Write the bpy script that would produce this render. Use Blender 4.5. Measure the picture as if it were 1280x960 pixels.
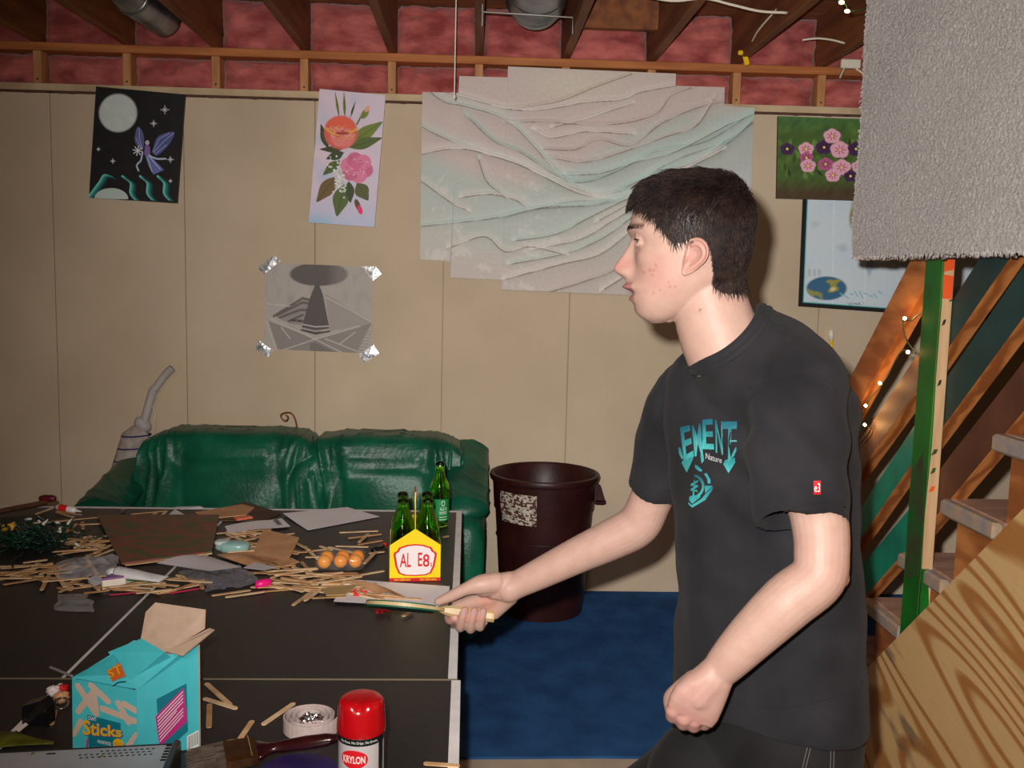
import bpy, math, random
import numpy as np
from math import sin, cos, pi, radians
from mathutils import Vector, Matrix
from mathutils.bvhtree import BVHTree

for o in list(bpy.data.objects): bpy.data.objects.remove(o)
SC = bpy.context.scene
COL = SC.collection
random.seed(7)
rng = np.random.default_rng(11)

# ------------------------------------------------------------------ camera
FP, PITCH, ROLL, YAW, CH, WD = 1191., .110, .023, .038, 1.547, 4.597
aF = np.array([sin(YAW)*cos(PITCH), cos(YAW)*cos(PITCH), -sin(PITCH)])
aR0 = np.array([cos(YAW), -sin(YAW), 0.]); aU0 = np.cross(aR0, aF)
aR = cos(ROLL)*aR0 + sin(ROLL)*aU0
aU = -sin(ROLL)*aR0 + cos(ROLL)*aU0
C0 = np.array([0, 0, CH])
cam_d = bpy.data.cameras.new('camera'); cam = bpy.data.objects.new('camera', cam_d); COL.objects.link(cam)
cam_d.sensor_width = 36; cam_d.lens = FP/1280*36; cam_d.clip_start = .02
cam.matrix_world = Matrix(((aR[0], aU[0], -aF[0], 0), (aR[1], aU[1], -aF[1], 0), (aR[2], aU[2], -aF[2], CH), (0, 0, 0, 1)))
SC.camera = cam

# ------------------------------------------------------------------ world, light, exposure
wd = bpy.data.worlds.new('world'); SC.world = wd; wd.use_nodes = True
wd.node_tree.nodes['Background'].inputs[0].default_value = (.9, .75, .6, 1)
wd.node_tree.nodes['Background'].inputs[1].default_value = .05
SC.view_settings.view_transform = 'Standard'; SC.view_settings.look = 'None'
SC.view_settings.gamma = 1; SC.view_settings.exposure = 0.0
FLASH_E, FILL_E = 93., 50.
def light(name, kind, loc, energy, color=(1, 1, 1), **kw):
    d = bpy.data.lights.new(name, kind); d.energy = energy; d.color = color
    for k, v in kw.items(): setattr(d, k, v)
    o = bpy.data.objects.new(name, d); o.location = loc; COL.objects.link(o); return o
# the camera's own flash, up and left of the lens
fl = light('camera_flash', 'SPOT', (-.036, .02, CH+.045), FLASH_E, (1, .965, .93), spot_size=radians(98), spot_blend=1.0, shadow_soft_size=.012)
fl.rotation_euler = Vector((.24, 1, -.08)).to_track_quat('-Z', 'Y').to_euler()
fl.data.use_nodes = True
_nt = fl.data.node_tree; _em = _nt.nodes['Emission']; _lf = _nt.nodes.new('ShaderNodeLightFalloff')
_lf.inputs['Strength'].default_value = 1.0; _nt.links.new(_lf.outputs['Linear'], _em.inputs['Strength'])
# added warm fill behind the photographer, no lamp known; lifts table tops and shadows
light('added_fill', 'POINT', (-.3, -.5, 2.2), FILL_E, (1, .84, .66), shadow_soft_size=.25)

# ------------------------------------------------------------------ pixel rays -> points in the room
def ray(x, y): return aF + (x-640)/FP*aR - (y-480)/FP*aU
def pY(x, y, Y): d = ray(x, y); return C0 + d*(Y/d[1])
def pX(x, y, X): d = ray(x, y); return C0 + d*(X/d[0])
def pZ(x, y, Z): d = ray(x, y); return C0 + d*((Z-CH)/d[2])
def pN(x, y, P0, n): d = ray(x, y); return C0 + d*(np.dot(P0-C0, n)/np.dot(d, n))

# ------------------------------------------------------------------ materials
def lin(c):
    c = np.asarray(c, float)/255.
    return np.where(c <= .04045, c/12.92, ((c+.055)/1.055)**2.4)
def alb(r, g, b, E=1.): return tuple(np.clip(lin((r, g, b))/E, 0, .9))
MATS = {}
def mat(name, c1, c2=None, scale=20., rough=.6, metal=0., bump=0., bscale=None, stretch=(1, 1, 1), trans=0., ior=1.45,
        emit=None, estr=0., coat=0., sss=0., attr=None, detail=4., lo=.35, hi=.65, spec=.5, alpha=1., wave=False, dist=4., sheen=0.):
    if name in MATS: return MATS[name]
    m = bpy.data.materials.new(name); m.use_nodes = True; nt = m.node_tree; N = nt.nodes; L = nt.links
    b = N['Principled BSDF']; I = b.inputs
    I['Roughness'].default_value = rough; I['Metallic'].default_value = metal; I['IOR'].default_value = ior
    I['Transmission Weight'].default_value = trans; I['Coat Weight'].default_value = coat
    I['Specular IOR Level'].default_value = spec; I['Alpha'].default_value = alpha
    I['Sheen Weight'].default_value = sheen
    if sss: I['Subsurface Weight'].default_value = sss; I['Subsurface Radius'].default_value = (.012, .005, .003); I['Subsurface Scale'].default_value = 1
    I['Base Color'].default_value = (*c1, 1)
    tc = N.new('ShaderNodeTexCoord'); mp = N.new('ShaderNodeMapping'); mp.inputs['Scale'].default_value = stretch
    L.new(tc.outputs['Object'], mp.inputs['Vector'])
    out = None
    if c2 is not None or attr:
        if wave:
            nz = N.new('ShaderNodeTexWave'); nz.inputs['Scale'].default_value = scale; nz.inputs['Distortion'].default_value = dist
            nz.inputs['Detail'].default_value = detail; nz.inputs['Detail Scale'].default_value = 1.2; fac = nz.outputs['Fac']
        else:
            nz = N.new('ShaderNodeTexNoise'); nz.inputs['Scale'].default_value = scale; nz.inputs['Detail'].default_value = detail; fac = nz.outputs['Fac']
        L.new(mp.outputs[0], nz.inputs['Vector'])
        mr = N.new('ShaderNodeMapRange'); mr.inputs['From Min'].default_value = lo; mr.inputs['From Max'].default_value = hi
        L.new(fac, mr.inputs['Value'])
        mx = N.new('ShaderNodeMix'); mx.data_type = 'RGBA'; L.new(mr.outputs[0], mx.inputs['Factor'])
        if attr:
            at = N.new('ShaderNodeAttribute'); at.attribute_name = attr
            L.new(at.outputs['Color'], mx.inputs['A'])
            m2 = N.new('ShaderNodeMix'); m2.data_type = 'RGBA'; m2.blend_type = 'MULTIPLY'; m2.inputs['Factor'].default_value = 1
            L.new(at.outputs['Color'], m2.inputs['A']); m2.inputs['B'].default_value = (*(c2 or (.9, .9, .9)), 1)
            L.new(m2.outputs['Result'], mx.inputs['B'])
        else:
            mx.inputs['A'].default_value = (*c1, 1); mx.inputs['B'].default_value = (*c2, 1)
        L.new(mx.outputs['Result'], I['Base Color'])
    if bump:
        n2 = N.new('ShaderNodeTexNoise'); n2.inputs['Scale'].default_value = bscale or scale; n2.inputs['Detail'].default_value = 6
        L.new(mp.outputs[0], n2.inputs['Vector'])
        bp = N.new('ShaderNodeBump'); bp.inputs['Strength'].default_value = 1; bp.inputs['Distance'].default_value = bump
        L.new(n2.outputs['Fac'], bp.inputs['Height']); L.new(bp.outputs[0], I['Normal'])
    if emit: I['Emission Color'].default_value = (*emit, 1); I['Emission Strength'].default_value = estr
    MATS[name] = m; return m

# ------------------------------------------------------------------ mesh helpers: each returns (verts Nx3, faces)
class MB:
    def __init__(s): s.v = []; s.f = []; s.n = 0; s.mi = []
    def add(s, vf, mi=0):
        v, f = vf; v = np.asarray(v, float)
        s.v.append(v); s.f += [tuple(i+s.n for i in q) for q in f]; s.mi += [mi]*len(f); s.n += len(v); return s
    def get(s): return np.concatenate(s.v), s.f
def join(*vfs):
    m = MB()
    for q in vfs: m.add(q)
    return m.get()
BOXF = [(0, 3, 2, 1), (4, 5, 6, 7), (0, 1, 5, 4), (1, 2, 6, 5), (2, 3, 7, 6), (3, 0, 4, 7)]
def box(x0, x1, y0, y1, z0, z1):
    return np.array([(x0, y0, z0), (x1, y0, z0), (x1, y1, z0), (x0, y1, z0), (x0, y0, z1), (x1, y0, z1), (x1, y1, z1), (x0, y1, z1)]), BOXF
def rbox(x0, x1, y0, y1, z0, z1, b=.004):
    """box with chamfered edges"""
    def r(i, z):
        X0, X1, Y0, Y1 = x0+i, x1-i, y0+i, y1-i
        return [(X0+b, Y0, z), (X1-b, Y0, z), (X1, Y0+b, z), (X1, Y1-b, z), (X1-b, Y1, z), (X0+b, Y1, z), (X0, Y1-b, z), (X0, Y0+b, z)]
    return lofted([r(b*.9, z0), r(0, z0+b), r(0, z1-b), r(b*.9, z1)])
def lofted(rings, cap=True, closed=True):
    rings = [np.asarray(r, float) for r in rings]; n = len(rings[0]); v = np.concatenate(rings); f = []
    m = n if closed else n-1
    for i in range(len(rings)-1):
        for j in range(m):
            k = (j+1) % n; f.append((i*n+j, i*n+k, (i+1)*n+k, (i+1)*n+j))
    if cap: f.append(tuple(range(n))[::-1]); f.append(tuple(range((len(rings)-1)*n, len(rings)*n)))
    return v, f
def tube(pts, r, seg=8, cap=True, ref=None, flat=1.):
    P = np.asarray(pts, float); n = len(P); r = np.full(n, r) if np.isscalar(r) else np.asarray(r, float)
    T = np.gradient(P, axis=0); T /= np.linalg.norm(T, axis=1)[:, None]+1e-12
    a = np.array(ref if ref is not None else ((0, 0, 1) if abs(T[0][2]) < .9 else (1, 0, 0)), float)
    rings = []; t = np.arange(seg)*2*pi/seg
    for i in range(n):
        a = a - T[i]*np.dot(a, T[i]); a /= np.linalg.norm(a)+1e-12; b = np.cross(T[i], a)
        rings.append(P[i]+r[i]*(np.cos(t)[:, None]*a*flat+np.sin(t)[:, None]*b))
    return lofted(rings, cap)
def smooth_path(pts, n=8):
    P = np.asarray(pts, float); out = []
    Q = np.vstack([2*P[0]-P[1], P, 2*P[-1]-P[-2]])
    for i in range(1, len(Q)-2):
        for k in range(n):
            t = k/n; p0, p1, p2, p3 = Q[i-1], Q[i], Q[i+1], Q[i+2]
            out.append(.5*((2*p1)+(-p0+p2)*t+(2*p0-5*p1+4*p2-p3)*t*t+(-p0+3*p1-3*p2+p3)*t**3))
    out.append(P[-1]); return np.array(out)
def chain(pts, rad, seg=16, n=6):
    """smooth tapering limb with rounded ends"""
    P = smooth_path(pts, n); R = smooth_path(np.asarray(rad, float)[:, None], n)[:, 0]
    d0 = P[0]-P[1]; d0 /= np.linalg.norm(d0); d1 = P[-1]-P[-2]; d1 /= np.linalg.norm(d1)
    h = [(.97, .26), (.8, .6), (.5, .87), (.25, .97)]
    pre = [P[0]+d0*R[0]*a for a, b in h]; prer = [R[0]*b for a, b in h]
    post = [P[-1]+d1*R[-1]*a for a, b in h[::-1]]; postr = [R[-1]*b for a, b in h[::-1]]
    return tube(np.vstack([pre, P, post]), np.concatenate([prer, R, postr]), seg)
def lathe(prof, seg=32, c=(0, 0, 0), cap=True):
    t = np.arange(seg)*2*pi/seg
    return lofted([np.stack([c[0]+r*np.cos(t), c[1]+r*np.sin(t), np.full(seg, c[2]+z)], 1) for r, z in prof], cap)
def sphere(c, r, seg=20, rings=12):
    r = np.array([r]*3 if np.isscalar(r) else r, float)
    R = []; t = np.arange(seg)*2*pi/seg
    for i in range(rings+1):
        a = -pi/2 + pi*i/rings; a = max(min(a, pi/2-.03), -pi/2+.03)
        R.append(np.stack([c[0]+r[0]*cos(a)*np.cos(t), c[1]+r[1]*cos(a)*np.sin(t), np.full(seg, c[2]+r[2]*sin(a))], 1))
    return lofted(R)
def prism(pts, d):
    """closed polygon (3D points) extruded along vector d"""
    P = np.asarray(pts, float); n = len(P); v = np.vstack([P, P+np.asarray(d, float)])
    return v, [tuple(range(n))[::-1], tuple(range(n, 2*n))]+[(i, (i+1) % n, n+(i+1) % n, n+i) for i in range(n)]
def gridf(nu, nv):
    return [(i*nv+j, (i+1)*nv+j, (i+1)*nv+j+1, i*nv+j+1) for i in range(nu-1) for j in range(nv-1)]
def xf(vf, M):
    v, f = vf; v = np.asarray(v); M = np.asarray(M); return v@M[:3, :3].T+M[:3, 3], f
def frame(o, x, y, z):
    M = np.eye(4); M[:3, 0] = x; M[:3, 1] = y; M[:3, 2] = z; M[:3, 3] = o; return M
def snoise(P, f, seed, k=10):
    """smooth noise as a sum of random waves"""
    g = np.random.default_rng(seed); s = np.zeros(len(P))
    for i in range(k):
        d = g.normal(size=3); d /= np.linalg.norm(d); s += np.sin(P@(d*f*g.uniform(.6, 1.6)*6.28)+g.uniform(0, 6.28))
    return s/math.sqrt(k)

# ------------------------------------------------------------------ objects
BASE = {}
def thing(name, label, cat, loc, group=None, kind=None):
    o = bpy.data.objects.new(name, None); COL.objects.link(o); o.location = tuple(map(float, loc)); o.empty_display_size = .05
    tagit(o, label, cat, group, kind); BASE[o.name] = np.array(loc, float); return o
def tagit(o, label=None, cat=None, group=None, kind=None):
    if label: o['label'] = label
    if cat: o['category'] = cat
    if group: o['group'] = group
    if kind: o['kind'] = kind
    return o
def obj(name, vf, m, parent=None, smooth=False, colors=None, mi=None, label=None, cat=None, group=None, kind=None, origin=None):
    v, f = vf; v = np.asarray(v, float)
    me = bpy.data.meshes.new(name)
    if parent is not None: b = BASE[parent.name]
    elif origin is not None: b = np.array(origin, float)
    else: b = np.array([(v[:, 0].min()+v[:, 0].max())/2, (v[:, 1].min()+v[:, 1].max())/2, v[:, 2].min()])
    me.from_pydata((v-b).tolist(), [], [tuple(int(i) for i in q) for q in f])
    ms = m if isinstance(m, (list, tuple)) else [m]
    for q in ms: me.materials.append(q)
    if mi is not None: me.polygons.foreach_set('material_index', np.asarray(mi, np.int32))
    if smooth: me.polygons.foreach_set('use_smooth', np.ones(len(f), bool))
    if colors is not None:
        a = me.color_attributes.new('col', 'FLOAT_COLOR', 'POINT')
        c4 = np.ones((len(v), 4), np.float32); c4[:, :3] = colors; a.data.foreach_set('color', c4.ravel())
    me.update()
    import bmesh
    if len(f) < 60000 and colors is None:
        bm = bmesh.new(); bm.from_mesh(me); bmesh.ops.recalc_face_normals(bm, faces=bm.faces); bm.to_mesh(me); bm.free()
    o = bpy.data.objects.new(name, me); COL.objects.link(o)
    if parent is not None: o.parent = parent; BASE[o.name] = b
    else: o.location = tuple(b); BASE[o.name] = b
    tagit(o, label, cat, group, kind); return o
def auto_smooth(o, ang=35):
    me = o.data; me.polygons.foreach_set('use_smooth', np.ones(len(me.polygons), bool))
    import bmesh
    bm = bmesh.new(); bm.from_mesh(me)
    for e in bm.edges:
        if len(e.link_faces) == 2 and e.calc_face_angle(0) > radians(ang): e.smooth = False
    bm.to_mesh(me); bm.free(); return o
def child_copy(src, parent, loc=(0, 0, 0), rot=(0, 0, 0)):
    c = src.copy(); COL.objects.link(c); c.parent = parent; c.location = loc; c.rotation_euler = rot; return c
def fuse(parts, voxel, it=3, fac=.5):
    """one continuous skin over overlapping closed shapes"""
    v, f = join(*parts)
    me = bpy.data.meshes.new('tmp'); me.from_pydata(v.tolist(), [], f); o = bpy.data.objects.new('tmp', me); COL.objects.link(o)
    import bmesh
    bm = bmesh.new(); bm.from_mesh(me); bmesh.ops.recalc_face_normals(bm, faces=bm.faces); bm.to_mesh(me); bm.free()
    r = o.modifiers.new('r', 'REMESH'); r.mode = 'VOXEL'; r.voxel_size = voxel; r.adaptivity = 0
    if it:
        s = o.modifiers.new('s', 'SMOOTH'); s.factor = fac; s.iterations = it
    dg = bpy.context.evaluated_depsgraph_get(); ev = o.evaluated_get(dg); m2 = ev.to_mesh()
    n = len(m2.vertices); V = np.empty(n*3); m2.vertices.foreach_get('co', V); V = V.reshape(-1, 3).copy()
    F = [tuple(p.vertices) for p in m2.polygons]
    ev.to_mesh_clear(); bpy.data.objects.remove(o); bpy.data.meshes.remove(me)
    return V, F
def vnormals(V, F):
    F4 = np.array([q if len(q) == 4 else (*q, q[-1]) for q in F])
    n = np.cross(V[F4[:, 2]]-V[F4[:, 0]], V[F4[:, 3]]-V[F4[:, 1]])
    N = np.zeros_like(V)
    for k in range(4): np.add.at(N, F4[:, k], n)
    return N/(np.linalg.norm(N, axis=1)[:, None]+1e-12)

# lettering: a text set in the built-in font, normalised to the unit square
def glyphs(s, res=3, bold=0.):
    cu = bpy.data.curves.new('t', 'FONT'); cu.body = s; cu.resolution_u = res; cu.offset = bold; o = bpy.data.objects.new('t', cu); COL.objects.link(o)
    dg = bpy.context.evaluated_depsgraph_get(); me = bpy.data.meshes.new_from_object(o.evaluated_get(dg))
    v = np.array([x.co[:] for x in me.vertices]); f = [tuple(p.vertices) for p in me.polygons]
    bpy.data.objects.remove(o); bpy.data.meshes.remove(me); bpy.data.curves.remove(cu)
    v = v[:, :2]; mn, mxx = v.min(0), v.max(0); return (v-mn)/(mxx-mn), f
def quadmap(uv, bl, br, tl, tr):
    u = uv[:, :1]; w = uv[:, 1:2]; bl, br, tl, tr = map(np.asarray, (bl, br, tl, tr))
    return (1-u)*(1-w)*bl+u*(1-w)*br+(1-u)*w*tl+u*w*tr
def textq(s, bl, br, tl, tr, bold=0.):
    uv, f = glyphs(s, 3, bold); return quadmap(uv, bl, br, tl, tr), f

# flat print: colours worked out on a fine grid of the printed surface, in the picture's own coordinates
class Print:
    def __init__(s, corners, res, base):
        """corners tl,tr,br,bl in drawing units; res samples per unit"""
        tl, tr, br, bl = [np.array(c, float) for c in corners]
        nu = max(2, int(np.linalg.norm(tr-tl)*res)); nv = max(2, int(np.linalg.norm(bl-tl)*res)); s.nu, s.nv = nu, nv
        u, w = np.meshgrid(np.linspace(0, 1, nu), np.linspace(0, 1, nv), indexing='ij'); s.u = u.ravel(); s.w = w.ravel()
        U = s.u[:, None]; W = s.w[:, None]
        s.p = (1-U)*(1-W)*tl+U*(1-W)*tr+U*W*br+(1-U)*W*bl
        s.c = np.tile(lin(base), (nu*nv, 1)); s.h = np.zeros(nu*nv)
    def mix(s, a, col): a = np.clip(a, 0, 1)[:, None]; s.c = s.c*(1-a)+lin(col)*a
    def inside(s, pts):
        P = np.asarray(pts, float); x, y = s.p[:, 0], s.p[:, 1]; r = np.zeros(len(x), bool); j = len(P)-1
        for i in range(len(P)):
            c = ((P[i, 1] > y) != (P[j, 1] > y)) & (x < (P[j, 0]-P[i, 0])*(y-P[i, 1])/(P[j, 1]-P[i, 1]+1e-12)+P[i, 0]); r ^= c; j = i
        return r
    def poly(s, pts, col, a=1.): s.mix(s.inside(pts)*a, col)
    def dist(s, pts):
        P = np.asarray(pts, float); d = np.full(len(s.p), 1e9)
        for a, b in zip(P[:-1], P[1:]):
            ab = b-a; t = np.clip(((s.p-a)@ab)/(ab@ab+1e-12), 0, 1); d = np.minimum(d, np.linalg.norm(s.p-a-t[:, None]*ab, axis=1))
        return d
    def line(s, pts, w, col, a=1., curve=False, soft=.5):
        if curve: pts = smooth_path(pts, 8)
        s.mix(np.clip((w-s.dist(pts))/soft+.5, 0, 1)*a, col)
    def ell(s, cx, cy, rx, ry, col, rot=0, a=1., soft=.12):
        x = s.p[:, 0]-cx; y = s.p[:, 1]-cy; c, n = cos(rot), sin(rot); q = np.sqrt(((x*c+y*n)/rx)**2+((-x*n+y*c)/ry)**2)
        s.mix(np.clip((1-q)/soft+.5, 0, 1)*a, col); return q
    def noise(s, f, seed, amp, col=None):
        P = np.c_[s.p, np.zeros(len(s.p))]; n = snoise(P, f, seed, 14)
        if col is None: s.c = np.clip(s.c*(1+amp*n[:, None]), 0, 1)
        else: s.mix(np.clip(n*amp, 0, 1), col)
    def text(s, t, x0, y0, x1, y1, col):
        uv, f = glyphs(t, 2)
        q = np.c_[x0+uv[:, 0]*(x1-x0), y1-uv[:, 1]*(y1-y0)]
        m = np.zeros(len(s.p), bool)
        for g in f: m |= s.inside(q[list(g)])
        s.mix(m*1., col)
    def build(s, name, place, thick, m, E, side=(60, 50, 40), relief=0., **kw):
        """place(px,py)->3D front point; thick: vector to the back"""
        k = [place(*q) for q in (s.p[0], s.p[(s.nu-1)*s.nv], s.p[-1], s.p[s.nv-1])]
        U = s.u[:, None]; W = s.w[:, None]
        v = (1-U)*(1-W)*k[0]+U*(1-W)*k[1]+U*W*k[2]+(1-U)*W*k[3]; th = np.array(thick, float)
        v = v - th/np.linalg.norm(th)*(s.h*relief)[:, None]
        f = gridf(s.nu, s.nv); n0 = len(v)
        bx = np.array(k+[q+th for q in k]); v = np.vstack([v, bx])
        f = f+[tuple(n0+i for i in q) for q in ((4, 5, 6, 7), (0, 1, 5, 4), (1, 2, 6, 5), (2, 3, 7, 6), (3, 0, 4, 7))]
        col = np.vstack([s.c/E, np.tile(lin(side)/E, (8, 1))])
        return obj(name, (v, f), m, colors=np.clip(col, 0, .95), **kw)
# ================================================================== the room
WY = WD
M_wall = mat('painted_concrete', alb(170, 153, 131, .62), alb(160, 143, 121, .62), 2.2, .75, bump=.0015, bscale=9, detail=8)
M_strip = mat('sill_paint', alb(172, 152, 122, .62), alb(150, 128, 100, .62), 6, .7, bump=.001)
M_joist = mat('joist_wood', alb(120, 70, 36, .7), alb(88, 46, 22, .7), 3, .7, stretch=(6, .7, 6), bump=.001, detail=6)
M_plate = mat('plate_wood', alb(150, 92, 48, .55), alb(120, 68, 32, .55), 4, .65, stretch=(.6, 6, 6), detail=6)
M_stud = mat('stud_wood', alb(165, 118, 76, .6), alb(140, 94, 58, .6), 5, .65, stretch=(6, 6, .7))
M_pink = mat('pink_insulation', alb(170, 92, 86, .66), alb(122, 50, 48, .66), 9, .95, bump=.012, bscale=22, stretch=(.7, 1, 1.6), detail=10, sheen=.3)
M_carpet = mat('blue_carpet', alb(31, 62, 98, .34), alb(25, 50, 83, .34), 7, .95, bump=.006, bscale=420, detail=3, spec=.1)
M_plain = mat('basement_wall', alb(165, 148, 124, .7), alb(150, 134, 110, .7), 2, .8)

fl_ = obj('floor', box(-3.6, 3.4, -3.2, 5.2, -.05, 0), mat('concrete_floor', alb(158, 142, 122, .6), alb(138, 122, 104, .6), 5, .8, bump=.001, detail=8), kind='structure')
YC = pZ(700, 949, 0)[1]
ce = [(-3.55, YC), (-1.0, YC+.01), (.0, YC-.005), (.4, YC+.004), (1.02, YC), (1.02, 4.59), (-3.55, 4.59)]
obj('floor_carpet', prism([(x, y, .0003) for x, y in ce], (0, 0, .009)), M_carpet, label='dark blue carpet on the floor between table, sofa and stairs', cat='carpet')
obj('floor_carpet', prism([(1.02, YC+.003, .0003), (3.35, YC+.003, .0003), (3.35, 4.59, .0003), (1.02, 4.59, .0003)], (0, 0, .009)), M_carpet, label='dark blue carpet strip on the floor behind the stair boards', cat='carpet')
for nm, bb in (('wall_left', (-3.7, -3.6, -3.2, 5.2, 0, 2.85)), ('wall_right', (3.4, 3.5, -3.2, 5.2, 0, 2.85)), ('wall_front', (-3.7, 3.5, -3.3, -3.2, 0, 2.85))):
    obj(nm, box(*bb), M_plain, kind='structure')
wall = obj('wall_back', box(-3.6, 3.4, WY+.012, WY+.3, 0, 2.349), M_plain, kind='structure')
xs0 = pY(231, 300, WY)[0]
k = -6
while xs0+k*.61 < 3.4:
    a, b = max(xs0+k*.61+.0012, -3.6), min(xs0+(k+1)*.61-.0012, 3.4)
    if b > a+.02:
        j = .0016*((k*7) % 3)
        P_ = rbox(a, b, WY+j*.5, WY+.02, 0, 2.352, .0025)
        obj('panel', P_, M_wall, wall)
    k += 1
# the ragged lip of paint below the sill, and the painted sill
rag = [(x, 2.352+.003*sin(x*37)+.002*sin(x*91)) for x in np.arange(-3.6, 3.4, .03)]
obj('sill_plate', box(-3.6, 3.4, WY-.006, WY+.1, 2.36, 2.393), M_strip, wall)
obj('sill_seal', prism([(x, WY-.008, z) for x, z in rag]+[(3.4, WY-.008, 2.362), (-3.6, WY-.008, 2.362)], (0, .1, 0)), mat('sill_seal_dark', alb(74, 50, 40, .6), rough=.9), wall)
JX = [-2.045+.4064*i for i in range(-4, 14)]
JX = [x for x in JX if -3.6 < x < 3.35]
for x in JX:
    obj('stud', rbox(x-.019, x+.019, WY-.004, WY+.09, 2.393, 2.540, .002), M_stud, wall)
for x in JX:
    obj('nail', box(x-.004, x+.004, WY-.006, WY, 2.408, 2.416), mat('nail_dark2', (.05, .03, .02), rough=.5), wall)
obj('top_plate', rbox(-3.6, 3.4, WY-.010, WY+.14, 2.540, 2.577, .003), M_plate, wall)
def batt(x0, x1, z0, z1, y, seed):
    nu, nv = 22, 14
    u, w = np.meshgrid(np.linspace(0, 1, nu), np.linspace(0, 1, nv), indexing='ij'); u = u.ravel(); w = w.ravel()
    P = np.c_[x0+u*(x1-x0), np.full(len(u), y), z0+w*(z1-z0)]
    e = np.minimum(np.minimum(u, 1-u)*4, np.minimum(w, 1-w)*3).clip(0, 1)**.5
    P[:, 1] += .03-.045*e+.008*snoise(P, 9, seed)+.004*snoise(P, 26, seed+1)
    n = len(P); back = P.copy(); back[:, 1] = y+.09
    f = gridf(nu, nv); v = np.vstack([P, back]); f += [tuple(n+i for i in q)[::-1] for q in gridf(nu, nv)]
    rim = [i*nv for i in range(nu)]+[(nu-1)*nv+j for j in range(1, nv)]+[i*nv+nv-1 for i in range(nu-2, -1, -1)]+[j for j in range(nv-2, 0, -1)]
    f += [(rim[i], rim[(i+1) % len(rim)], n+rim[(i+1) % len(rim)], n+rim[i]) for i in range(len(rim))]
    return v, f
for i, (a, b) in enumerate(zip(JX[:-1], JX[1:])):
    obj('insulation_batt', batt(a+.020, b-.020, 2.394, 2.539, WY+.045, 50+i*3), M_pink, wall, smooth=True)
    obj('insulation_batt', batt(a+.020, b-.020, 2.578, 2.808, WY+.03, 150+i*3), M_pink, wall, smooth=True)
ceil = obj('ceiling', box(-3.7, 3.5, -3.3, 5.2, 2.812, 2.86), mat('subfloor', alb(120, 76, 44, .6), alb(96, 56, 30, .6), 5, .8, stretch=(1, 4, 1)), kind='structure')
for i, x in enumerate(JX):
    obj('joist', rbox(x-.019, x+.019, -3.1, WY+.14, 2.578, 2.811, .003), M_joist, ceil)
for a, y in ((2, 4.15), (9, 4.35), (10, 3.2), (12, 4.3)):
    obj('blocking', rbox(JX[a]+.02, JX[a+1]-.02, y, y+.038, 2.66, 2.81, .003), M_joist, ceil)

# ------------------------------------------------------------------ ducts, cables and lamps among the joists
M_galv = mat('galvanised_metal', (.32, .33, .33), (.2, .2, .21), 12, .38, metal=.9, bump=.0006, bscale=30)
def duct(name, label, path, r, ring_at):
    t = thing(name, label, 'duct', path[0])
    obj('pipe', tube(smooth_path(path, 6), r, 28), M_galv, t, smooth=True)
    for q, d in ring_at:
        q = np.array(q, float); d = np.array(d, float); d /= np.linalg.norm(d)
        obj('seam_ring', tube([q-d*.012, q, q+d*.012], [r+.001, r+.006, r+.001], 28), M_galv, t, smooth=True)
    return t
dx = pY(668, 20, 4.05)[0]
t = duct('heating_duct', 'round metal heating duct elbow hanging between ceiling joists above the tall centre canvas', [(dx, 3.0, 2.73), (dx, 3.5, 2.725), (dx, 3.86, 2.70), (dx, 3.98, 2.665)], .122,
         [((dx, 3.62, 2.722), (0, 1, 0)), ((dx, 3.9, 2.695), (0, 1, -.3))])
obj('end_collar', tube([(dx, 3.97, 2.668), (dx, 4.03, 2.645), (dx, 4.06, 2.635)], [.12, .10, .03], 28), M_galv, t, smooth=True)
h0, h1 = pY(603, 15, 3.75), pY(716, 22, 3.75)
M_wire = mat('hanger_wire', (.35, .33, .3), rough=.4, metal=.8)
tw = thing('wire_hanger', 'thin bent wire strap carrying the round duct between joists', 'hanger', h0)
obj('strap', tube([h0+(0, 0, .05), h0+(0, 0, -.05), h0, h1, h1+(0, 0, -.06)], .0035, 6), M_wire, tw)
dl = [pY(140, -40, 3.9), pY(165, -5, 4.05), pY(192, 14, 4.2), pY(205, 24, 4.3)]
duct('heating_duct', 'dark round duct end tucked between joists above the moon painting', dl, .075, [(dl[1], dl[2]-dl[1])])
M_cable = mat('white_cable', alb(205, 196, 178, .8), rough=.5)
def cable(label, pts, r=.005, y=None, m=M_cable, cat='cable', name='electric_cable'):
    return obj(name, tube(smooth_path([pY(*p) for p in pts], 6), r, 8), m, smooth=True, label=label, cat=cat)
cable('white cable sagging under the joists at the top edge right of the duct', [(790, -8, 3.6), (840, 1, 3.6), (880, -2, 3.6), (915, 6, 3.6), (950, 14, 3.6), (984, 16, 3.6)])
cable('pale cable running diagonally down a joist to the yellow tape', [(986, -4, 3.9), (965, 18, 4.0), (948, 38, 4.15), (940, 52, 4.3)], .004)
cable('short white cable stub crossing a joist near the carpet', [(1003, 50, 4.18), (1022, 48, 4.17), (1040, 50, 4.18), (1056, 54, 4.19)], .0045)
obj('yellow_tape', join(xf(rbox(-.012, .012, -.006, .006, -.035, .03), frame(pY(932, 72, 4.45), (.95, 0, .3), (0, 1, 0), (-.3, 0, .95))), rbox(*[c for p in [pY(928, 66, 4.45)] for c in (p[0]-.02, p[0]+.004, p[1]-.008, p[1]+.008, p[2]-.01, p[2]+.01)])),
    mat('yellow_plastic', alb(205, 160, 20, .6), rough=.4), label='yellow tape wrapped around a cable end by the joist', cat='tape')
tb = thing('cable_bracket', 'small pale bracket with wires fixed under the joist beside the grey carpet', 'bracket', pY(1066, 82, 4.4))
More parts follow.
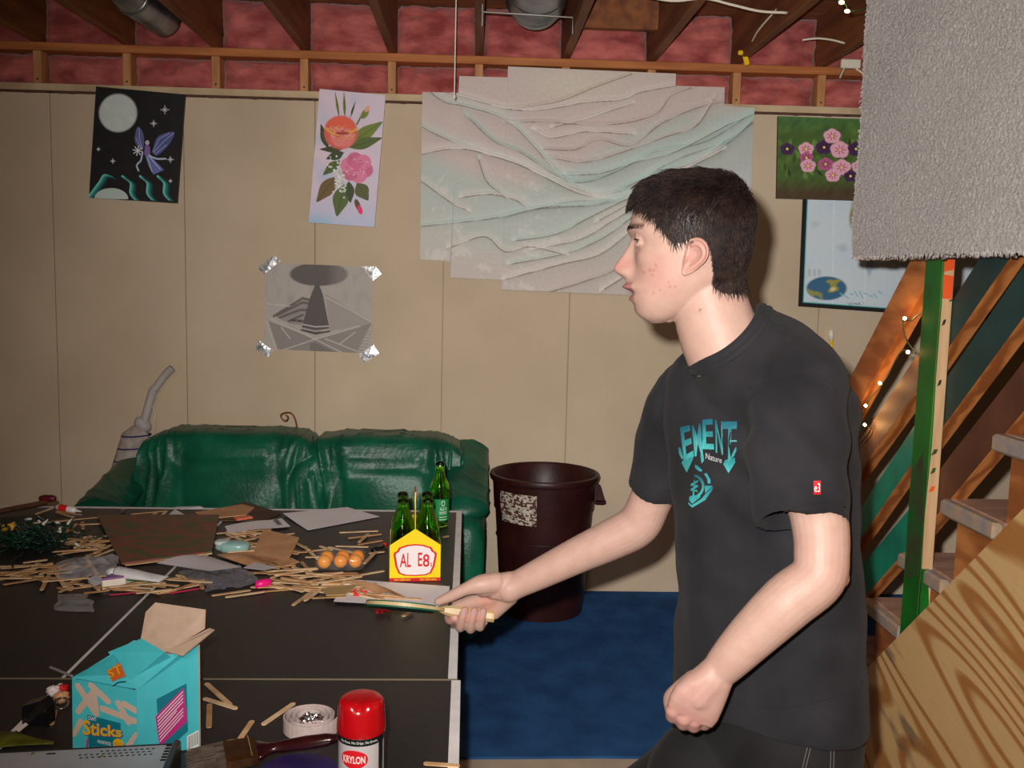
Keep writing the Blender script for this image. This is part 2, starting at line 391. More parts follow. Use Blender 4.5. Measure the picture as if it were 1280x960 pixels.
c = pY(1066, 80, 4.4); obj('plate', rbox(c[0]-.055, c[0]+.035, c[1]-.01, c[1]+.01, c[2]-.02, c[2]+.02), M_cable, tb)
obj('wire', tube([pY(1056, 84, 4.39), pY(1050, 97, 4.37)], .004, 6), M_cable, tb); obj('wire', tube([pY(1070, 86, 4.39), pY(1086, 96, 4.37)], .004, 6), M_cable, tb)
# pull cord down the middle of the wall
ts = thing('pull_cord', 'white beaded pull cord hanging down to the top of the pale wall art', 'cord', pY(568, 122, 3.9))
obj('string', tube([pY(570.5, -20, 3.9), pY(569, 60, 3.9), pY(568, 118, 3.9)], .0022, 6), mat('cord_white', alb(225, 215, 200, .75), rough=.6), ts)
obj('cord_end', lathe([(.001, -.008), (.0045, -.006), (.005, .004), (.002, .009)], 10, pY(568, 121, 3.9)), mat('cord_white', (1, 1, 1)), ts)

# ------------------------------------------------------------------ art on the wall
M_art = mat('painted_canvas', (1, 1, 1), (.94, .94, .94), 300, .55, attr='col', bump=.0004, bscale=500)
M_paper = mat('printed_paper', (1, 1, 1), (.97, .97, .97), 40, .7, attr='col')
onwall = lambda off: (lambda x, y: pY(x, y, WY-off))
E_ = .60
# moon painting
c = [(120, 108), (231, 118), (221, 254), (111, 247)]
p = Print(c, 2.2, (14, 12, 14)); p.noise(.05, 3, .5, (20, 18, 22))
p.ell(147.5, 141, 23.5, 23.5, (176, 186, 184)); p.noise(.12, 9, .03)
for x, y, r in ((206, 137, 4), (192, 154, 3), (213, 199, 3), (141, 201, 2.2), (123, 186, 1.6), (213, 226, 1.6)):
    for a in (0, pi/2, pi/4, -pi/4):
        l = r*(1.3 if a in (0, pi/2) else .7); p.line([(x-l*cos(a), y-l*sin(a)), (x+l*cos(a), y+l*sin(a))], .45, (190, 195, 200), .8)
wing = lambda pts, cl: (p.poly(smooth_path(pts+[pts[0]], 6), cl))
wing([(190, 190), (196, 172), (207, 166), (218, 165), (214, 176), (206, 186), (196, 194)], (72, 78, 128))
wing([(178, 188), (169, 178), (169, 166), (173, 158), (179, 167), (180, 180)], (78, 84, 130))
for q in ([(192, 190), (205, 176), (217, 166)], [(191, 189), (199, 173), (212, 166)], [(194, 192), (208, 181)], [(178, 186), (174, 172), (174, 160)], [(177, 186), (170, 172)]): p.line(q, .5, (150, 158, 205), .7)
p.ell(184, 178, 2.6, 3, (170, 165, 190)); p.poly([(181, 181), (187, 182), (188, 194), (180, 193)], (120, 90, 150))
p.poly([(181, 193), (188, 194), (198, 205), (205, 212), (192, 218), (186, 208)], (92, 102, 158)); p.line([(184, 196), (190, 214)], .5, (170, 180, 215)); p.line([(187, 196), (200, 211)], .5, (170, 180, 215))
p.line([(186, 194), (196, 198), (207, 198)], 1, (170, 178, 205), curve=True); p.line([(178, 190), (176, 200), (171, 206), (173, 213)], 1, (160, 172, 200), curve=True)
for a in range(8): p.line([(172, 188), (172+6*cos(a*pi/4+.2), 188+6*sin(a*pi/4+.2))], .5, (215, 220, 240))
for x0 in (0, 1, 2, 3):
    xx = [(112, 247), (126, 228), (132, 219), (141, 221)] if x0 == 0 else [(155+(x0-1)*22, 220), (165+(x0-1)*21, 228), (165+(x0-1)*21, 241), (171+(x0-1)*21, 249)]
    for k in range(5): p.line([(a+k*1.6-2, b+k*.7) for a, b in xx], 1.3-.15*k, [(120, 200, 190), (50, 150, 140), (30, 110, 105), (20, 80, 80), (14, 50, 52)][k], .8, curve=True)
x, y = p.p[:, 0], p.p[:, 1]; q = ((x-139)/21)**2+((y-248)/13)**2; p.mix(((q < 1) & (y < 249))*1., (165, 180, 176))
p.build('canvas_painting', onwall(.022), (0, .02, 0), M_art, E_, (16, 14, 14), label='black painting of a moon and a winged fairy over teal waves', cat='painting')
# roses
c = [(399.5, 111), (482, 119), (468, 284), (386, 278)]
p = Print(c, 2.4, (184, 172, 186)); p.noise(.02, 5, .5, (200, 176, 188)); p.noise(.03, 6, .5, (160, 168, 190))
yy = p.p[:, 1]; p.mix(((yy-235)/45).clip(0, 1)*.6, (150, 168, 196)); p.mix(((yy-262)/20).clip(0, 1)*.5*((p.p[:, 0] < 415)), (110, 165, 185))
G1, G2, G3 = (72, 88, 36), (98, 112, 40), (48, 62, 30)
def leaf(a, b, w, col, p=p):
    a = np.array(a, float); b = np.array(b, float); d = b-a; n = np.array([-d[1], d[0]])/np.linalg.norm(d)
    pts = [a, a+d*.25+n*w*.8, a+d*.5+n*w, a+d*.8+n*w*.5, b, a+d*.8-n*w*.5, a+d*.5-n*w, a+d*.25-n*w*.8]
    p.poly(smooth_path(pts+[pts[0]], 5), col); p.line([a, b], .4, tuple(int(c*.7) for c in col))
for a, b, w, cl in (((438, 178), (478, 152), 8, G2), ((436, 184), (477, 172), 7, G1), ((428, 186), (400, 186), 4, G3), ((410, 185), (401, 155), 5, G3), ((430, 190), (408, 198), 6, G3), ((425, 200), (404, 218), 6, G1),
                    ((420, 220), (396, 252), 9, (96, 76, 38)), ((430, 230), (421, 270), 10, G1), ((436, 226), (438, 253), 6, G3), ((446, 228), (460, 250), 9, (76, 78, 36)), ((424, 146), (419, 116), 1.6, G2), ((431, 146), (430, 116), 1.8, G2), ((438, 146), (444, 127), 1.3, G3)): leaf(a, b, w, cl)
p.line([(446, 155), (452, 144), (456, 138)], 1, G1, curve=True); p.ell(456, 142, 4, 7, G2, .6); p.ell(459, 136, 2.5, 4.5, (205, 140, 110), .6)
p.ell(447, 256, 3.2, 8, (80, 60, 40), -.35); p.ell(450, 262, 3, 6, (200, 40, 90), -.3)
p.ell(426, 165, 21, 21, (190, 84, 76)); p.ell(425, 157, 18, 11, (200, 84, 60)); p.ell(428, 171, 15, 12, (204, 108, 104))
for i in range(26):
    a = random.uniform(0, 6.28); r = random.uniform(2, 16); x, y = 426+r*cos(a), 165+r*sin(a)*.95
    p.line([(x-4, y-1), (x, y+1.5), (x+4, y-1)], .7, random.choice([(226, 130, 90), (170, 56, 60), (222, 150, 140), (206, 110, 60)]), .8, curve=True)
p.line([(408, 160), (415, 166), (426, 167), (440, 164), (446, 160)], 1.3, (224, 146, 50), curve=True); p.ell(428, 166, 9, 2, (150, 50, 46))
for k in range(6): a = k*pi/3+.3; p.ell(446+11*cos(a), 209+10*sin(a), 10, 9.5, (196, 108, 138) if k % 2 else (180, 88, 124))
p.ell(446, 209, 8, 7, (188, 92, 126))
for i in range(22):
    a = random.uniform(0, 6.28); r = random.uniform(4, 17); x, y = 446+r*cos(a), 209+r*sin(a)*.95
    p.line([(x, y), (x+3*cos(a+1), y+3*sin(a+1))], .6, random.choice([(216, 140, 164), (160, 66, 106), (230, 170, 186)]), .8)
for i in range(70):
    t_ = random.random(); x = 418+t_*10+random.gauss(0, 5); y = 200+t_*38+random.gauss(0, 4); p.ell(x, y, 1.2, 1.2, random.choice([(206, 204, 206), (180, 186, 176), (150, 160, 130)]), soft=.4)
p.build('canvas_painting', onwall(.022), (0, .02, 0), M_art, E_, (150, 140, 148), label='tall narrow painting of orange and pink roses on pale lilac', cat='painting')
# pansies
c = [(973, 145), (1112, 150), (1110, 252), (971, 248)]
p = Print(c, 2.0, (60, 84, 34)); yy = p.p[:, 1]; p.noise(.04, 7, .6, (76, 104, 40)); p.mix((1-(yy-145)/25).clip(0, 1)*.8, (58, 96, 52)); p.mix(((yy-222)/18).clip(0, 1)*.9, (66, 44, 32)); p.noise(.1, 8, .12)
for i in range(60): x, y = random.uniform(975, 1110), random.uniform(180, 226); a = random.uniform(-2.4, -.7); leaf((x, y), (x+11*cos(a), y+11*sin(a)), 2.2, random.choice([(74, 110, 40), (50, 78, 30), (96, 128, 50), (40, 60, 28)]), p)
for x, y, r, cl in ((984, 186, 8.5, 0), (1007.5, 186, 9, 1), (1030, 184, 10, 0), (1050, 187, 11.5, 1), (1070, 186, 10, 0), (1040, 170, 10, 1), (1008, 197, 8, 2), (1032, 205, 9, 2), (1010, 207, 9, 1), (1052, 209, 11, 1), (1041, 219, 9, 1), (1063, 220, 8, 0), (1073, 208, 8, 1), (1088, 190, 10, 1), (1095, 212, 9, 2)):
    A, B = [((58, 28, 66), (40, 18, 46)), ((204, 150, 166), (164, 60, 96)), ((158, 78, 116), (110, 40, 84))][cl]
    for k in range(5): a = k*1.257-.3; p.ell(x+r*.5*cos(a), y+r*.42*sin(a), r*.6, r*.52, A, soft=.25)
    for k in range(7): a = k*.9; p.line([(x, y), (x+r*.6*cos(a), y+r*.5*sin(a))], .6, B)
    p.ell(x, y, 1.6, 1.6, (200, 190, 90))
p.build('canvas_painting', onwall(.022), (0, .02, 0), M_art, E_, (50, 40, 30), label='painting of pink and purple pansies in green leaves', cat='painting')
# abstract of five overlapping panels, one picture running through them
CURV = []
def cv(pts, w, light_, dark=(112, 92, 80)): CURV.append((smooth_path([(600+a/3.2, b/3.2) for a, b in pts], 6), w, light_, dark))
LT, TL = (206, 198, 190), (176, 196, 188)
cv([(110, 430), (230, 415), (330, 395), (470, 340), (600, 295)], 2.5, (196, 184, 160)); cv([(-200, 350), (-60, 385), (110, 430), (260, 432), (420, 405), (560, 395), (640, 365), (780, 340)], 4, LT); cv([(300, 500), (420, 470), (480, 450), (600, 412)], 3, LT)
cv([(110, 485), (250, 480), (380, 490), (560, 488), (700, 450), (760, 380), (840, 350)], 3, (190, 172, 166)); cv([(230, 520), (290, 545), (420, 520), (600, 530)], 4, LT)
cv([(260, 590), (380, 590), (470, 550), (600, 575), (720, 490), (860, 430), (975, 400)], 4, (188, 172, 166)); cv([(270, 620), (420, 640), (600, 590), (740, 540), (860, 500), (930, 400)], 4, (192, 176, 170))
cv([(-270, 300), (-150, 400), (-60, 420), (100, 470), (200, 560), (330, 700), (450, 770), (600, 740), (760, 640), (980, 560), (1100, 480)], 7, TL)
cv([(-330, 420), (-200, 520), (0, 600), (130, 640), (260, 700), (400, 750), (540, 790), (700, 700), (860, 640), (980, 560)], 6, TL); cv([(-40, 470), (60, 560), (160, 600), (320, 700), (420, 720), (560, 670), (700, 600), (900, 560), (1100, 440)], 6, (150, 184, 174))
cv([(-330, 640), (-180, 600), (-60, 590), (60, 620), (180, 660), (380, 760), (520, 790)], 6, LT); cv([(350, 690), (480, 685), (620, 640), (780, 600), (980, 500), (1100, 450)], 5, TL)
cv([(560, 750), (700, 690), (860, 640), (1000, 560), (1100, 470)], 5, (150, 184, 174)); cv([(480, 870), (640, 780), (760, 700), (860, 650), (960, 600)], 5, LT)
cv([(-60, 780), (40, 770), (140, 790), (210, 830), (340, 800), (480, 790), (600, 780)], 5, LT); cv([(-230, 900), (-60, 880), (60, 865), (200, 830), (330, 820), (480, 800), (600, 770)], 5, TL)
cv([(100, 860), (260, 820), (430, 815), (560, 790), (680, 770)], 5, (160, 186, 178)); cv([(150, 955), (300, 930), (420, 870), (560, 800), (640, 770)], 6, TL); cv([(220, 990), (400, 950), (520, 880), (620, 820)], 6, LT)
cv([(130, 1050), (330, 1010), (480, 950), (620, 850)], 6, TL); cv([(110, 1110), (330, 1050), (480, 1010), (620, 900)], 6, LT); cv([(260, 1170), (420, 1120), (560, 1060), (640, 960)], 5, (186, 172, 166)); cv([(500, 1150), (620, 1080), (760, 1060)], 5, LT)
cv([(-110, 980), (20, 940), (100, 1000), (200, 980), (330, 1010)], 4, LT); cv([(-230, 720), (-120, 800), (-60, 830)], 4, LT); cv([(0, 640), (30, 720), (90, 770)], 4, (180, 190, 184))
def abstract(c, off, label, seed):
    p = Print(c, 1.5, (178, 160, 154)); x, y = p.p[:, 0], p.p[:, 1]
    # broad bands of colour
    t_ = (x-527)/416
    band = 150+240*np.exp(-((t_-.30)/.30)**2)*.32-30*t_
    m = np.clip((y-band)/22, 0, 1); p.mix(m*.75, (152, 170, 162)); m = np.clip((y-band-75)/30, 0, 1); p.mix(m*.75, (172, 166, 156)); m = np.clip((y-300)/40, 0, 1); p.mix(m*.6, (178, 158, 150))
    m = np.exp(-(((x-715)/60)**2+((y-104)/20)**2)); p.mix(m*.7, (184, 176, 156)); p.mix(np.clip((x-905)/20, 0, 1)*np.clip((y-190)/30, 0, 1)*.6, (166, 178, 180))
    n = snoise(np.c_[p.p*[1, 1.6], 0*x], .022, seed, 14)+.5*snoise(np.c_[p.p, 0*x], .11, seed+9, 14); p.mix(np.clip((n-.7)*1.2, 0, 1)*.4*(x < 700)*np.clip((y-190)/30, 0, 1), (198, 192, 186))
    for pts, w, lc, dc in CURV:
        w *= .8
        P = pts; bb = (P[:, 0].min()-8, P[:, 0].max()+8, P[:, 1].min()-8, P[:, 1].max()+8)
        s_ = (x > bb[0]) & (x < bb[1]) & (y > bb[2]) & (y < bb[3])
        if not s_.any(): continue
        q = p.p[s_]; d = np.full(len(q), 1e9); sg = np.zeros(len(q))
        for a, b in zip(P[:-1], P[1:]):
            ab = b-a
            if np.allclose(ab, 0): continue
            u = np.clip(((q-a)@ab)/(ab@ab), 0, 1); r = q-a-u[:, None]*ab; dd = np.linalg.norm(r, axis=1); k = dd < d; d[k] = dd[k]; sg[k] = (ab[0]*r[k, 1]-ab[1]*r[k, 0])/np.linalg.norm(ab)
        al = np.zeros(len(x)); al[s_] = np.exp(-np.clip(-sg, 0, 99)/w)*(sg < .8)*(d < w*3)*.75; p.mix(al, lc)
        al = np.zeros(len(x)); al[s_] = np.exp(-np.clip(sg-.6, 0, 99)/(w*1.2))*(sg >= .6)*(d < w*3)*.28; p.mix(al, tuple(int(c_*.62) for c_ in lc))
        al = np.zeros(len(x)); al[s_] = (np.abs(sg-.9) < .55)*(d < 2)*.8*np.clip(snoise(np.c_[q, 0*d], .03, int(w*9), 6)+.9, 0, 1); p.mix(al, dc)
        hh = np.zeros(len(x)); hh[s_] = np.exp(-(d/1.8)**2); p.h = np.maximum(p.h, hh)
    p.noise(.25, seed+4, .025); g_ = p.c.mean(1, keepdims=True); p.c = (p.c*.78+g_*.22)*.93
    return p.build('wall_art', onwall(off), (0, .016, 0), M_art, E_, (150, 142, 134), relief=.004, label=label, cat='painting')
abstract([(528, 115), (574, 116), (563, 327), (525, 324)], .018, 'leftmost low panel of the pale teal and mauve wave wall art', 1)
abstract([(574, 95), (640, 97), (628, 350), (563, 347)], .036, 'second panel from the left in the pale wave wall art', 2)
abstract([(900, 132), (943, 135), (934, 345), (890, 342)], .018, 'rightmost low panel of the wave wall art, behind the head', 3)
abstract([(838, 107), (906, 109), (896, 366), (830, 362)], .036, 'second panel from the right in the pale wave wall art', 4)
abstract([(635, 83), (845, 92), (836, 371), (627, 362)], .056, 'tall wide centre panel of the pale wave wall art', 5)
# world map with a black border
c = [(1006, 190), (1250, 196), (1238, 400), (998, 383)]
p = Print(c, 1.6, (176, 186, 192)); x, y = p.p[:, 0], p.p[:, 1]
p.noise(.012, 21, .5, (168, 184, 196)); n = snoise(np.c_[p.p, 0*x], .03, 22, 16)
for i, (cx, cy, rx, ry) in enumerate(((1068, 262, 7, 24), (1086, 330, 4, 14), (1150, 300, 20, 14), (1190, 260, 14, 26))): p.mix(np.clip(1.2-((x-cx)/rx)**2-((y-cy)/ry)**2+.4*n, 0, 1), (120, 118, 60) if i == 0 else (140, 158, 170))
p.mix(np.clip(n-.9, 0, 1)*.7, (120, 136, 150)); p.line([(1043, 200), (1040, 384)], .4, (200, 204, 206)); p.line([(1085, 200), (1080, 390)], .4, (196, 200, 202))
for k in range(3): p.line([(1012+k*6, 337), (1012+k*6, 343)], 2, (160, 168, 172))
q = p.ell(1033, 360, 25, 15, (46, 88, 116)); n2 = snoise(np.c_[p.p, 0*x], .06, 31, 14)
p.mix((q < .95)*np.clip(n2*2-.6, 0, 1), (132, 128, 60)); p.mix((q < .95)*np.clip(n2*2-2.2, 0, 1), (190, 176, 130))
for k in range(9): p.line([(1050+k*6, 366+3*sin(k*1.3)), (1054+k*6, 370+3*sin(k*2.1))], .7, (110, 160, 176))
p.text('THE WORLD', 1058, 378, 1080, 381, (60, 60, 60))
for a, b in (((1006, 190), (998, 383)), ((998, 383), (1238, 400)), ((1238, 400), (1250, 196)), ((1250, 196), (1006, 190))):
    p.line([a, b], 6.4, (60, 150, 150)); 
for a, b in (((1006, 190), (998, 383)), ((998, 383), (1238, 400)), ((1238, 400), (1250, 196)), ((1250, 196), (1006, 190))): p.line([a, b], 5.2, (14, 12, 14))
p.build('wall_map', onwall(.008), (0, .004, 0), M_paper, E_, (20, 18, 20), label='world map with black border partly behind the pansy painting and stair boards', cat='map')
# pencil drawing
c = [(331, 328), (467, 334), (465, 442), (330, 436)]
p = Print(c, 2.2, (150, 144, 138)); S = lambda l: [(300+a/6.4, 320+b/6.4) for a, b in l]
p.noise(.05, 41, .35, (136, 130, 125)); p.noise(.4, 42, .05)
p.poly(S([(230, 520), (600, 660), (830, 780), (300, 745)]), (120, 114, 110)); p.poly(S([(600, 660), (1055, 530), (930, 780), (820, 780)]), (122, 116, 112)); p.poly(S([(560, 700), (600, 690), (760, 770), (560, 775)]), (104, 98, 95))
p.poly(S([(270, 480), (500, 335), (560, 350), (540, 560), (400, 540)]), (126, 120, 116)); p.poly(S([(680, 300), (900, 430), (1055, 530), (720, 600)]), (136, 130, 126))
for q in ([(270, 480), (500, 335), (560, 350)], [(300, 470), (500, 370), (550, 380)], [(320, 490), (480, 430), (540, 430)], [(390, 520), (500, 470)], [(410, 512), (500, 520)]): p.line(S(q), 1.5, (84, 78, 76), .9)
p.poly(S([(405, 500), (445, 505), (440, 525), (405, 520)]), (70, 66, 64)); p.poly(S([(460, 505), (495, 510), (490, 530), (460, 525)]), (70, 66, 64))
q0 = p.ell(*S([(628, 145)])[0], 36, 14.5, (84, 78, 76)); x, y = p.p[:, 0], p.p[:, 1]; p.mix((q0 < 1)*np.clip((x-408)/16, 0, 1)*.45, (130, 122, 118)); p.mix((y < 330.5)*1., (150, 144, 138))
p.poly(S([(605, 215), (625, 210), (660, 300), (715, 575), (610, 620), (490, 580), (560, 330)]), (78, 73, 71)); p.line(S([(500, 545), (600, 565), (710, 560)]), .8, (160, 154, 150)); p.line(S([(495, 575), (600, 600), (712, 585)]), .8, (150, 144, 140)); p.line(S([(490, 590), (605, 622), (715, 600)]), 1.1, (66, 62, 60))
for q in ([(240, 500), (600, 665), (830, 780)], [(350, 750), (600, 665), (960, 560)], [(330, 570), (400, 660)], [(680, 660), (930, 760)], [(800, 700), (920, 610)], [(210, 520), (290, 745)], [(215, 380), (400, 400)], [(690, 330), (900, 440), (1055, 530)]): p.line(S(q), .7, (166, 160, 154), .85)
for k in range(7): p.line(S([(1000-k*8, 600+k*25), (1050-k*6, 605+k*25)]), .4, (120, 114, 110))
td = thing('pencil_drawing', 'grey pencil drawing of a tower under a disc, duct-taped to wall', 'drawing', pY(398, 442, WY-.004))
p.build('paper', onwall(.004), (0, .0015, 0), M_paper, E_, (150, 144, 138), parent=td)
M_duct = mat('silver_tape', alb(190, 192, 198, .6), alb(110, 112, 118, .6), 60, .3, metal=.55, bump=.002, bscale=60)
for pts in (((322, 335), (330, 343), (351, 326), (343, 319)), ((452, 333), (470, 333), (477, 343), (466, 351)), ((323, 425), (319, 436), (335, 447), (342, 438), (330, 430)), ((448, 443), (467, 431), (474, 442), (455, 454))):
    P = [pY(a, b, WY-.0065) for a, b in pts]; cc = sum(P)/len(P)-np.array([0, .003, 0]); n = len(P)
    v = P+[cc]+[q+np.array([0, .002, 0]) for q in P]; f = [(i, (i+1) % n, n) for i in range(n)]+[(i, (i+1) % n, n+1+(i+1) % n, n+1+i) for i in range(n)]+[tuple(range(n+1, 2*n+1))]
    obj('tape', (np.array(v), f), M_duct, td)
# hanging pen by the shoulder
tp = thing('hanging_pen', 'yellow pen with a clear cap hanging on the wall behind the shoulder', 'pen', pY(1040, 444, WY-.01))
a, b = pY(1040, 444, WY-.012), pY(1039, 425, WY-.012); c2 = pY(1039, 413, WY-.012)
obj('barrel', tube([a, b], .009, 10), mat('pen_yellow', alb(190, 160, 40, .6), rough=.4), tp, smooth=True); obj('cap', tube([b, c2, c2+(0, 0, .004)], [.012, .012, .006], 12), mat('cap_pale', alb(190, 185, 170, .6), rough=.3), tp, smooth=True)
# ================================================================== sofa
M_leather = mat('green_leather', alb(16, 88, 64, .74), alb(9, 64, 48, .74), 7, .36, bump=.0018, bscale=60, spec=.35, detail=6)
sofa = thing('sofa', 'green leather two-seat sofa with wrinkled cushions against the wall', 'sofa', (-.78, 4.1, 0))
def pillow(c, h, n=64, ex=(.35, .35), fold=None, sq=.5):
    """soft superellipsoid block; c centre, h half sizes"""
    nu, nv = n*2, n
    a = np.linspace(-pi, pi, nu, endpoint=False); b = np.linspace(-pi/2+.02, pi/2-.02, nv)
    A, B_ = np.meshgrid(a, b, indexing='ij'); A = A.ravel(); B_ = B_.ravel()
    s = lambda t, e: np.sign(t)*np.abs(t)**e
    P = np.c_[s(np.cos(B_), ex[0])*s(np.cos(A), ex[1]), s(np.cos(B_), ex[0])*s(np.sin(A), ex[1]), s(np.sin(B_), ex[0])]
    f = []
    for i in range(nu):
        k = (i+1) % nu
        for j in range(nv-1): f.append((i*nv+j, k*nv+j, k*nv+j+1, i*nv+j+1))
    f.append(tuple(i*nv for i in range(nu))[::-1]); f.append(tuple(i*nv+nv-1 for i in range(nu)))
    V = P*np.array(h)
    if fold is not None:
        Nn = P/np.linalg.norm(P, axis=1)[:, None]; V = V+Nn*fold(P)[:, None]
    return V+np.array(c), f
SY = 4.38
def backfold(seed, lean):
    def g(P):
        u = P[:, 0]; w = P[:, 2]
        q = (1-w)*.5                                   # 0 top .. 1 bottom
        uu_ = u+lean*.10*q+.06*np.sin(w*2.2+u*3)
        s1 = snoise(np.c_[uu_, 0*u, w*.10], 2.3, seed, 10); s2 = snoise(np.c_[uu_, 0*u, w*.16], 5.0, seed+1, 12); s3 = snoise(np.c_[u-.35*lean*w, 0*u, .3*w], 2.6, seed+2, 8)
        rid = (1-np.abs(s1).clip(0, 1))**2*.052+(1-np.abs(s2).clip(0, 1))**2*.026+(1-np.abs(s3).clip(0, 1))**4*.020
        return rid*(P[:, 1] < .75)*(.12+.88*np.clip(q*1.6, 0, 1))
    return g
xl, xm, xr_ = -1.43, pY(392, 560, 4.2)[0], -.085
obj('back_cushion', pillow(((xl+xm)/2, 4.26, .582), ((xm-xl)/2+.030, .15, .272), 120, (.38, .26), backfold(3, 1)), M_leather, sofa, smooth=True)
obj('back_cushion', pillow(((xm+xr_)/2, 4.262, .576), ((xr_-xm)/2+.034, .15, .268), 120, (.38, .26), backfold(13, -1.2)), M_leather, sofa, smooth=True)
sf = lambda P: .008*snoise(P, .9, 5)
obj('seat_cushion', pillow(((xl+xm)/2, 4.02, .36), ((xm-xl)/2, .20, .10), 30, (.3, .3), sf), M_leather, sofa, smooth=True)
obj('seat_cushion', pillow(((xm+xr_)/2, 4.02, .36), ((xr_-xm)/2, .20, .10), 30, (.3, .3), sf), M_leather, sofa, smooth=True)
obj('base', rbox(xl-.02, xr_+.02, 3.84, 4.42, .06, .30, .02), M_leather, sofa)
obj('back_frame', rbox(xl-.02, xr_+.02, 4.34, 4.43, .1, .72, .03), M_leather, sofa)
def arm(x0, x1, flip):
    """sloping rolled arm from the back down to the front"""
    rings = []; cx = (x0+x1)/2; hw = (x1-x0)/2
    ys = np.linspace(3.80, 4.40, 34)
    for i, y in enumerate(ys):
        t = (y-3.80)/.60
        top = (.53+.10*t if flip else .555+.19*t); k = 1.
        if i == 0: k = .72
        if i == 1: k = .90
        if i == 2: k = .97
        ring = []
        for j in range(56):
            a = 2*pi*j/56; ca, sa = cos(a), sin(a)
            px = np.sign(ca)*abs(ca)**.55; pz = np.sign(sa)*abs(sa)**.5
            z0 = .05; zc = (top+z0)/2; hz = (top-z0)/2
            bul = 1+.14*max(0, sa)**2
            x = cx+hw*k*px*bul; z = zc+hz*(k**.5)*pz
            if sa > .05:
                wv = .005*(1-abs(sin(y*31+3*sin(a*2)+x*9)))**3*1.3*(sa > .1); z += wv; x += wv*ca
            ring.append((x, y-.02*(1-abs(ca))*(i < 3), z))
        rings.append(ring)
    return lofted(rings)
obj('arm', arm(-.125, .050, 0), M_leather, sofa, smooth=True)
obj('arm', arm(-1.63, -1.45, 1), M_leather, sofa, smooth=True)
def pad(x0, x1, k_=.19, b_=.575):
    n = 60; rings = []
    for i, t in enumerate(np.linspace(0, 1, n)):
        y = 3.84+.54*t; top = b_+k_*t; e = (min(t, 1-t)*14+.02); e = min(1, e)**.5
        ring = []
        for j in range(40):
            a = 2*pi*j/40; r = 1+.05*sin(5*a)*0
            wv = .006*(1-abs(sin(t*17+1.7*sin(a+1)+.8*sin(2*a)+2*sin(t*5))))**4*(1 if sin(a) > -.2 else .3)
            ring.append(((x0+x1)/2+((x1-x0)/2+wv)*cos(a)*e, y, top+(.055+wv)*sin(a)*e))
        rings.append(ring)
    return lofted(rings)
obj('arm_pad', pad(-.150, .062), M_leather, sofa, smooth=True)
obj('arm_pad', pad(-1.645, -1.43, .10, .55), M_leather, sofa, smooth=True)
for x in (-.05, -1.53):
    for y in (3.86, 4.36): obj('foot', lathe([(.03, 0), (.035, .015), (.035, .055)], 16, (x, y, 0)), mat('foot_black', (.02, .02, .02), rough=.4), sofa)
for x in (xm, ): obj('seam_piping', tube(smooth_path([(xm, 4.12, .36), (xm-.004, 4.116, .55), (xm, 4.13, .75), (xm, 4.19, .835)], 5), .004, 8), M_leather, sofa, smooth=True)

# hook of rusty wire lying on the sofa back
hk = [pY(*q, 4.36) for q in ((371, 534), (368, 522), (363, 516), (356, 516), (351, 519), (353, 524), (358, 526), (360, 521), (357, 519))]
obj('wire_hook', tube(smooth_path([hk[0]+(0, 0, -.03)]+hk, 5), .0035, 8), mat('rusty_wire', alb(96, 44, 24, .6), rough=.5, metal=.3), smooth=True, label='bent rusty wire hook sticking up behind the sofa back', cat='hook')

# ================================================================== vacuum cleaner behind the sofa
vac = thing('vacuum_cleaner', 'grey upright vacuum cleaner with blue striped bag behind the sofa', 'vacuum', (-1.75, 4.5, 0))
M_vg = mat('vacuum_grey', alb(150, 146, 142, .6), alb(136, 130, 126, .6), 8, .5); M_bag = mat('vacuum_bag', alb(148, 138, 130, .6), alb(128, 118, 110, .6), 30, .8, bump=.002, bscale=18)
VY = 4.50
path = [pY(178, 536, VY), pY(190, 492, VY), pY(195, 484, VY), pY(207, 468, VY), pY(215, 460, VY)]
obj('handle', tube(smooth_path(path, 6), np.r_[np.full(12, .020), np.full(13, .018)], 14), M_vg, vac, smooth=True)
obj('neck', chain([pY(181, 533, VY), pY(176, 528, VY)], [.03, .03], 12), M_vg, vac, smooth=True)
g0 = [(152, 536), (164, 526), (186, 532), (190, 540), (170, 596), (150, 640), (112, 648), (128, 600)]
def bagring(t):
    l = np.array([157, 530])*(1-t)+np.array([104, 700])*t; r = np.array([190, 536])*(1-t)+np.array([158, 705])*t; return l, r
rings = []
for i in range(16):
    t = i/15; l, r = bagring(t); e = min(1, .45+t*9); c_ = (l+r)/2; L_ = pY(*(c_+(l-c_)*e), VY); R_ = pY(*(c_+(r-c_)*e), VY); cc = (L_+R_)/2; ax = (R_-L_)/2
    rings.append([cc+ax*cos(a)*(1+.03*sin(5*a))+np.array([0, -.05*e, 0])*sin(a) for a in np.linspace(0, 2*pi, 28, endpoint=False)])
bg = obj('bag', lofted(rings), M_bag, vac, smooth=True)
M_blue = mat('stripe_blue', alb(28, 30, 84, .6), rough=.8)
for i in range(8):
    t = .07+i*.092; l, r = bagring(t); c_ = (l+r)/2; L_ = pY(*l, VY); R_ = pY(*r, VY); cc = (L_+R_)/2; ax = (R_-L_)/2
    pts = [cc+ax*cos(a)*1.03+np.array([0, -.054, .014*cos(a)+.004])*np.array([0, sin(a), 1]) for a in np.linspace(0, 2*pi, 28)]
    obj('stripe', tube(pts, .0035, 6, False), M_blue, vac)
obj('cord', tube(smooth_path([pY(190, 505, VY), pY(194, 518, VY), pY(193, 533, VY), pY(190, 545, VY)], 6), .003, 6), mat('cord_grey', alb(170, 160, 140, .6)), vac)
hb = pY(120, 720, VY); obj('motor_head', pillow((hb[0]-.09, VY-.0, .13), (.12, .07, .12), 24, (.6, .6)), M_vg, vac, smooth=True)

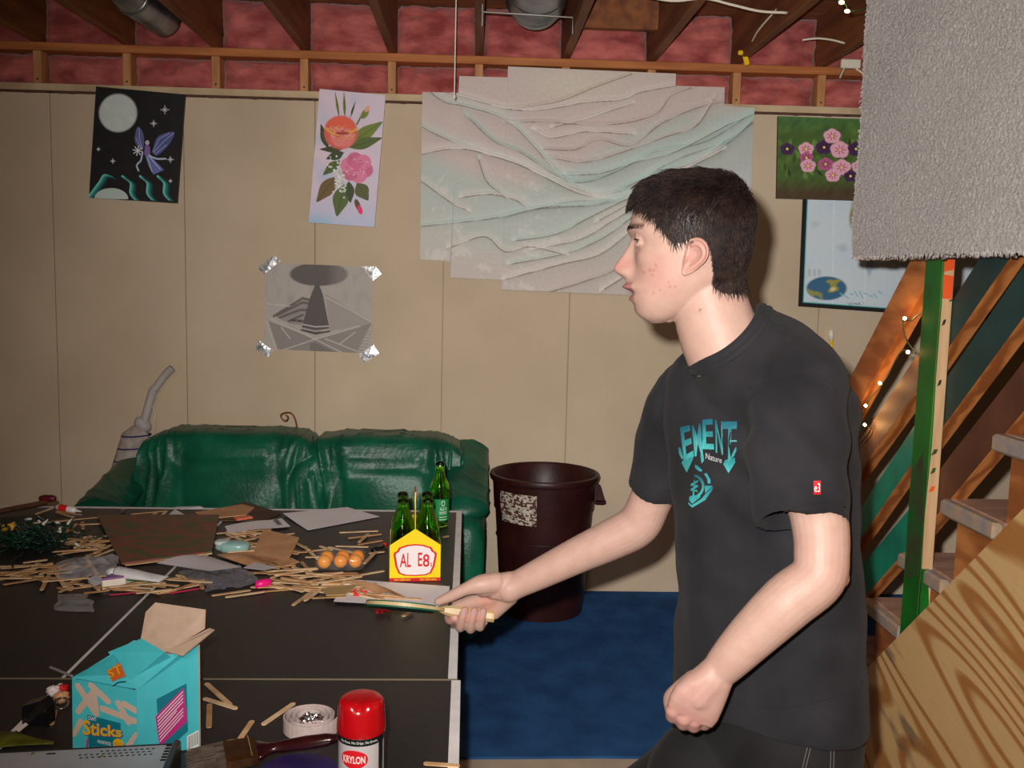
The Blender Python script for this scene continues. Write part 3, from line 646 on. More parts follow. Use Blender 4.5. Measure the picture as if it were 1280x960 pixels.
# ================================================================== rubbish bin
M_bin = mat('brown_plastic', alb(56, 22, 20, .95), alb(42, 16, 15, .95), 12, .42, bump=.0006, bscale=50, spec=.4)
bc = (.326, 4.33)
bin_ = thing('rubbish_bin', 'tall brown round plastic bin with worn label beside the sofa', 'bin', (bc[0], bc[1], 0))
prof = [(.172, .0), (.190, .012), (.196, .06), (.226, .50), (.232, .50), (.238, .60), (.240, .63), (.252, .635), (.256, .648), (.252, .66), (.240, .664), (.232, .655), (.222, .50), (.188, .05), (.16, .03), (.002, .03)]
o = obj('body', lathe([(.002, 0.0)]+prof, 64, (*bc, 0), False), M_bin, bin_); auto_smooth(o, 40)
obj('rib', tube([(bc[0]+.218*cos(a), bc[1]+.218*sin(a), .37) for a in np.linspace(0, 2*pi, 65)], .004, 8, False), M_bin, bin_, smooth=True)
for sg in (1, ):
    a0 = -.35; P = np.array([bc[0]+.262*cos(a0), bc[1]+.262*sin(a0), 0])
    obj('handle', join(rbox(P[0]-.03, P[0]+.022, P[1]-.05, P[1]+.05, .545, .568, .006), prism([(P[0]-.03, P[1]-.05, .556), (P[0]+.02, P[1]-.05, .556), (P[0]-.005, P[1]-.05, .635), (P[0]-.03, P[1]-.05, .635)], (0, .008, 0)), prism([(P[0]-.03, P[1]+.042, .556), (P[0]+.02, P[1]+.042, .556), (P[0]-.005, P[1]+.042, .635), (P[0]-.03, P[1]+.042, .635)], (0, .008, 0))), M_bin, bin_)
# torn label on the bin, curved to it
aL = [math.atan2(pY(621, 610, 4.1)[1]-bc[1], pY(621, 610, 4.1)[0]-bc[0]), math.atan2(pY(667, 610, 4.09)[1]-bc[1], pY(667, 610, 4.09)[0]-bc[0])]
nu, nv = 60, 54; u, w = np.meshgrid(np.linspace(0, 1, nu), np.linspace(0, 1, nv), indexing='ij'); u = u.ravel(); w = w.ravel()
an = -2.62+.84*u; zz = .46+.14*w; rr = .1955+(.226-.196)*(zz-.06)/.44+.0025
rr = np.where(zz > .5, .232+(.238-.232)*(zz-.5)/.1+.0022, rr+.006*((zz > .497)))
n = snoise(np.c_[u*3, w*2.5, 0*u], 3, 71, 16); cl = np.where((n > .0)[:, None], lin((168, 160, 146)), lin((70, 40, 34))); cl = np.where((n > 1.)[:, None], lin((120, 110, 104)), cl)
obj('worn_label', (np.c_[bc[0]+rr*np.cos(an), bc[1]+rr*np.sin(an), zz], gridf(nu, nv)), M_paper, bin_, colors=cl/.62)

# ================================================================== table tennis table
TZ = .76; TX, TY, TA = -.039, 3.172, .010
def tp_(dx, dy, z=TZ): return np.array([TX+cos(TA)*dx-sin(TA)*dy, TY+sin(TA)*dx+cos(TA)*dy, z])
M_tt = mat('table_black', alb(37, 36, 39, 1.0), alb(46, 42, 42, 1.0), 3.5, .42, bump=.0004, bscale=220, spec=.4, detail=8)
M_wh = mat('table_white_line', (.9, .88, .89), (.8, .78, .79), 30, .5)
M_leg = mat('table_leg_black', (.02, .02, .022), rough=.4, metal=.3)
def half(x0, x1, y0, y1, label, far):
    base = tp_((x0+x1)/2, (y0+y1)/2, 0); t = thing('table_half', label, 'table', base, 'halves of the table tennis table' if False else None)
    def bar(xa, xb, ya, yb, za, zb, m, n, ch=.0008):
        v, f = rbox(xa, xb, ya, yb, za, zb, ch); v = np.array([tp_(a, b, c) for a, b, c in v]); return obj(n, (v, f), m, t)
    bar(x0, x1, y0, y1, TZ-.019, TZ, M_tt, 'top', .0015)
    lw = .019; e = .0006
    bar(x1-lw, x1-.001, y0+.001, y1-.001, TZ-.001, TZ+e, M_wh, 'side_line', .0002)
    bar(x0+.001, x0+lw, y0+.001, y1-.001, TZ-.001, TZ+e, M_wh, 'side_line', .0002)
    if far: bar(x0+lw, x1-lw, y1-lw, y1-.001, TZ-.001, TZ+e, M_wh, 'end_line', .0002)
    else: bar(x0+lw, x1-lw, y0+.001, y0+lw, TZ-.001, TZ+e, M_wh, 'end_line', .0002)
    xc = (x0+x1)/2; bar(xc-.0035, xc+.0035, y0+.002, y1-.02, TZ-.001, TZ+e, M_wh, 'centre_line', .0002)
    if far: bar(x0, x1-.0, y0-.0012, y0+.0004, TZ-.012, TZ+.0012, mat('table_edge_tan', alb(120, 110, 86, 1.1), rough=.6), 'edge_strip', .0001)
    bar(x0+.03, x1-.03, y0+.03, y0+.05, TZ-.06, TZ-.0195, M_leg, 'apron'); bar(x0+.03, x1-.03, y1-.05, y1-.03, TZ-.06, TZ-.0195, M_leg, 'apron')
    for X in (x0+.12, x1-.2):
        for Y in (y0+.16, y1-.2): bar(X, X+.03, Y, Y+.03, 0, TZ-.02, M_leg, 'leg', .003)
    return t
half(-1.525, 0, -1.368, 0, 'far half of the black table tennis table, strewn with craft litter', True)
half(-1.518, .007, -2.74, -1.372, 'near half of the black table tennis table with box and spray can', False)

# ================================================================== staircase
M_ply = mat('plywood', alb(190, 148, 88, 1.0), alb(150, 92, 42, 1.0), 1.0, .6, wave=False)
def ply_material():
    """rotary-cut fir face: wide wandering cathedral bands along the sheet"""
    m = M_ply; nt = m.node_tree; N = nt.nodes; L = nt.links
    for n in list(N):
        if n.type in ('TEX_NOISE', 'MAP_RANGE', 'MIX', 'MAPPING', 'TEX_COORD', 'BUMP'): N.remove(n)
    b = N['Principled BSDF']; tc = N.new('ShaderNodeTexCoord')
    r = N.new('ShaderNodeMapping'); r.inputs['Rotation'].default_value = (radians(-14), 0, 0); L.new(tc.outputs['Object'], r.inputs['Vector'])
    s1 = N.new('ShaderNodeMapping'); s1.inputs['Scale'].default_value = (1, .55, 3.0); L.new(r.outputs[0], s1.inputs['Vector'])
    nz = N.new('ShaderNodeTexNoise'); nz.inputs['Scale'].default_value = 1.15; nz.inputs['Detail'].default_value = 1.0; nz.inputs['Roughness'].default_value = .4; L.new(s1.outputs[0], nz.inputs['Vector'])
    mu = N.new('ShaderNodeMath'); mu.operation = 'MULTIPLY'; mu.inputs[1].default_value = 105; L.new(nz.outputs['Fac'], mu.inputs[0])
    si = N.new('ShaderNodeMath'); si.operation = 'SINE'; L.new(mu.outputs[0], si.inputs[0])
    mr = N.new('ShaderNodeMapRange'); mr.inputs['From Min'].default_value = .0; mr.inputs['From Max'].default_value = .9; L.new(si.outputs[0], mr.inputs['Value'])
    s2 = N.new('ShaderNodeMapping'); s2.inputs['Scale'].default_value = (1, 8, 160); L.new(r.outputs[0], s2.inputs['Vector'])
    n2 = N.new('ShaderNodeTexNoise'); n2.inputs['Scale'].default_value = 2; n2.inputs['Detail'].default_value = 4; L.new(s2.outputs[0], n2.inputs['Vector'])
    mx = N.new('ShaderNodeMix'); mx.data_type = 'RGBA'; L.new(mr.outputs[0], mx.inputs['Factor']); mx.inputs['A'].default_value = (*alb(202, 164, 112, .85), 1); mx.inputs['B'].default_value = (*alb(162, 108, 56, .85), 1)
    m2 = N.new('ShaderNodeMix'); m2.data_type = 'RGBA'; m2.blend_type = 'MULTIPLY'; m2.inputs['Factor'].default_value = .5; L.new(mx.outputs['Result'], m2.inputs['A'])
    g = N.new('ShaderNodeMapRange'); g.inputs['To Min'].default_value = .55; g.inputs['To Max'].default_value = 1.2; L.new(n2.outputs['Fac'], g.inputs['Value']); L.new(g.outputs[0], m2.inputs['B'])
    # grey handling stains
    s3 = N.new('ShaderNodeMapping'); s3.inputs['Scale'].default_value = (1, 2.2, 9); L.new(r.outputs[0], s3.inputs['Vector'])
    n3 = N.new('ShaderNodeTexNoise'); n3.inputs['Scale'].default_value = 1.6; n3.inputs['Detail'].default_value = 5; L.new(s3.outputs[0], n3.inputs['Vector'])
    r3 = N.new('ShaderNodeMapRange'); r3.inputs['From Min'].default_value = .60; r3.inputs['From Max'].default_value = .70; r3.inputs['To Max'].default_value = .75; L.new(n3.outputs['Fac'], r3.inputs['Value'])
    m3 = N.new('ShaderNodeMix'); m3.data_type = 'RGBA'; L.new(r3.outputs[0], m3.inputs['Factor']); L.new(m2.outputs['Result'], m3.inputs['A']); m3.inputs['B'].default_value = (*alb(112, 92, 72, 1.1), 1)
    L.new(m3.outputs['Result'], b.inputs['Base Color'])
ply_material()
M_tread = mat('tread_wood', alb(176, 138, 116, 1.0), alb(150, 112, 92, 1.0), 5, .7, stretch=(1, 5, 5))
M_treadend = mat('tread_worn_grey', alb(140, 130, 128, 1.0), alb(166, 140, 112, 1.0), 26, .8, bump=.002)
M_fir = mat('fir_wood', alb(176, 112, 58, .85), alb(132, 74, 34, .85), 2.6, .6, wave=True, dist=7, stretch=(3, .9, 3), detail=3, lo=.1, hi=.9)
SX = 1.15
stair = thing('staircase', 'open wooden staircase with plywood side and diagonal board railing', 'staircase', (1.55, 1.9, 0))
# side panel of plywood
e0, e1 = pX(1087, 836, 1.108), pX(1279, 641, 1.108); sl = (e1[2]-e0[2])/(e1[1]-e0[1])
yb = e0[1]-(e0[2]-.02)/(-sl)*-1 if False else e0[1]+(e0[2]-.0)/(-sl)
zt = lambda Y: e0[2]+sl*(Y-e0[1])
obj('plywood_side', prism([(1.100, yb, .0), (1.100, .55, .0), (1.100, .55, zt(.55)), (1.100, yb, .001)], (.018, 0, 0)), M_ply, stair)
n0 = pX(1087, 746, SX); run, rise = -.2053, .1937
saw = []
for k in range(-3, 9):
    y, z = n0[1]+k*run, n0[2]+k*rise; saw += [(1.165, y-.02, z-.04-rise if k == -3 else z-.04-rise), (1.165, y-.02, z-.04)]
saw[0] = (1.165, saw[0][1], 0)
yl, zl = saw[-1][1], saw[-1][2]; saw += [(1.165, yl-.2, zl), (1.165, yl-.2, zl-.32), (1.165, n0[1]-3*run-.32, 0)]
obj('stringer', prism(saw, (.038, 0, 0)), M_fir, stair); obj('stringer', prism([(2.0, b, c) for a, b, c in saw], (.038, 0, 0)), M_fir, stair)
for k in range(-3, 9):
    y, z = n0[1]+k*run, n0[2]+k*rise
    obj('tread', rbox(1.155, 2.06, y-.245, y, z-.038, z, .004), M_tread, stair)
    obj('tread_end', rbox(1.128, 1.155, y-.24, y+.002, z-.040, z-.001, .006), M_treadend, stair)
    if k > -3: obj('riser', rbox(1.17, 2.04, y-.040, y-.022, z-rise+.001, z-.039, .002), M_fir, stair)
# post, painted green on its side and on the foot of its front
zb0, ztp = pX(1127, 797, 1.12)[2], 2.57
yp0, yp1 = 2.277, 2.366
M_pg = mat('post_green', alb(22, 110, 26, 1.0), alb(12, 84, 20, 1.0), 9, .5); M_pd = mat('post_bare', alb(208, 172, 132, 1.05), alb(190, 150, 108, 1.05), 8, .6, stretch=(6, 6, .6))
M_or = mat('paint_orange', alb(222, 84, 36, 1.0), rough=.45); M_dg = mat('paint_dark_smear', alb(60, 56, 38, 1.0), alb(24, 84, 28, 1.0), 14, .6)
post = obj('post', rbox(1.120, 1.150, yp0, yp1, .02, ztp, .002), M_pd, stair)
obj('side_paint', prism([(1.1188, yp0+.001, .55), (1.1188, yp1-.001, .55), (1.1188, yp1-.001, ztp-.01), (1.1188, yp0+.001, ztp-.01)], (.001, 0, 0)), M_pg, post)
def wavy(za, zb, x0, x1, amp, seed, y=yp0-.0008):
    z = np.linspace(za, zb, 24); g = snoise(np.c_[z, 0*z, 0*z], 4, seed, 6)*amp
    return prism([(x0, y, a) for a in z]+[(min(1.1505, x1+b), y, a) for a, b in zip(z[::-1], g[::-1])], (0, .0006, 0))
obj('front_paint', wavy(.55, ztp-.01, 1.1195, 1.1225, .0018, 4), M_pg, post)
obj('front_paint', wavy(.55, .85, 1.1195, 1.143, .005, 8), M_pg, post)
obj('dark_smear', prism([(1.1182, yp0+.01, .83), (1.1182, yp1-.012, .80), (1.1182, yp1-.006, 1.08), (1.1182, yp0+.03, 1.14), (1.1182, yp0+.004, .98)], (.0006, 0, 0)), M_dg, post)
zo = [pX(1180, y, 1.135)[2] for y in (322, 340, 343, 373)]
obj('orange_patch', prism([(1.123, yp0-.001, zo[1]), (1.148, yp0-.001, zo[1]+.006), (1.148, yp0-.001, zo[0]+.05), (1.122, yp0-.001, zo[0]+.05)], (0, .0008, 0)), M_or, post)
obj('orange_patch', prism([(1.124, yp0-.001, zo[3]), (1.147, yp0-.001, zo[3]-.002), (1.148, yp0-.001, zo[2]-.004), (1.122, yp0-.001, zo[2])], (0, .0008, 0)), M_or, post)
for y, x, w, m_ in ((565, 1170, .008, M_dg), (590, 1172, .007, M_dg), (612, 1168, .008, M_or), (480, 1183, .005, M_leg), (403, 1184, .005, M_leg)):
    P = pX(x, y, 1.135); obj('paint_dab', prism([(1.132+q*w, yp0-.0012, P[2]+r*.007+q*.005) for q, r in ((-1, -.6), (.5, -1), (1, .3), (-.2, 1))], (0, .0008, 0)), m_, post)
# diagonal railing boards behind the post, each ending on it in another colour
def rail(pa, pb, wz, m, x0=1.1515, th=.036, ext=(0, 0), name='rail_board', m2=None, strip=True):
    a, b = pX(*pa, x0), pX(*pb, x0); d = (b-a)/np.linalg.norm(b-a); a = a-d*ext[0]; b = b+d*ext[1]
    dn = np.array([0, 0, -wz]); v, f = prism([a, b, b+dn, a+dn], (th, 0, 0))
    o = obj(name, (v, f), M_fir, stair)
    if m is not M_fir:
        q = [a+dn*.0, b+dn*.0, b+dn*.97, a+dn*.97]
        obj('paint', prism([p_-np.array([.0008, 0, 0]) for p_ in q], (.0006, 0, 0)), m, o)
    return o
M_t1 = mat('paint_teal', alb(18, 132, 104, 1.0), alb(14, 112, 92, 1.0), 10, .4); M_t2 = mat('paint_dark_teal', alb(24, 62, 60, 1.0), alb(18, 50, 50, 1.0), 10, .5)
M_gb = mat('paint_grey_brown', alb(104, 78, 66, 1.0), alb(88, 64, 54, 1.0), 14, .6); M_br = mat('paint_brown', alb(98, 56, 36, 1.0), alb(82, 46, 30, 1.0), 10, .55)
rail((1062, 474), (1137, 328), .155, M_fir, ext=(.35, .55), name='handrail')
yp = (yp0+yp1)/2
rail((1077, 548), (1162, 421), .105, M_gb, ext=(.30, 0)); rail((1163, 419), (1240, 300), .115, M_t2, ext=(.0, .4))
rail((1073, 640), (1158, 509), .105, M_t1, ext=(.22, 0)); rail((1159, 508), (1280, 332), .125, M_t2, ext=(0, .35))
rail((1067, 720), (1150, 620), .115, M_t1, ext=(.22, 0)); rail((1151, 618), (1280, 452), .120, M_br, ext=(0, .35))
# fairy lights along the handrail
M_gw = mat('lamp_wire', (.01, .03, .015), rough=.5); M_glow = mat('lamp_glow', (1, .8, .5), emit=(1, .62, .28), estr=26)
fl_t = thing('fairy_lights', 'string of small warm fairy lights along the wooden stair handrail', 'lights', pX(1081, 533, 1.13))
bul = [(1131, 398), (1135, 440), (1100, 479), (1082, 507), (1081, 531)]
pth = [pX(*q, 1.143) for q in ((1190, 375), (1150, 392), (1140, 400), (1128, 402), (1133, 425), (1145, 442), (1128, 438), (1112, 465), (1100, 484), (1086, 500), (1080, 515), (1072, 528), (1088, 537), (1070, 560))]
obj('wire', tube(smooth_path(pth, 5), .0018, 6), M_gw, fl_t)
for q in bul:
    c = pX(*q, 1.128); g = obj('bulb', sphere(c, (.0035, .008, .0045), 10, 8), M_glow, fl_t, smooth=True)
    obj('socket', tube([c+(.002, .006, 0), c+(.006, .022, -.004)], .004, 8), M_gw, fl_t)
    light('fairy_bulb_light', 'POINT', tuple(c-np.array([.012, 0, 0])), .22, (1, .5, .16), shadow_soft_size=.004)
f2 = thing('fairy_lights', 'two glowing fairy lights on a wire under the joists near the grey carpet', 'lights', pY(1056, 8, 2.9))
obj('wire', tube(smooth_path([pY(1030, -10, 2.9), pY(1056, 5, 2.9), pY(1060, 14, 2.9), pY(1076, 12, 2.9), pY(1096, 6, 2.9)], 5), .002, 6), M_gw, f2)
for q in ((1052, 3), (1059, 14)):
    c = pY(*q, 2.895); obj('bulb', sphere(c, (.008, .005, .005), 10, 8), M_glow, f2, smooth=True)
    light('fairy_bulb_light', 'POINT', tuple(c-np.array([0, .02, 0])), .10, (1, .5, .16), shadow_soft_size=.004)

# ================================================================== grey carpet remnant hanging from the joists
M_gc = mat('grey_carpet', alb(182, 176, 172, .62), alb(134, 128, 126, .62), 420, .95, bump=.004, bscale=640, detail=4, lo=.3, hi=.7, spec=.15)
A0, B0 = pY(1065, 321, 2.5), pX(1280, 313, 1.080)
dxy = (B0-A0); dxy[2] = 0; Lc = np.linalg.norm(dxy); dh = dxy/Lc; nn = np.array([dh[1], -dh[0], 0]); nn = nn if nn[1] < 0 else -nn
ctop = pY(1091, -2, 2.5)
Wc = .84; nu, nv = 300, 340; u, w = np.meshgrid(np.linspace(0, 1, nu), np.linspace(0, 1, nv), indexing='ij'); u = u.ravel(); w = w.ravel()
zbot = A0[2]+(B0[2]-A0[2])*(u*Wc/Lc); shift = (ctop-A0)@dh
H_ = 2.572-zbot
P = A0[None, :2]*0; base = A0+np.outer(u*Wc, dh); base[:, 2] = zbot+w*H_
base[:, :2] += np.outer(w*shift*H_/(ctop[2]-A0[2])*(1-u*.7), dh[:2])
rz = rng.normal(size=len(u))*.0013+snoise(base, 3, 91)*.003
base += np.outer(rz, nn)
edge = (w < 1/nv*1.5)+(u < 1/nu*1.5); base[:, 2] -= (w == 0)*np.abs(rng.normal(size=len(u)))*.006; base -= np.outer((u == 0)*np.abs(rng.normal(size=len(u)))*.004, dh)
f = gridf(nu, nv); n = len(base); back = base-np.outer(np.full(n, .014), nn); bf = [tuple(n+i for i in q)[::-1] for q in gridf(nu, nv)]
rim = [i*nv for i in range(nu)]+[(nu-1)*nv+j for j in range(1, nv)]+[i*nv+nv-1 for i in range(nu-2, -1, -1)]+[j for j in range(nv-2, 0, -1)]
rf = [(rim[i], rim[(i+1) % len(rim)], n+rim[(i+1) % len(rim)], n+rim[i]) for i in range(len(rim))]
gc = thing('carpet_remnant', 'grey carpet remnant hanging from the ceiling joists beside the stairs', 'carpet', A0)
obj('pile', (np.vstack([base, back]), f+bf+rf), M_gc, gc, smooth=True)
# frayed tufts along bottom and side
tm = MB()
for i in range(900):
    if i < 620: t = random.random(); q = A0+dh*Wc*t; q[2] = A0[2]+(B0[2]-A0[2])*(t*Wc/Lc); d = np.array([random.gauss(0, .3), random.gauss(0, .3), -1])
    else: t = random.random(); q = A0+dh*shift*t+np.array([0, 0, (2.57-A0[2])*t]); d = -dh+np.array([0, 0, random.gauss(0, .5)])
    q = q-nn*random.uniform(-.003, .012); d = d/np.linalg.norm(d)*random.uniform(.004, .012); tm.add(tube([q, q+d*.6, q+d], [.0016, .0013, .0004], 4))
obj('frayed_edge', tm.get(), M_gc, gc, kind='stuff')
M_back = mat('carpet_backing', alb(70, 30, 24, .9), rough=.9)
bk = A0-nn*.0155; P4 = [A0-nn*.015+dh*.005+(0, 0, -.010), A0-nn*.015+dh*Wc+(0, 0, (B0[2]-A0[2])*Wc/Lc-.010)]
obj('backing', prism([P4[0], P4[1], P4[1]+(0, 0, .9), P4[0]+dh*.04+(0, 0, .9)], -nn*.003), M_back, gc)
# ================================================================== things on the table
T0 = TZ+.0008
def T(x, y, h=0.): return pZ(x, y, T0+h)
# ---- craft sticks
M_st = [mat('stick_birch', alb(226, 190, 146, .95), alb(200, 158, 112, .95), 3, .6, stretch=(1, 8, 1), detail=5), mat('stick_pale', alb(236, 208, 168, .95), alb(216, 180, 136, .95), 3, .6, stretch=(1, 8, 1)), mat('stick_tan', alb(204, 160, 112, .95), alb(182, 138, 92, .95), 3, .6, stretch=(1, 8, 1))]
SL, SW, SH = .114, .0098, .0019
def stick_mesh(l):
    o = []
    for s, a0 in ((1, 0), (-1, pi)):
        for k in range(5): a = a0-0+pi*k/4; o.append((SW/2*cos(a), s*(l/2-SW/2)+SW/2*sin(a), 0))
    return prism(o, (0, 0, SH))
protos = {}
def stick(P, Q, lab, group, mi=0, tilt=0):
    l = float(np.clip(np.linalg.norm(Q[:2]-P[:2]), .02, .21)); key = (round(l/.012), mi)
    if key not in protos:
        o = obj('craft_stick', stick_mesh(key[0]*.012), M_st[mi], origin=(0, 0, 0)); protos[key] = o; first = True
    else:
        o = protos[key].copy(); COL.objects.link(o)
    c = (P+Q)/2; d = Q-P; o.location = tuple(c)
    o.rotation_euler = (math.atan2(d[2], math.hypot(d[0], d[1])), 0, math.atan2(d[1], d[0])-pi/2)
    tagit(o, lab, 'craft stick', group); return o
LM = [((40, 680), 'next to the green wire tangle'), ((30, 718), 'in the pile below the green wire tangle'), ((105, 650), 'between the wire tangle and the far edge'), ((185, 645), 'by the far edge behind the mottled board'),
      ((112, 672), 'at the left corner of the mottled board'), ((98, 735), 'in front of the clear crinkled wrapper'), ((150, 738), 'by the small purple-lidded box'), ((200, 737), 'in front of the white flat tube'),
      ((245, 735), 'under the edge of the smoky plastic bag'), ((290, 742), 'jutting out in front of the smoky plastic bag'), ((300, 668), 'between the paper strip and the grey-green mouse'), ((350, 690), 'behind the square brown card piece'),
      ((400, 690), 'just behind the orange balls'), ((440, 668), 'on bare black table left of the bottle carrier'), ((460, 684), 'by the small black lighter'), ((345, 732), 'beside the pink cap'), ((385, 715), 'in front of the orange balls'),
      ((385, 742), 'at the near rim of the heap left of the paper'), ((440, 738), 'on the left end of the paper under the paddle'), ((490, 745), 'on the paper just behind the paddle'), ((510, 767), 'half under the paddle blade'), ((556, 671), 'right of the bottle carrier')]
def zone(x, y):
    k = min(range(len(LM)), key=lambda i: (LM[i][0][0]-x)**2+((LM[i][0][1]-y)*2.2)**2); return 'craft stick lying '+LM[k][1], 'craft sticks '+LM[k][1]
NEAR = ['craft stick slanting down to the right, topmost of four beside the turquoise box', 'craft stick crossing under the slanting one right of the turquoise box', 'craft stick pointing at the camera beside the clear bead', 'craft stick slanting up between the turquoise box and tape roll',
        'craft stick lying alone just behind the tape roll', 'craft stick lying flat behind the brush ferrule', 'craft stick half hidden behind the paint brush handle', 'craft stick lying along the purple lid', 'craft stick below the steel loop left of the turquoise box', 'craft stick at the bottom frame edge right of the spray can']
EX = {'near': [(258, 855, 288, 882), (253, 873, 298, 887), (262, 880, 261, 911), (316, 901, 299, 926), (367, 880, 329, 906), (282, 928, 302, 926), (318, 930, 345, 934), (356, 955, 420, 961), (70, 885, 64, 906), (530, 955, 574, 958)],
 'left': [(44, 643, 67, 635), (71, 639, 102, 644), (70, 640, 92, 647), (42, 654, 84, 651), (60, 653, 131, 646), (78, 669, 96, 655), (83, 660, 101, 668), (103, 652, 104, 662), (100, 656, 124, 655), (75, 677, 87, 673), (88, 680, 98, 676), (90, 677, 108, 671), (93, 686, 113, 670), (98, 687, 111, 671), (107, 675, 154, 666), (110, 681, 132, 685), (77, 692, 130, 686), (117, 692, 140, 681), (118, 696, 145, 686), (108, 695, 125, 690), (0, 711, 39, 708), (28, 704, 60, 700), (164, 643, 207, 639), (180, 650, 196, 641), (198, 649, 208, 639), (160, 651, 173, 648), (138, 645, 142, 645), (12, 658, 20, 654)],
 'heap': [(0, 716, 60, 714), (0, 718, 28, 720), (8, 724, 57, 720), (5, 731, 55, 723), (52, 738, 61, 720), (64, 706, 81, 734), (72, 735, 90, 738), (73, 741, 92, 733), (82, 734, 97, 723), (86, 732, 116, 717), (90, 736, 115, 733), (108, 698, 125, 724), (104, 742, 138, 738), (112, 727, 124, 738), (150, 733, 190, 736), (160, 729, 207, 734), (158, 736, 200, 742), (170, 742, 215, 737), (195, 743, 222, 739), (140, 737, 180, 739), (220, 719, 268, 732), (225, 724, 250, 729), (264, 745, 314, 738), (281, 747, 331, 740), (232, 722, 262, 726), (155, 707, 262, 694)],
 'mid': [(425, 666, 472, 664), (436, 673, 476, 668), (449, 678, 460, 668), (420, 683, 460, 684), (448, 681, 478, 676), (462, 692, 480, 690), (410, 684, 450, 693), (340, 693, 386, 690), (373, 691, 415, 686), (380, 697, 410, 696), (345, 686, 375, 690), (340, 671, 368, 667), (380, 683, 398, 700), (288, 665, 340, 662), (290, 671, 320, 667), (283, 668, 306, 676), (300, 676, 330, 682), (366, 677, 387, 688), (415, 688, 400, 683), (355, 690, 374, 693), (280, 674, 310, 668), (305, 683, 330, 690), (553, 672, 562, 670), (455, 705, 470, 690), (440, 721, 480, 714)],
 'paper': [(377, 703, 390, 718), (365, 709, 406, 722), (383, 717, 414, 719), (328, 740, 362, 737), (338, 723, 372, 712), (342, 728, 398, 731), (335, 732, 400, 737), (366, 757, 393, 738), (380, 752, 400, 738), (390, 748, 432, 746), (366, 733, 430, 735), (400, 725, 440, 742), (406, 720, 470, 733), (430, 738, 480, 748), (426, 731, 450, 744), (448, 736, 478, 741), (440, 745, 500, 748), (503, 771, 517, 763), (350, 722, 392, 728), (360, 718, 385, 728), (430, 727, 480, 745), (480, 736, 505, 747), (395, 729, 440, 722), (345, 735, 410, 741)]}
nst = 0
for zn, L_ in EX.items():
    for i, (a, b, c_, d_) in enumerate(L_):
        lv = 0 if zn == 'near' else (.0022*(nst % 4))
        if (a, b) == (155, 707): lv = .004
        lb_ = (NEAR[i], 'craft sticks on the near half of the table') if zn == 'near' else zone((a+c_)/2, (b+d_)/2)
        stick(T(a, b, lv+.0002), T(c_, d_, lv+.0002), *lb_, mi=(nst*7) % 3); nst += 1
# denser heap between: scattered along the strip, higher layers on top
def scatter(zn, n, poly_, hmax):
    global nst
    k = 0; P_ = np.array(poly_, float)
    while k < n:
        x, y = random.uniform(P_[:, 0].min(), P_[:, 0].max()), random.uniform(P_[:, 1].min(), P_[:, 1].max())
        ins = False; j = len(P_)-1
        for i in range(len(P_)):
            if (P_[i, 1] > y) != (P_[j, 1] > y) and x < (P_[j, 0]-P_[i, 0])*(y-P_[i, 1])/(P_[j, 1]-P_[i, 1])+P_[i, 0]: ins = not ins
            j = i
        if not ins: continue
        a = random.gauss(0.1, .55); l = random.choice([SL, SL, SL, .08, .06]); h = .0022*random.randint(0, hmax)
        c_ = T(x, y, h+.0003); d_ = np.array([cos(a), sin(a), 0])*l/2
        stick(c_-d_, c_+d_, *zone(x, y), mi=random.randint(0, 2)); k += 1; nst += 1
scatter('heap', 40, [(0, 707), (60, 705), (130, 712), (215, 722), (262, 730), (200, 740), (120, 735), (60, 728), (0, 724)], 5)
scatter('paper', 34, [(330, 706), (380, 712), (470, 735), (500, 748), (420, 744), (370, 742), (330, 735)], 4)
scatter('mid', 16, [(278, 662), (330, 664), (345, 690), (320, 700), (290, 678)], 4)
scatter('left', 12, [(80, 668), (125, 675), (130, 690), (85, 695)], 3)

def slab(name, pts, h0, th, m, label=None, cat=None, parent=None, curl=None, n=14, colors=None):
    """sheet lying on the table from its corner pixels; curl(u,w)->lift"""
    c4 = [T(*p, h0) for p in pts]
    if len(pts) != 4 or curl is None:
        return obj(name, prism(c4, (0, 0, th)), m, parent, label=label, cat=cat)
    u, w = np.meshgrid(np.linspace(0, 1, n), np.linspace(0, 1, n), indexing='ij'); u = u.ravel(); w = w.ravel()
    v = quadmap(np.c_[u, w], c4[3], c4[2], c4[0], c4[1]); v[:, 2] += curl(u, w)
    top = v+np.array([0, 0, th]); f = gridf(n, n); N_ = len(v)
    return obj(name, (np.vstack([top, v]), f+[tuple(N_+i for i in q)[::-1] for q in f]), m, parent, smooth=True, label=label, cat=cat)
M_sheet = mat('white_paper', alb(206, 198, 204, .62), alb(196, 188, 194, .62), 8, .7)
M_card = mat('brown_card', alb(176, 134, 98, .62), alb(160, 118, 84, .62), 14, .8)
M_dcard = mat('dark_card', alb(84, 62, 48, .8), alb(70, 50, 40, .8), 14, .8)
# painted board
bd = slab('painted_board', [(121, 645), (274, 645), (265, 691), (152, 706)], .006, .005, mat('board_mottled', alb(100, 52, 44, .5), alb(62, 66, 42, .5), 16, .55, stretch=(1, 1.6, 1), detail=8, lo=.4, hi=.6), 'mottled dark red and green board among the litter at left', 'board')
obj('board_edge', tube([T(156, 706, .004), T(265, 692, .004)], .0022, 6), M_st[1], label='long thin pale strip along the near edge of the mottled board', cat='strip')
slab('paper_sheet', [(354, 644), (434, 634), (475, 646), (385, 663)], .0012, .0006, M_sheet, 'large white paper sheet near the far table edge', 'paper', curl=lambda u, w: .006*(1-u)*w**2)
lp = thing('paper_strip', 'narrow white packaging strip with a hanging slot behind the mouse', 'packaging', T(320, 657, .01))
slab('strip', [(281, 658), (352, 647), (363, 657), (286, 667)], .0075, .0008, M_sheet, parent=lp, curl=lambda u, w: .003*np.sin(u*5))
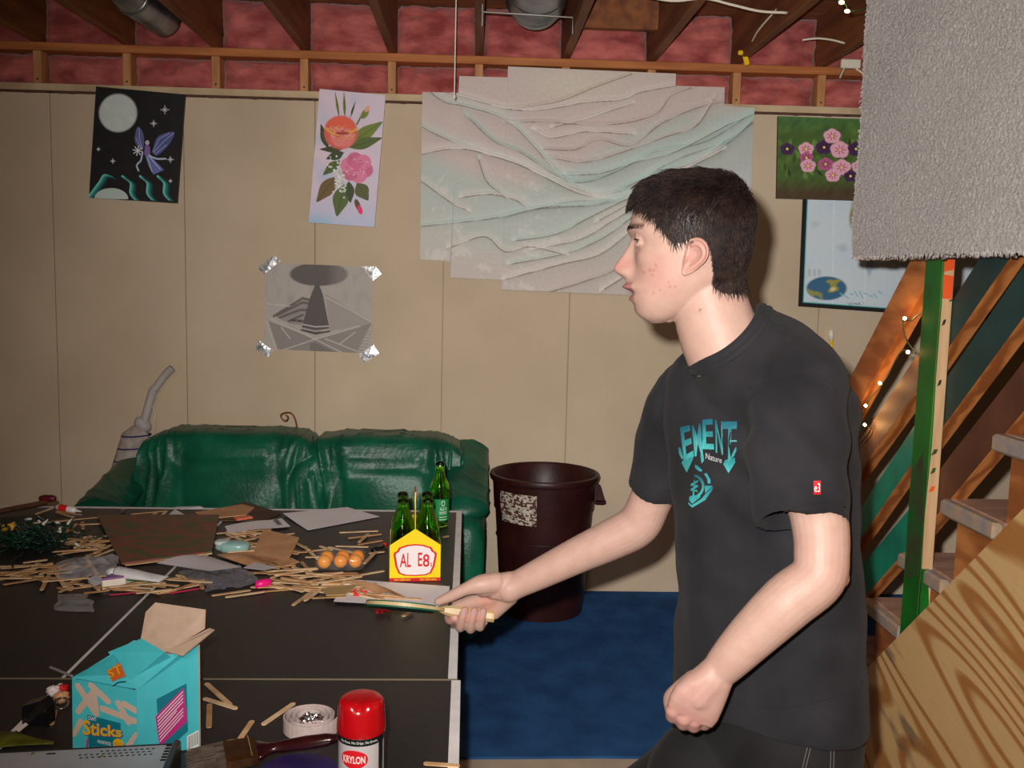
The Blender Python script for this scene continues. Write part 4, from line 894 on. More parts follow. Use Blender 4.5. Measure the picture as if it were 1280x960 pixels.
slab('slot', [(309, 654.5), (316, 653.2), (319, 654.6), (312, 656)], .0098, .0004, M_leg, parent=lp)
slab('print_mark', [(341, 650), (347, 649), (353, 656), (347, 656)], .0096, .0004, mat('grey_print', (.2, .18, .2)), parent=lp)
slab('white_scrap', [(205, 648), (219, 637), (237, 647), (221, 648)], .004, .0012, M_sheet, 'small folded white paper triangle near the far table edge', 'paper')
slab('white_scrap', [(219, 634), (250, 633), (254, 634.5), (226, 637)], .001, .001, M_sheet, 'thin white scrap lying along the far edge line', 'paper')
slab('card_piece', [(244, 641), (303, 631), (318, 635), (308, 644), (272, 648), (254, 647)], .004, .0025, M_card, 'tan cardboard piece with pointed end near the far table edge', 'cardboard')
slab('card_sheet', [(276, 637), (306, 628), (352, 642), (330, 651), (250, 652)], .0005, .003, M_dcard, 'dark cardboard sheet under the tan piece at the far edge', 'cardboard')
slab('red_marker', [(292, 648), (312, 646), (316, 648), (296, 651)], .005, .005, mat('marker_red', alb(196, 90, 66, .55), rough=.4), 'short orange red crayon lying on the dark cardboard', 'crayon')
slab('card_square', [(329, 666), (374, 677), (360, 702), (316, 694)], .014, .0025, M_card, 'square brown cardboard piece propped on sticks near the orange balls', 'cardboard', curl=lambda u, w: .010*w)
slab('card_flap', [(271, 694), (330, 688), (352, 703), (312, 708)], .005, .0025, M_card, 'crumpled brown cardboard piece below the grey mouse', 'cardboard', curl=lambda u, w: .006*np.sin(u*6)*np.sin(w*3))
slab('card_chip', [(342, 702), (365, 698), (374, 703), (352, 709)], .010, .002, M_card, 'small torn cardboard chip left of the orange balls', 'cardboard')
slab('vellum_sheet', [(196, 704), (262, 696), (302, 709), (262, 714)], .020, .0006, mat('vellum', alb(176, 170, 172, .62), alb(164, 160, 164, .62), 6, .5), 'greyish curled paper sheet in the heap below the board', 'paper', curl=lambda u, w: .012*np.sin(u*3.1)*w)
slab('vellum_scrap', [(304, 710), (318, 703), (347, 709), (330, 713)], .010, .0006, MATS['vellum'], 'small pale paper scrap beside the plastic bag', 'paper')
slab('paper_sheet', [(432, 724), (562, 733), (560, 760), (417, 754)], .0012, .0006, M_sheet, 'white paper sheet lying under the paddle', 'paper', curl=lambda u, w: .004*(1-u)*(1-w))
slab('card_piece', [(402, 736), (446, 732), (430, 744), (408, 745)], .012, .002, mat('card_olive', alb(150, 124, 82, .62), rough=.8), 'olive brown card scrap in the heap near the paddle tip', 'cardboard')
slab('veneer_strip', [(440, 727), (500, 746), (506, 750), (470, 742)], .012, .003, M_card, 'tan veneer strip lying across the white paper', 'wood strip', curl=lambda u, w: .01*np.sin(u*3))
# plastic bags
M_clear = mat('clear_plastic', (.8, .8, .86), rough=.07, ior=1.6, spec=1., alpha=.20)
M_smoke = mat('smoky_plastic', alb(124, 124, 136, .8), rough=.16, ior=1.5, spec=1., alpha=.42)
def crumple(name, pts, m, label, amp, seed, h0=.006, n=46):
    c4 = [T(*p, h0) for p in pts]; u, w = np.meshgrid(np.linspace(0, 1, n), np.linspace(0, 1, n), indexing='ij'); u = u.ravel(); w = w.ravel()
    v = quadmap(np.c_[u, w], c4[3], c4[2], c4[0], c4[1]); e = np.minimum(np.minimum(u, 1-u), np.minimum(w, 1-w))*4
    r = 1-np.abs(snoise(v*[1, 2, 1], 7, seed)).clip(0, 1); v[:, 2] += amp*e.clip(0, 1)*(.5+.6*r)+amp*.25*snoise(v, 22, seed+1)
    v[:, :2] += .004*snoise(v, 20, seed+2)[:, None]*(e[:, None] < .6)
    f = gridf(n, n); N_ = len(v); v2 = np.vstack([v, v-np.array([0, 0, .0012])])
    return obj(name, (v2, f+[tuple(N_+i for i in q)[::-1] for q in f]), m, smooth=True, label=label, cat='plastic bag')
crumple('plastic_bag', [(72, 700), (146, 694), (150, 716), (70, 725)], M_clear, 'clear crinkled plastic wrapper shining between sticks at left', .014, 5, .012)
crumple('plastic_bag', [(218, 714), (300, 706), (330, 728), (262, 738)], M_smoke, 'smoky crinkled plastic bag left of the pink cap', .010, 9, .006)
crumple('plastic_bag', [(72, 742), (112, 742), (116, 765), (68, 762)], M_clear, 'clear plastic film lying on the black table left of centre line', .004, 19, .002, 24)
# tangle of dark green lights
tg = thing('light_string_tangle', 'tangled heap of dark green string lights at the left edge', 'string lights', T(40, 690))
tc = T(36, 683); wires = MB()
for i in range(46):
    P_ = []; q = np.array([random.gauss(0, .10), random.gauss(0, .075), random.uniform(.005, .05)]); d = rng.normal(size=3)
    for k in range(30):
        d = d*.75+rng.normal(size=3)*.8-q*[5, 8, 3]; d /= np.linalg.norm(d)+.01; q = q+d*[.013, .011, .007]; r_ = math.hypot(q[0]/.2, q[1]/.15); top = max(.012, .075*(1-r_*r_*.8)); q[2] = min(max(q[2], .004), top); P_.append(q.copy())
    wires.add(tube(smooth_path(np.array(P_)+tc*[1, 1, 0]+[0, 0, T0], 3), .0021, 5))
obj('wire', wires.get(), mat('green_wire', alb(14, 52, 38, .8), alb(8, 30, 24, .8), 20, .35), tg, smooth=True, kind='stuff')
for i in range(34):
    a = random.uniform(0, 6.28); r_ = math.sqrt(random.random()); c = tc+np.array([.17*r_*cos(a), .13*r_*sin(a), 0]); c[2] = T0+max(.01, .075*(1-r_*r_*.75))
    d = rng.normal(size=3); d /= np.linalg.norm(d); obj('lamp', tube([c, c+d*.010, c+d*.013, c+d*.02], [.0035, .0035, .0022, .0008], 7), MATS['green_wire'] if i % 3 else mat('lamp_glass', (.7, .75, .7), rough=.1), tg)
bx_ = T(4, 660, .01); obj('orange_cap', tube([bx_, bx_+(.03, .004, .003), bx_+(.045, .006, .004)], [.012, .012, .007], 12), mat('cap_orange', alb(232, 150, 30, .62), rough=.4), smooth=True, label='orange cap beside the wire tangle at the left frame edge', cat='cap')
bx_ = T(17, 656, .01); obj('pale_cap', tube([bx_, bx_+(.01, -.02, .006)], [.009, .007], 12), M_st[1], smooth=True, label='small pale wooden plug beside the orange cap', cat='plug')
# long dark stapler-like box at top left
sb = thing('knife_case', 'long brown wooden case with maroon end propped on the far edge', 'case', T(30, 640))
a, b = T(-14, 642, .012), T(59, 628, .028)
obj('body', tube([a, a*.5+b*.5, b], .016, 4, flat=.6), mat('case_brown', alb(96, 66, 50, .8), alb(70, 44, 36, .8), 8, .5, stretch=(1, 6, 6)), sb)
obj('end_grip', pillow(tuple(b+(.0, .004, .012)), (.028, .012, .012), 14, (.7, .7)), mat('grip_maroon', alb(84, 16, 26, .8), rough=.35), sb, smooth=True)
# red marker pen top left
rp = thing('glue_tube', 'small clear tube with bright red label near the far edge', 'tube', T(84, 636))
a, b = T(70, 633.5, .011), T(99, 639, .009); d = (b-a)
obj('body', tube([a, a+d*.2, a+d*.75, a+d*.85], [.008, .011, .011, .006], 14), mat('tube_pale', alb(210, 190, 190, .62), rough=.3), rp, smooth=True)
obj('label', tube([a+d*.2, a+d*.55], .0116, 14, False), mat('label_red', alb(232, 32, 36, .62), rough=.35), rp, smooth=True); obj('nozzle', tube([a+d*.85, a+d*1.08], [.005, .002], 10), MATS['tube_pale'], rp)
bm_ = T(154, 638.5, .006); obj('metal_nut', lathe([(.004, -.005), (.009, -.005), (.009, .004), (.004, .004), (.004, -.005)], 6, bm_, False), M_galv, label='small shiny metal nut near the far edge left of centre', cat='nut')
# white tube with green back
tt_ = thing('paint_tube', 'white flat tube with green underside and cap in the heap', 'tube', T(172, 722))
a, b = T(145, 716, .026), T(205, 724, .022); d = (b-a); n_ = np.array([-d[1], d[0], 0]); n_ /= np.linalg.norm(n_)
ring = lambda t, w_, h_, dz=0: [a+d*t+n_*w_*cos(q)+np.array([0, 0, h_*sin(q)+dz]) for q in np.linspace(0, 2*pi, 20, endpoint=False)]
v, f = lofted([ring(0, .014, .014), ring(.05, .019, .017), ring(.4, .021, .013), ring(.8, .022, .006), ring(1, .023, .0015)])
mi = [0 if np.mean([v[i][2]-(a+d*.5)[2] for i in q]) > -.003 else 1 for q in f]
obj('body', (v, f), [mat('tube_white', alb(200, 200, 206, .62), alb(184, 184, 190, .62), 40, .35), mat('tube_green', alb(12, 120, 66, .62), rough=.35)], tt_, smooth=True, mi=mi)
obj('cap', tube([a-d*.16, a], [.011, .012], 14), MATS['tube_white'], tt_, smooth=True)
for k in range(4):
    q = a+d*(.15+.18*k); obj('print_line', prism([q+n_*.010+(0, 0, .0145-.003*k), q-n_*.010+(0, 0, .0145-.003*k), q-n_*.010+d*.015+(0, 0, .0145-.003*k), q+n_*.010+d*.015+(0, 0, .0145-.003*k)], (0, 0, .0006)), mat('print_grey', (.35, .36, .4)), tt_)
# small box with purple top
q0, q1 = T(128, 737, 0), T(157, 733, 0); dd = q1-q0; up = np.array([0, 0, .028]); bk_ = np.array([.008, .045, 0])
pb = thing('small_box', 'small white box with purple lid beside the flat tube', 'box', T(142, 736))
obj('carton', prism([q0, q1, q1+bk_, q0+bk_], up*.8), mat('carton_white', alb(206, 190, 178, .62), rough=.6), pb); obj('lid', prism([q0+up*.8-dd*.03, q1+up*.8+dd*.03, q1+up*.8+bk_, q0+up*.8+bk_], up*.2), mat('lid_purple', alb(112, 78, 122, .62), rough=.5), pb)
slab('blue_label', [(109, 724), (120, 719), (131, 727), (117, 733)], .018, .0008, mat('label_blue', alb(150, 166, 190, .62), alb(206, 204, 208, .62), 30, .5), 'small folded blue and white label in the heap', 'label')
# computer mouse
ms = thing('computer_mouse', 'pale green translucent computer mouse among the sticks', 'mouse', T(289, 684))
c = T(290, 683, .017); obj('shell', pillow(tuple(c), (.050, .028, .017), 26, (.75, .8), lambda P: -.004*(P[:, 0] < -.5)), mat('mouse_shell', alb(124, 158, 152, .62), alb(112, 146, 142, .62), 10, .3, coat=.3), ms, smooth=True)
obj('button', pillow((c[0]-.026, c[1]+.002, c[2]+.0115), (.022, .02, .007), 14, (.6, .7)), mat('mouse_button', alb(160, 172, 170, .62), rough=.35), ms, smooth=True)
obj('grey_window', pillow((c[0]+.002, c[1]+.004, c[2]+.0155), (.010, .009, .002), 10, (.6, .6)), mat('grey_window', (.2, .2, .22), rough=.3), ms, smooth=True)
obj('cable', tube(smooth_path([c+(-.05, 0, -.008), c+(-.075, .006, -.012), c+(-.09, -.02, -.014)], 5), .002, 6), M_leg, ms)
# pack of orange balls
bp_ = thing('ball_pack', 'clear blister pack holding orange table tennis balls', 'ball pack', T(425, 715))
pc = [T(404.5, 713, 0), T(425, 712, 0), T(443.5, 712, 0)]; rb = .0185
M_ball = mat('ball_orange', alb(240, 140, 50, .72), alb(228, 124, 40, .72), 20, .35)
for i, q in enumerate(pc):
    for j in range(2):
        c = q+np.array([(0.001 if j == 0 else .002), .004+j*.039, rb+.004]); ball = obj('ball', sphere(c, rb, 28, 16), M_ball, bp_, smooth=True)
        obj('seam', tube([c+np.array([cos(a)*(rb+.0002), sin(a)*(rb+.0002), .002]) for a in np.linspace(0, 2*pi, 33)], .0006, 5, False), mat('ball_seam', alb(196, 96, 30, .62), rough=.5), ball)
q = (pc[0]+pc[2])/2; L0 = np.linalg.norm(pc[2]-pc[0])/2+rb+.006
obj('blister', pillow((q[0], q[1]+.024, rb+.004+T0), (L0, .046, rb+.004), 26, (.45, .4), lambda P: .0015*snoise(P, 2.5, 77)), mat('blister_clear', (.9, .9, .92), rough=.05, ior=1.5, spec=1., alpha=.05), bp_, smooth=True)
slab('paper_insert', [(404, 716), (446, 716), (452, 720), (400, 720)], .001, .0012, M_card, parent=bp_)
# pink cap, lighter, red beads
a, b = T(320, 731, .011), T(339, 728, .012)
obj('pink_cap', lofted([[a+(b-a)*t+np.array([0, cos(q), 0])*r_+np.array([0, 0, sin(q)])*r_ for q in np.linspace(0, 2*pi, 16, endpoint=False)] for t, r_ in ((0, .008), (.05, .011), (.55, .012), (.9, .010), (1, .007))]), mat('cap_pink', alb(246, 20, 112, .72), rough=.35), smooth=True, label='bright pink plastic cap in front of the plastic bag', cat='cap')
lt = thing('lighter', 'small black and red lighter next to the yellow carrier', 'lighter', T(472, 688))
a, b = T(466, 688, .008), T(479, 682, .008); obj('body', tube([a, b], .008, 12, flat=.7), mat('lighter_black', (.01, .01, .012), rough=.15), lt, smooth=True); obj('red_end', tube([b, b+(b-a)*.25], .0065, 10), mat('label_red', (1, 0, 0)), lt, smooth=True)
M_bead = mat('bead_red', alb(214, 20, 50, .72), rough=.2)
for (x0, y0, x1, y1, n_, lb) in ((470, 764, 487, 762, 14, 'heap of small red beads on the table near the paddle'), (441, 740, 458, 741, 14, 'cluster of red beads lying on the white paper')):
    m_ = MB()
    for k in range(n_): t = random.random(); c = T(x0+(x1-x0)*t, y0+(y1-y0)*t+random.gauss(0, 1.3), .006+.002*random.random()); m_.add(sphere(c, .0042, 8, 6))
    obj('red_beads', m_.get(), M_bead, smooth=True, label=lb, cat='beads', kind='stuff')
obj('crimson_strip', prism([T(212, 741, .008), T(250, 735, .008), T(251, 736, .008), T(213, 742.5, .008)], (0, 0, .001)), mat('strip_crimson', alb(190, 20, 80, .62), rough=.4), label='thin crimson strip at the near edge of the heap', cat='strip')
obj('crimson_strip', prism([T(136, 743.5, .001), T(172, 740, .001), T(173, 741, .001), T(137, 744.5, .001)], (0, 0, .001)), mat('strip_crimson', (1, 0, 0)), label='thin crimson strip lying left of the white centre line', cat='strip')

# ---- bottle carrier
M_yel = mat('carrier_yellow', alb(250, 214, 6, .95), alb(246, 206, 4, .95), 20, .4); M_yin = mat('carrier_inside', alb(196, 160, 90, 1.0), rough=.7)
M_red = mat('print_red', alb(206, 22, 34, .95), rough=.45); M_lab = mat('label_white', alb(232, 222, 222, .95), rough=.5)
car = thing('bottle_carrier', 'yellow cardboard bottle carrier with white and red label', 'bottle carrier', T(519, 725))
cL, cR = T(486.5, 727), T(550.5, 726); W_ = cR-cL; wl = np.linalg.norm(W_); ex_ = W_/wl; ey_ = np.array([-ex_[1], ex_[0], 0]); ez_ = np.array([0, 0, 1.])
def Cp(u, h, d=0.): return cL+ex_*u*wl+ez_*h+ey_*d
fh = .100; pk = .158; dp = .155
def zfor(x, y): return pN(x, y, cL, ey_)
hs_ = (zfor(486.5, 682)-cL)[2]; hp = (zfor(519, 661)-cL)[2]; fh, pk = hs_, hp
obj('front_panel', prism([Cp(0, 0), Cp(1, 0), Cp(1, fh), Cp(.5, pk), Cp(0, fh)], ey_*.0012), M_yel, car)
obj('back_panel', prism([Cp(0, 0, dp), Cp(1, 0, dp), Cp(1, fh, dp), Cp(.5, pk, dp), Cp(0, fh, dp)], ey_*.0012), M_yin, car)
for u in (0, 1):
    s_ = .0012 if u == 0 else -.0012
    obj('side_panel', prism([Cp(u, 0), Cp(u, 0, dp), Cp(u, fh, dp), Cp(u, fh)], ex_*s_), M_yel if u else M_yin, car)
obj('floor_panel', prism([Cp(0, .001), Cp(1, .001), Cp(1, .001, dp), Cp(0, .001, dp)], ez_*.001), M_yin, car)
hh_ = (pN(512, 612, cL+ey_*dp*.5, ey_)-cL)[2]
HT = .27 if hh_ > .3 else hh_
obj('handle_panel', join(prism([Cp(.49, 0, .002), Cp(.49, pk-.002, .002), Cp(.49, HT*.82, .03), Cp(.49, HT*.82, dp-.03), Cp(.49, pk-.002, dp-.003), Cp(.49, 0, dp-.003)], ex_*.002), prism([Cp(.49, HT*.82, .03), Cp(.49, HT, .045), Cp(.49, HT, dp-.04), Cp(.49, HT*.82, dp-.03), Cp(.49, HT*.82, dp-.045), Cp(.49, HT*.93, dp-.055), Cp(.49, HT*.93, .06), Cp(.49, HT*.82, .045)], ex_*.002)), M_yel, car)
obj('red_top', prism([Cp(.488, HT*.93, .04), Cp(.488, HT+.001, .047), Cp(.488, HT+.001, dp-.042), Cp(.488, HT*.93, dp-.035)], ex_*.0035), M_red, car)
obj('divider', prism([Cp(.03, .0, dp/2), Cp(.97, .0, dp/2), Cp(.97, fh*.8, dp/2), Cp(.03, fh*.8, dp/2)], ey_*.0012), M_yin, car)
fo = -.0006
def fp(l, e=0., th=.0006): return prism([Cp(u, h, -th-e) for u, h in l], ey_*th)
obj('red_band', fp([(0, .0), (1, .0), (1, fh*.095), (.5, fh*.095), (0, fh*.095)]), M_red, car)
def lab(k, e, m, nm):
    l = [(.5+(u-.5)*k, fh*(.56+(h-.56)*(k*.5+.5 if k < 1 else k))) for u, h in ((.20, .24), (.30, .185), (.5, .17), (.70, .185), (.80, .24), (.86, .42), (.90, .74), (.88, .80), (.84, .82), (.80, .92), (.65, .99), (.5, 1.01), (.35, .99), (.20, .92), (.16, .82), (.12, .80), (.10, .74), (.14, .42))]
    obj(nm, fp(l, e), m, car)
lab(1.06, .0004, M_red, 'label_border'); lab(.95, .0008, M_lab, 'label')
def ct(s_, u0, h0, u1, h1, m, nm='lettering', e=.0018): obj(nm, textq(s_, Cp(u0, h0*fh, -e), Cp(u1, h0*fh, -e), Cp(u0, h1*fh, -e), Cp(u1, h1*fh, -e), .016), m, car)
ct('A', .20, .40, .34, .78, M_red); ct('L', .345, .40, .42, .80, M_red); ct('E', .555, .42, .64, .80, M_red); ct('8', .65, .40, .78, .76, M_red); ct('1', .805, .40, .825, .52, M_red)
ct('NO DEPOSIT', .10, .022, .42, .072, M_yel, e=.0012); ct('NO RETURN', .60, .022, .92, .072, M_yel, e=.0012)
# ---- bottles
M_glass = mat('green_glass', (.46, .95, .16), rough=.03, trans=1., ior=1.45, spec=.6)
M_capg = mat('label_green', alb(20, 130, 66, .95), rough=.4)
BPROF = [(r, z*.84) for r, z in [(.002, .004), (.026, .0), (.0300, .004), (.0305, .012), (.0305, .145), (.0295, .158), (.025, .172), (.0185, .188), (.0150, .204), (.0132, .222), (.0135, .224), (.0146, .226), (.0146, .234), (.0135, .237), (.0136, .243), (.0125, .245), (.0100, .243), (.0100, .222), (.012, .202), (.0155, .184), (.0215, .168), (.0265, .154), (.0278, .140), (.0278, .014), (.024, .008), (.002, .010)]]
def bottle(px, d_, label, lab_=False, loc=None, sc=1., group=None):
    c = loc if loc is not None else Cp(px, .003, d_)
    t = thing('soda_bottle', label, 'bottle', c, group)
    obj('glass', lathe([(r*sc, z*sc) for r, z in BPROF], 36, tuple(c), False), M_glass, t, smooth=True)
    return t
bottle(.255, .04, 'empty green bottle in the carrier, front left pocket')
bottle(.745, .04, 'empty green bottle in the carrier, front right pocket')
bottle(.255, .115, 'empty green bottle in the carrier, back left pocket')
bottle(.745, .115, 'empty green bottle in the carrier, back right pocket')
cb = T(550, 658); cb = T(549, 657)
tb_ = bottle(0, 0, 'green bottle with green printed label standing alone behind the carrier', loc=cb)
aa = np.linspace(-2.75, -.2, 40); zz = np.array([.022, .092]); v = np.array([(cb[0]+.0311*cos(a), cb[1]+.0311*sin(a), cb[2]+z) for a in aa for z in zz]); obj('printed_label', (v, gridf(40, 2)), M_capg, tb_, smooth=True)
def bt(uvf, a0, a1, z0, z1, r=.0316):
    uv, f = uvf; return np.array([(cb[0]+r*cos(a0+(a1-a0)*u), cb[1]+r*sin(a0+(a1-a0)*u), cb[2]+z0+(z1-z0)*w) for u, w in uv]), f
M_pw = mat('print_white', alb(220, 224, 220, .95), rough=.5)
obj('print_ring', bt(glyphs('O'), -1.35, -.95, .070, .088), M_pw, tb_); obj('lettering', bt(glyphs('ALE 8'), -1.5, -.75, .056, .066), M_pw, tb_)
for z in (.050, .045, .026, .034): obj('print_line', (np.array([(cb[0]+.0316*cos(a), cb[1]+.0316*sin(a), cb[2]+z+w) for a in np.linspace(-1.55, -.7, 12) for w in (0, .0018)]), gridf(12, 2)), M_pw, tb_)
obj('white_lip', (np.array([(cb[0]+.0313*cos(a), cb[1]+.0313*sin(a), cb[2]+z) for a in np.linspace(-2.75, -2.3, 8) for z in (.078, .090)]), gridf(8, 2)), M_pw, tb_)

# ---- turquoise craft stick box
M_tq = mat('box_turquoise', alb(74, 194, 204, 1.0), alb(68, 186, 198, 1.0), 30, .45); M_bg = mat('box_inside', alb(200, 172, 150, 1.2), alb(192, 164, 142, 1.2), 60, .8)
M_tl = mat('box_teal_dark', alb(12, 130, 150, 1.25), rough=.45); M_mg = mat('box_magenta', alb(206, 52, 142, 1.25), rough=.45); M_ye = mat('box_yellow', alb(246, 196, 40, 1.25), rough=.45); M_pu = mat('box_purple', alb(120, 60, 140, 1.25), rough=.45)
M_bgp = mat('box_print_stick', alb(222, 196, 178, 1.25), rough=.5)
cbx = thing('craft_stick_box', 'open turquoise box of craft sticks with torn flaps', 'box', T(170, 945))
A_, B2, C2 = T(91, 940), T(173, 947), T(251, 935)
def hgt(x, yt, yb):
    Pb = T(x, yb); n_ = np.array([0, 1., 0]); return (pN(x, yt, Pb, n_)-Pb)
def upto(Pb, x, y):
    """point on the vertical plane through Pb facing the camera"""
    n_ = np.array([Pb[0], Pb[1], 0]); n_ /= np.linalg.norm(n_); return pN(x, y, Pb, n_)
At, Bt, Ct = upto(A_, 90, 848), upto(B2, 171, 863), upto(C2, 250, 806)
D_ = A_+C2-B2; Dt = D_+np.array([0, 0, Ct[2]-T0])
def face(name, pts, m, par=cbx, th=.0012, d=None):
    P = [np.array(p) for p in pts]; n_ = np.cross(P[1]-P[0], P[2]-P[0]); n_ /= np.linalg.norm(n_)
    if np.dot(n_, P[0]-C0) < 0: n_ = -n_
    return obj(name, prism(P, n_*th), m, par)
face('front_panel', [A_, B2, Bt, At], M_tq); face('side_panel', [B2, C2, Ct, Bt], M_tq)
obj('back_panel', prism([D_, C2, Ct, Dt], (0, -.0012, 0)), M_bg, cbx); obj('left_panel', prism([A_, D_, Dt, At], (.0012, 0, 0)), M_tq, cbx); obj('bottom', prism([A_, B2, C2, D_], (0, 0, .0012)), M_bg, cbx)
# flaps
def at_depth(x, y, Y): return pY(x, y, Y)
Yc, Yd, Ya, Yb2 = Ct[1], Dt[1], At[1], Bt[1]
face('open_flap', [at_depth(176, 798, Yd-.01), at_depth(182, 765, Yd+.01), at_depth(194, 753, Yd+.015), at_depth(257, 762, Yc+.02), at_depth(256, 786, Yc+.01), at_depth(206, 816, Yc-.01)], M_bg)
face('open_flap', [at_depth(206, 814, Yc-.02), at_depth(262, 785, Yc-.03), at_depth(268, 787, Yc-.04), at_depth(228, 820, Yc-.03)], M_bg)
face('open_flap', [at_depth(135, 815, Yd-.04), at_depth(177, 798, Yd-.02), at_depth(206, 815, Yc-.03), at_depth(214, 822, (Yc+Yb2)/2), at_depth(161, 853, Yb2+.01), at_depth(153, 835, (Ya+Yd)/2)], M_tq)
face('top_flap', [at_depth(90, 847, Ya+.002), at_depth(142, 819, Yd-.05), at_depth(155, 836, (Ya+Yd)/2-.02), at_depth(168, 861, Yb2+.004), at_depth(140, 861, Ya+.002)], M_tq)
face('side_gusset', [Bt, at_depth(160, 852, Yb2+.006), at_depth(212, 818, (Yc+Yb2)/2), at_depth(228, 815, Yc-.015), Ct], M_tq)
def ff(u, w, e=.0008):  # front face
    q = (1-u)*(1-w)*A_+u*(1-w)*B2+(1-u)*w*At+u*w*Bt; n_ = np.cross(B2-A_, At-A_); n_ /= np.linalg.norm(n_); n_ = n_ if n_[1] < 0 else -n_; return q+n_*e
def sf2(u, w, e=.0008):
    q = (1-u)*(1-w)*B2+u*(1-w)*C2+(1-u)*w*Bt+u*w*Ct; n_ = np.cross(C2-B2, Bt-B2); n_ /= np.linalg.norm(n_); n_ = n_ if n_[1] < 0 else -n_; return q+n_*e
def dec(fn, l, m, nm, e=.0008): P = [fn(u, w, e) for u, w in l]; obj(nm, (np.array(P), [tuple(range(len(P)))]), m, cbx)
def bar_(u0, w0, u1, w1, k=.045):
    d = np.array([u1-u0, w1-w0]); L_ = np.linalg.norm(d); d /= L_; n_ = np.array([-d[1], d[0]])*k; l = []
    for c, a0 in (((u1, w1), -pi/2), ((u0, w0), pi/2)):
        for q in np.linspace(a0, a0+pi, 7): l.append(tuple(np.array(c)+d*k*cos(q)+n_*sin(q)))
    l = [(min(max(a, 0.005), .995), min(max(b, .01), .995)) for a, b in l]
    dec(ff, l, M_bgp, 'printed_stick')
# unit: zoom crop pixels x 355-685 , y 420..770 -> u,w
U_ = lambda x: (x-358)/325.; V_ = lambda y: (790-y)/350.
for a in ((390, 590, 470, 480), (390, 470, 475, 585), (455, 455, 540, 520), (590, 520, 640, 610), (510, 560, 670, 600), (365, 700, 400, 640), (630, 745, 680, 670), (620, 520, 676, 545), (480, 590, 470, 500)): bar_(U_(a[0]), V_(a[1]), U_(a[2]), V_(a[3]))
dec(ff, [(U_(435), V_(600)), (U_(600), V_(620)), (U_(600), V_(700)), (U_(640), V_(766)), (U_(440), V_(766))], M_tl, 'printed_patch', .0012)
dec(ff, [(U_(425), V_(766)), (U_(432), V_(715)), (U_(440), V_(715)), (U_(436), V_(766))], M_mg, 'printed_edge', .0014)
def bt2(s_, fn, x0, y0, x1, y1, y2, y3, m, e, nm='lettering'):
    uv, f = glyphs(s_, 3, .03 if s_ == 'Sticks' else .01); bl, br, tl, tr = (x0, y1), (x1, y3), (x0, y0), (x1, y2)
    P = quadmap(uv, bl, br, tl, tr); return obj(nm, (np.array([fn(U_(a), V_(b), e) for a, b in P]), f), m, cbx)
bt2('Sticks', ff, 418, 628, 612, 706, 642, 692, M_pu, .0016, 'lettering_shadow'); bt2('Sticks', ff, 414, 624, 606, 700, 640, 690, M_ye, .002)
bt2('CRAFT', ff, 440, 604, 482, 622, 607, 626, M_pw, .002)
bt2('GENUINE WOOD', ff, 485, 715, 552, 730, 722, 740, M_pw, .002); bt2('150 PIECES', ff, 465, 752, 505, 764, 756, 766, M_pw, .002)
dec(ff, [(U_(588)+.082*cos(q), V_(727)+.082*sin(q)) for q in np.linspace(0, 6.28, 20, endpoint=False)], M_ye, 'printed_badge', .0018)
bt2('BEST', ff, 570, 720, 606, 734, 720, 734, mat('print_orange', alb(226, 110, 40, 1.2)), .0022)
# side: teal patch, magenta panel with lines, bar code
Us = lambda x: (x-685)/315.; Vs = lambda x, y: 0
def sp(x, y):
    u = (x-685)/315.; bot = 790+(770-790)*u+25*u*(1-u)*4*.8; top = 470+(262-470)*u; return (u, (bot-y)/(bot-top))
def decs(l, m, nm, e): dec(sf2, [sp(*q) for q in l], m, nm, e)
decs([(780, 520), (930, 450), (935, 690), (845, 770), (790, 760)], M_tl, 'printed_patch', .0008)
decs([(772, 605), (915, 472), (932, 640), (800, 755), (790, 755)], M_mg, 'printed_panel', .0012)
for k in range(8):
    y0, y1 = 612+k*17, 487+k*17; x0 = 782+k*1.5; x1 = 912 if k != 4 else 880
    decs([(x0, y0), (x1, y1+(0 if k != 4 else 28)), (x1, y1+5+(0 if k != 4 else 28)), (x0, y0+6)], M_pw, 'printed_line', .0016)
decs([(930, 715), (990, 680), (990, 760), (930, 795)], M_pw, 'bar_code', .0012)
for k in range(12):
    x0 = 935+k*4.5; w_ = (1.2, 2.4, 1.6)[k % 3]; y0 = 718-(x0-935)*.58; decs([(x0, y0), (x0+w_, y0), (x0+w_, y0+62), (x0, y0+62)], M_leg, 'bar', .0016)
# torn flap lettering and ink stroke
def planeq(l, Y, dz=0): return [at_depth(x, y, Y) for x, y in l]
tfn = [at_depth(90, 847, Ya+.002), at_depth(142, 819, Yd-.05), at_depth(168, 861, Yb2+.004)]
nT = np.cross(tfn[1]-tfn[0], tfn[2]-tfn[0]); nT /= np.linalg.norm(nT); nT = nT if np.dot(nT, C0-tfn[0]) > 0 else -nT
def onT(x, y, e): q = pN(x, y, tfn[0], nT); return q+(C0-q)/np.linalg.norm(C0-q)*e
obj('printed_patch', (np.array([onT(x, y, .002) for x, y in ((133, 839), (150, 828), (157, 845), (140, 852))]), [(0, 1, 2, 3)]), MATS['print_orange'], cbx)
obj('lettering', textq('ST', onT(137, 847, .003), onT(154, 841, .003), onT(134, 838, .003), onT(150, 830, .003)), M_ye, cbx)
obj('ink_stroke', tube(smooth_path([onT(141, 858, .003), onT(148, 853, .003), onT(157, 852, .003)], 4), .0009, 6), M_leg, cbx)

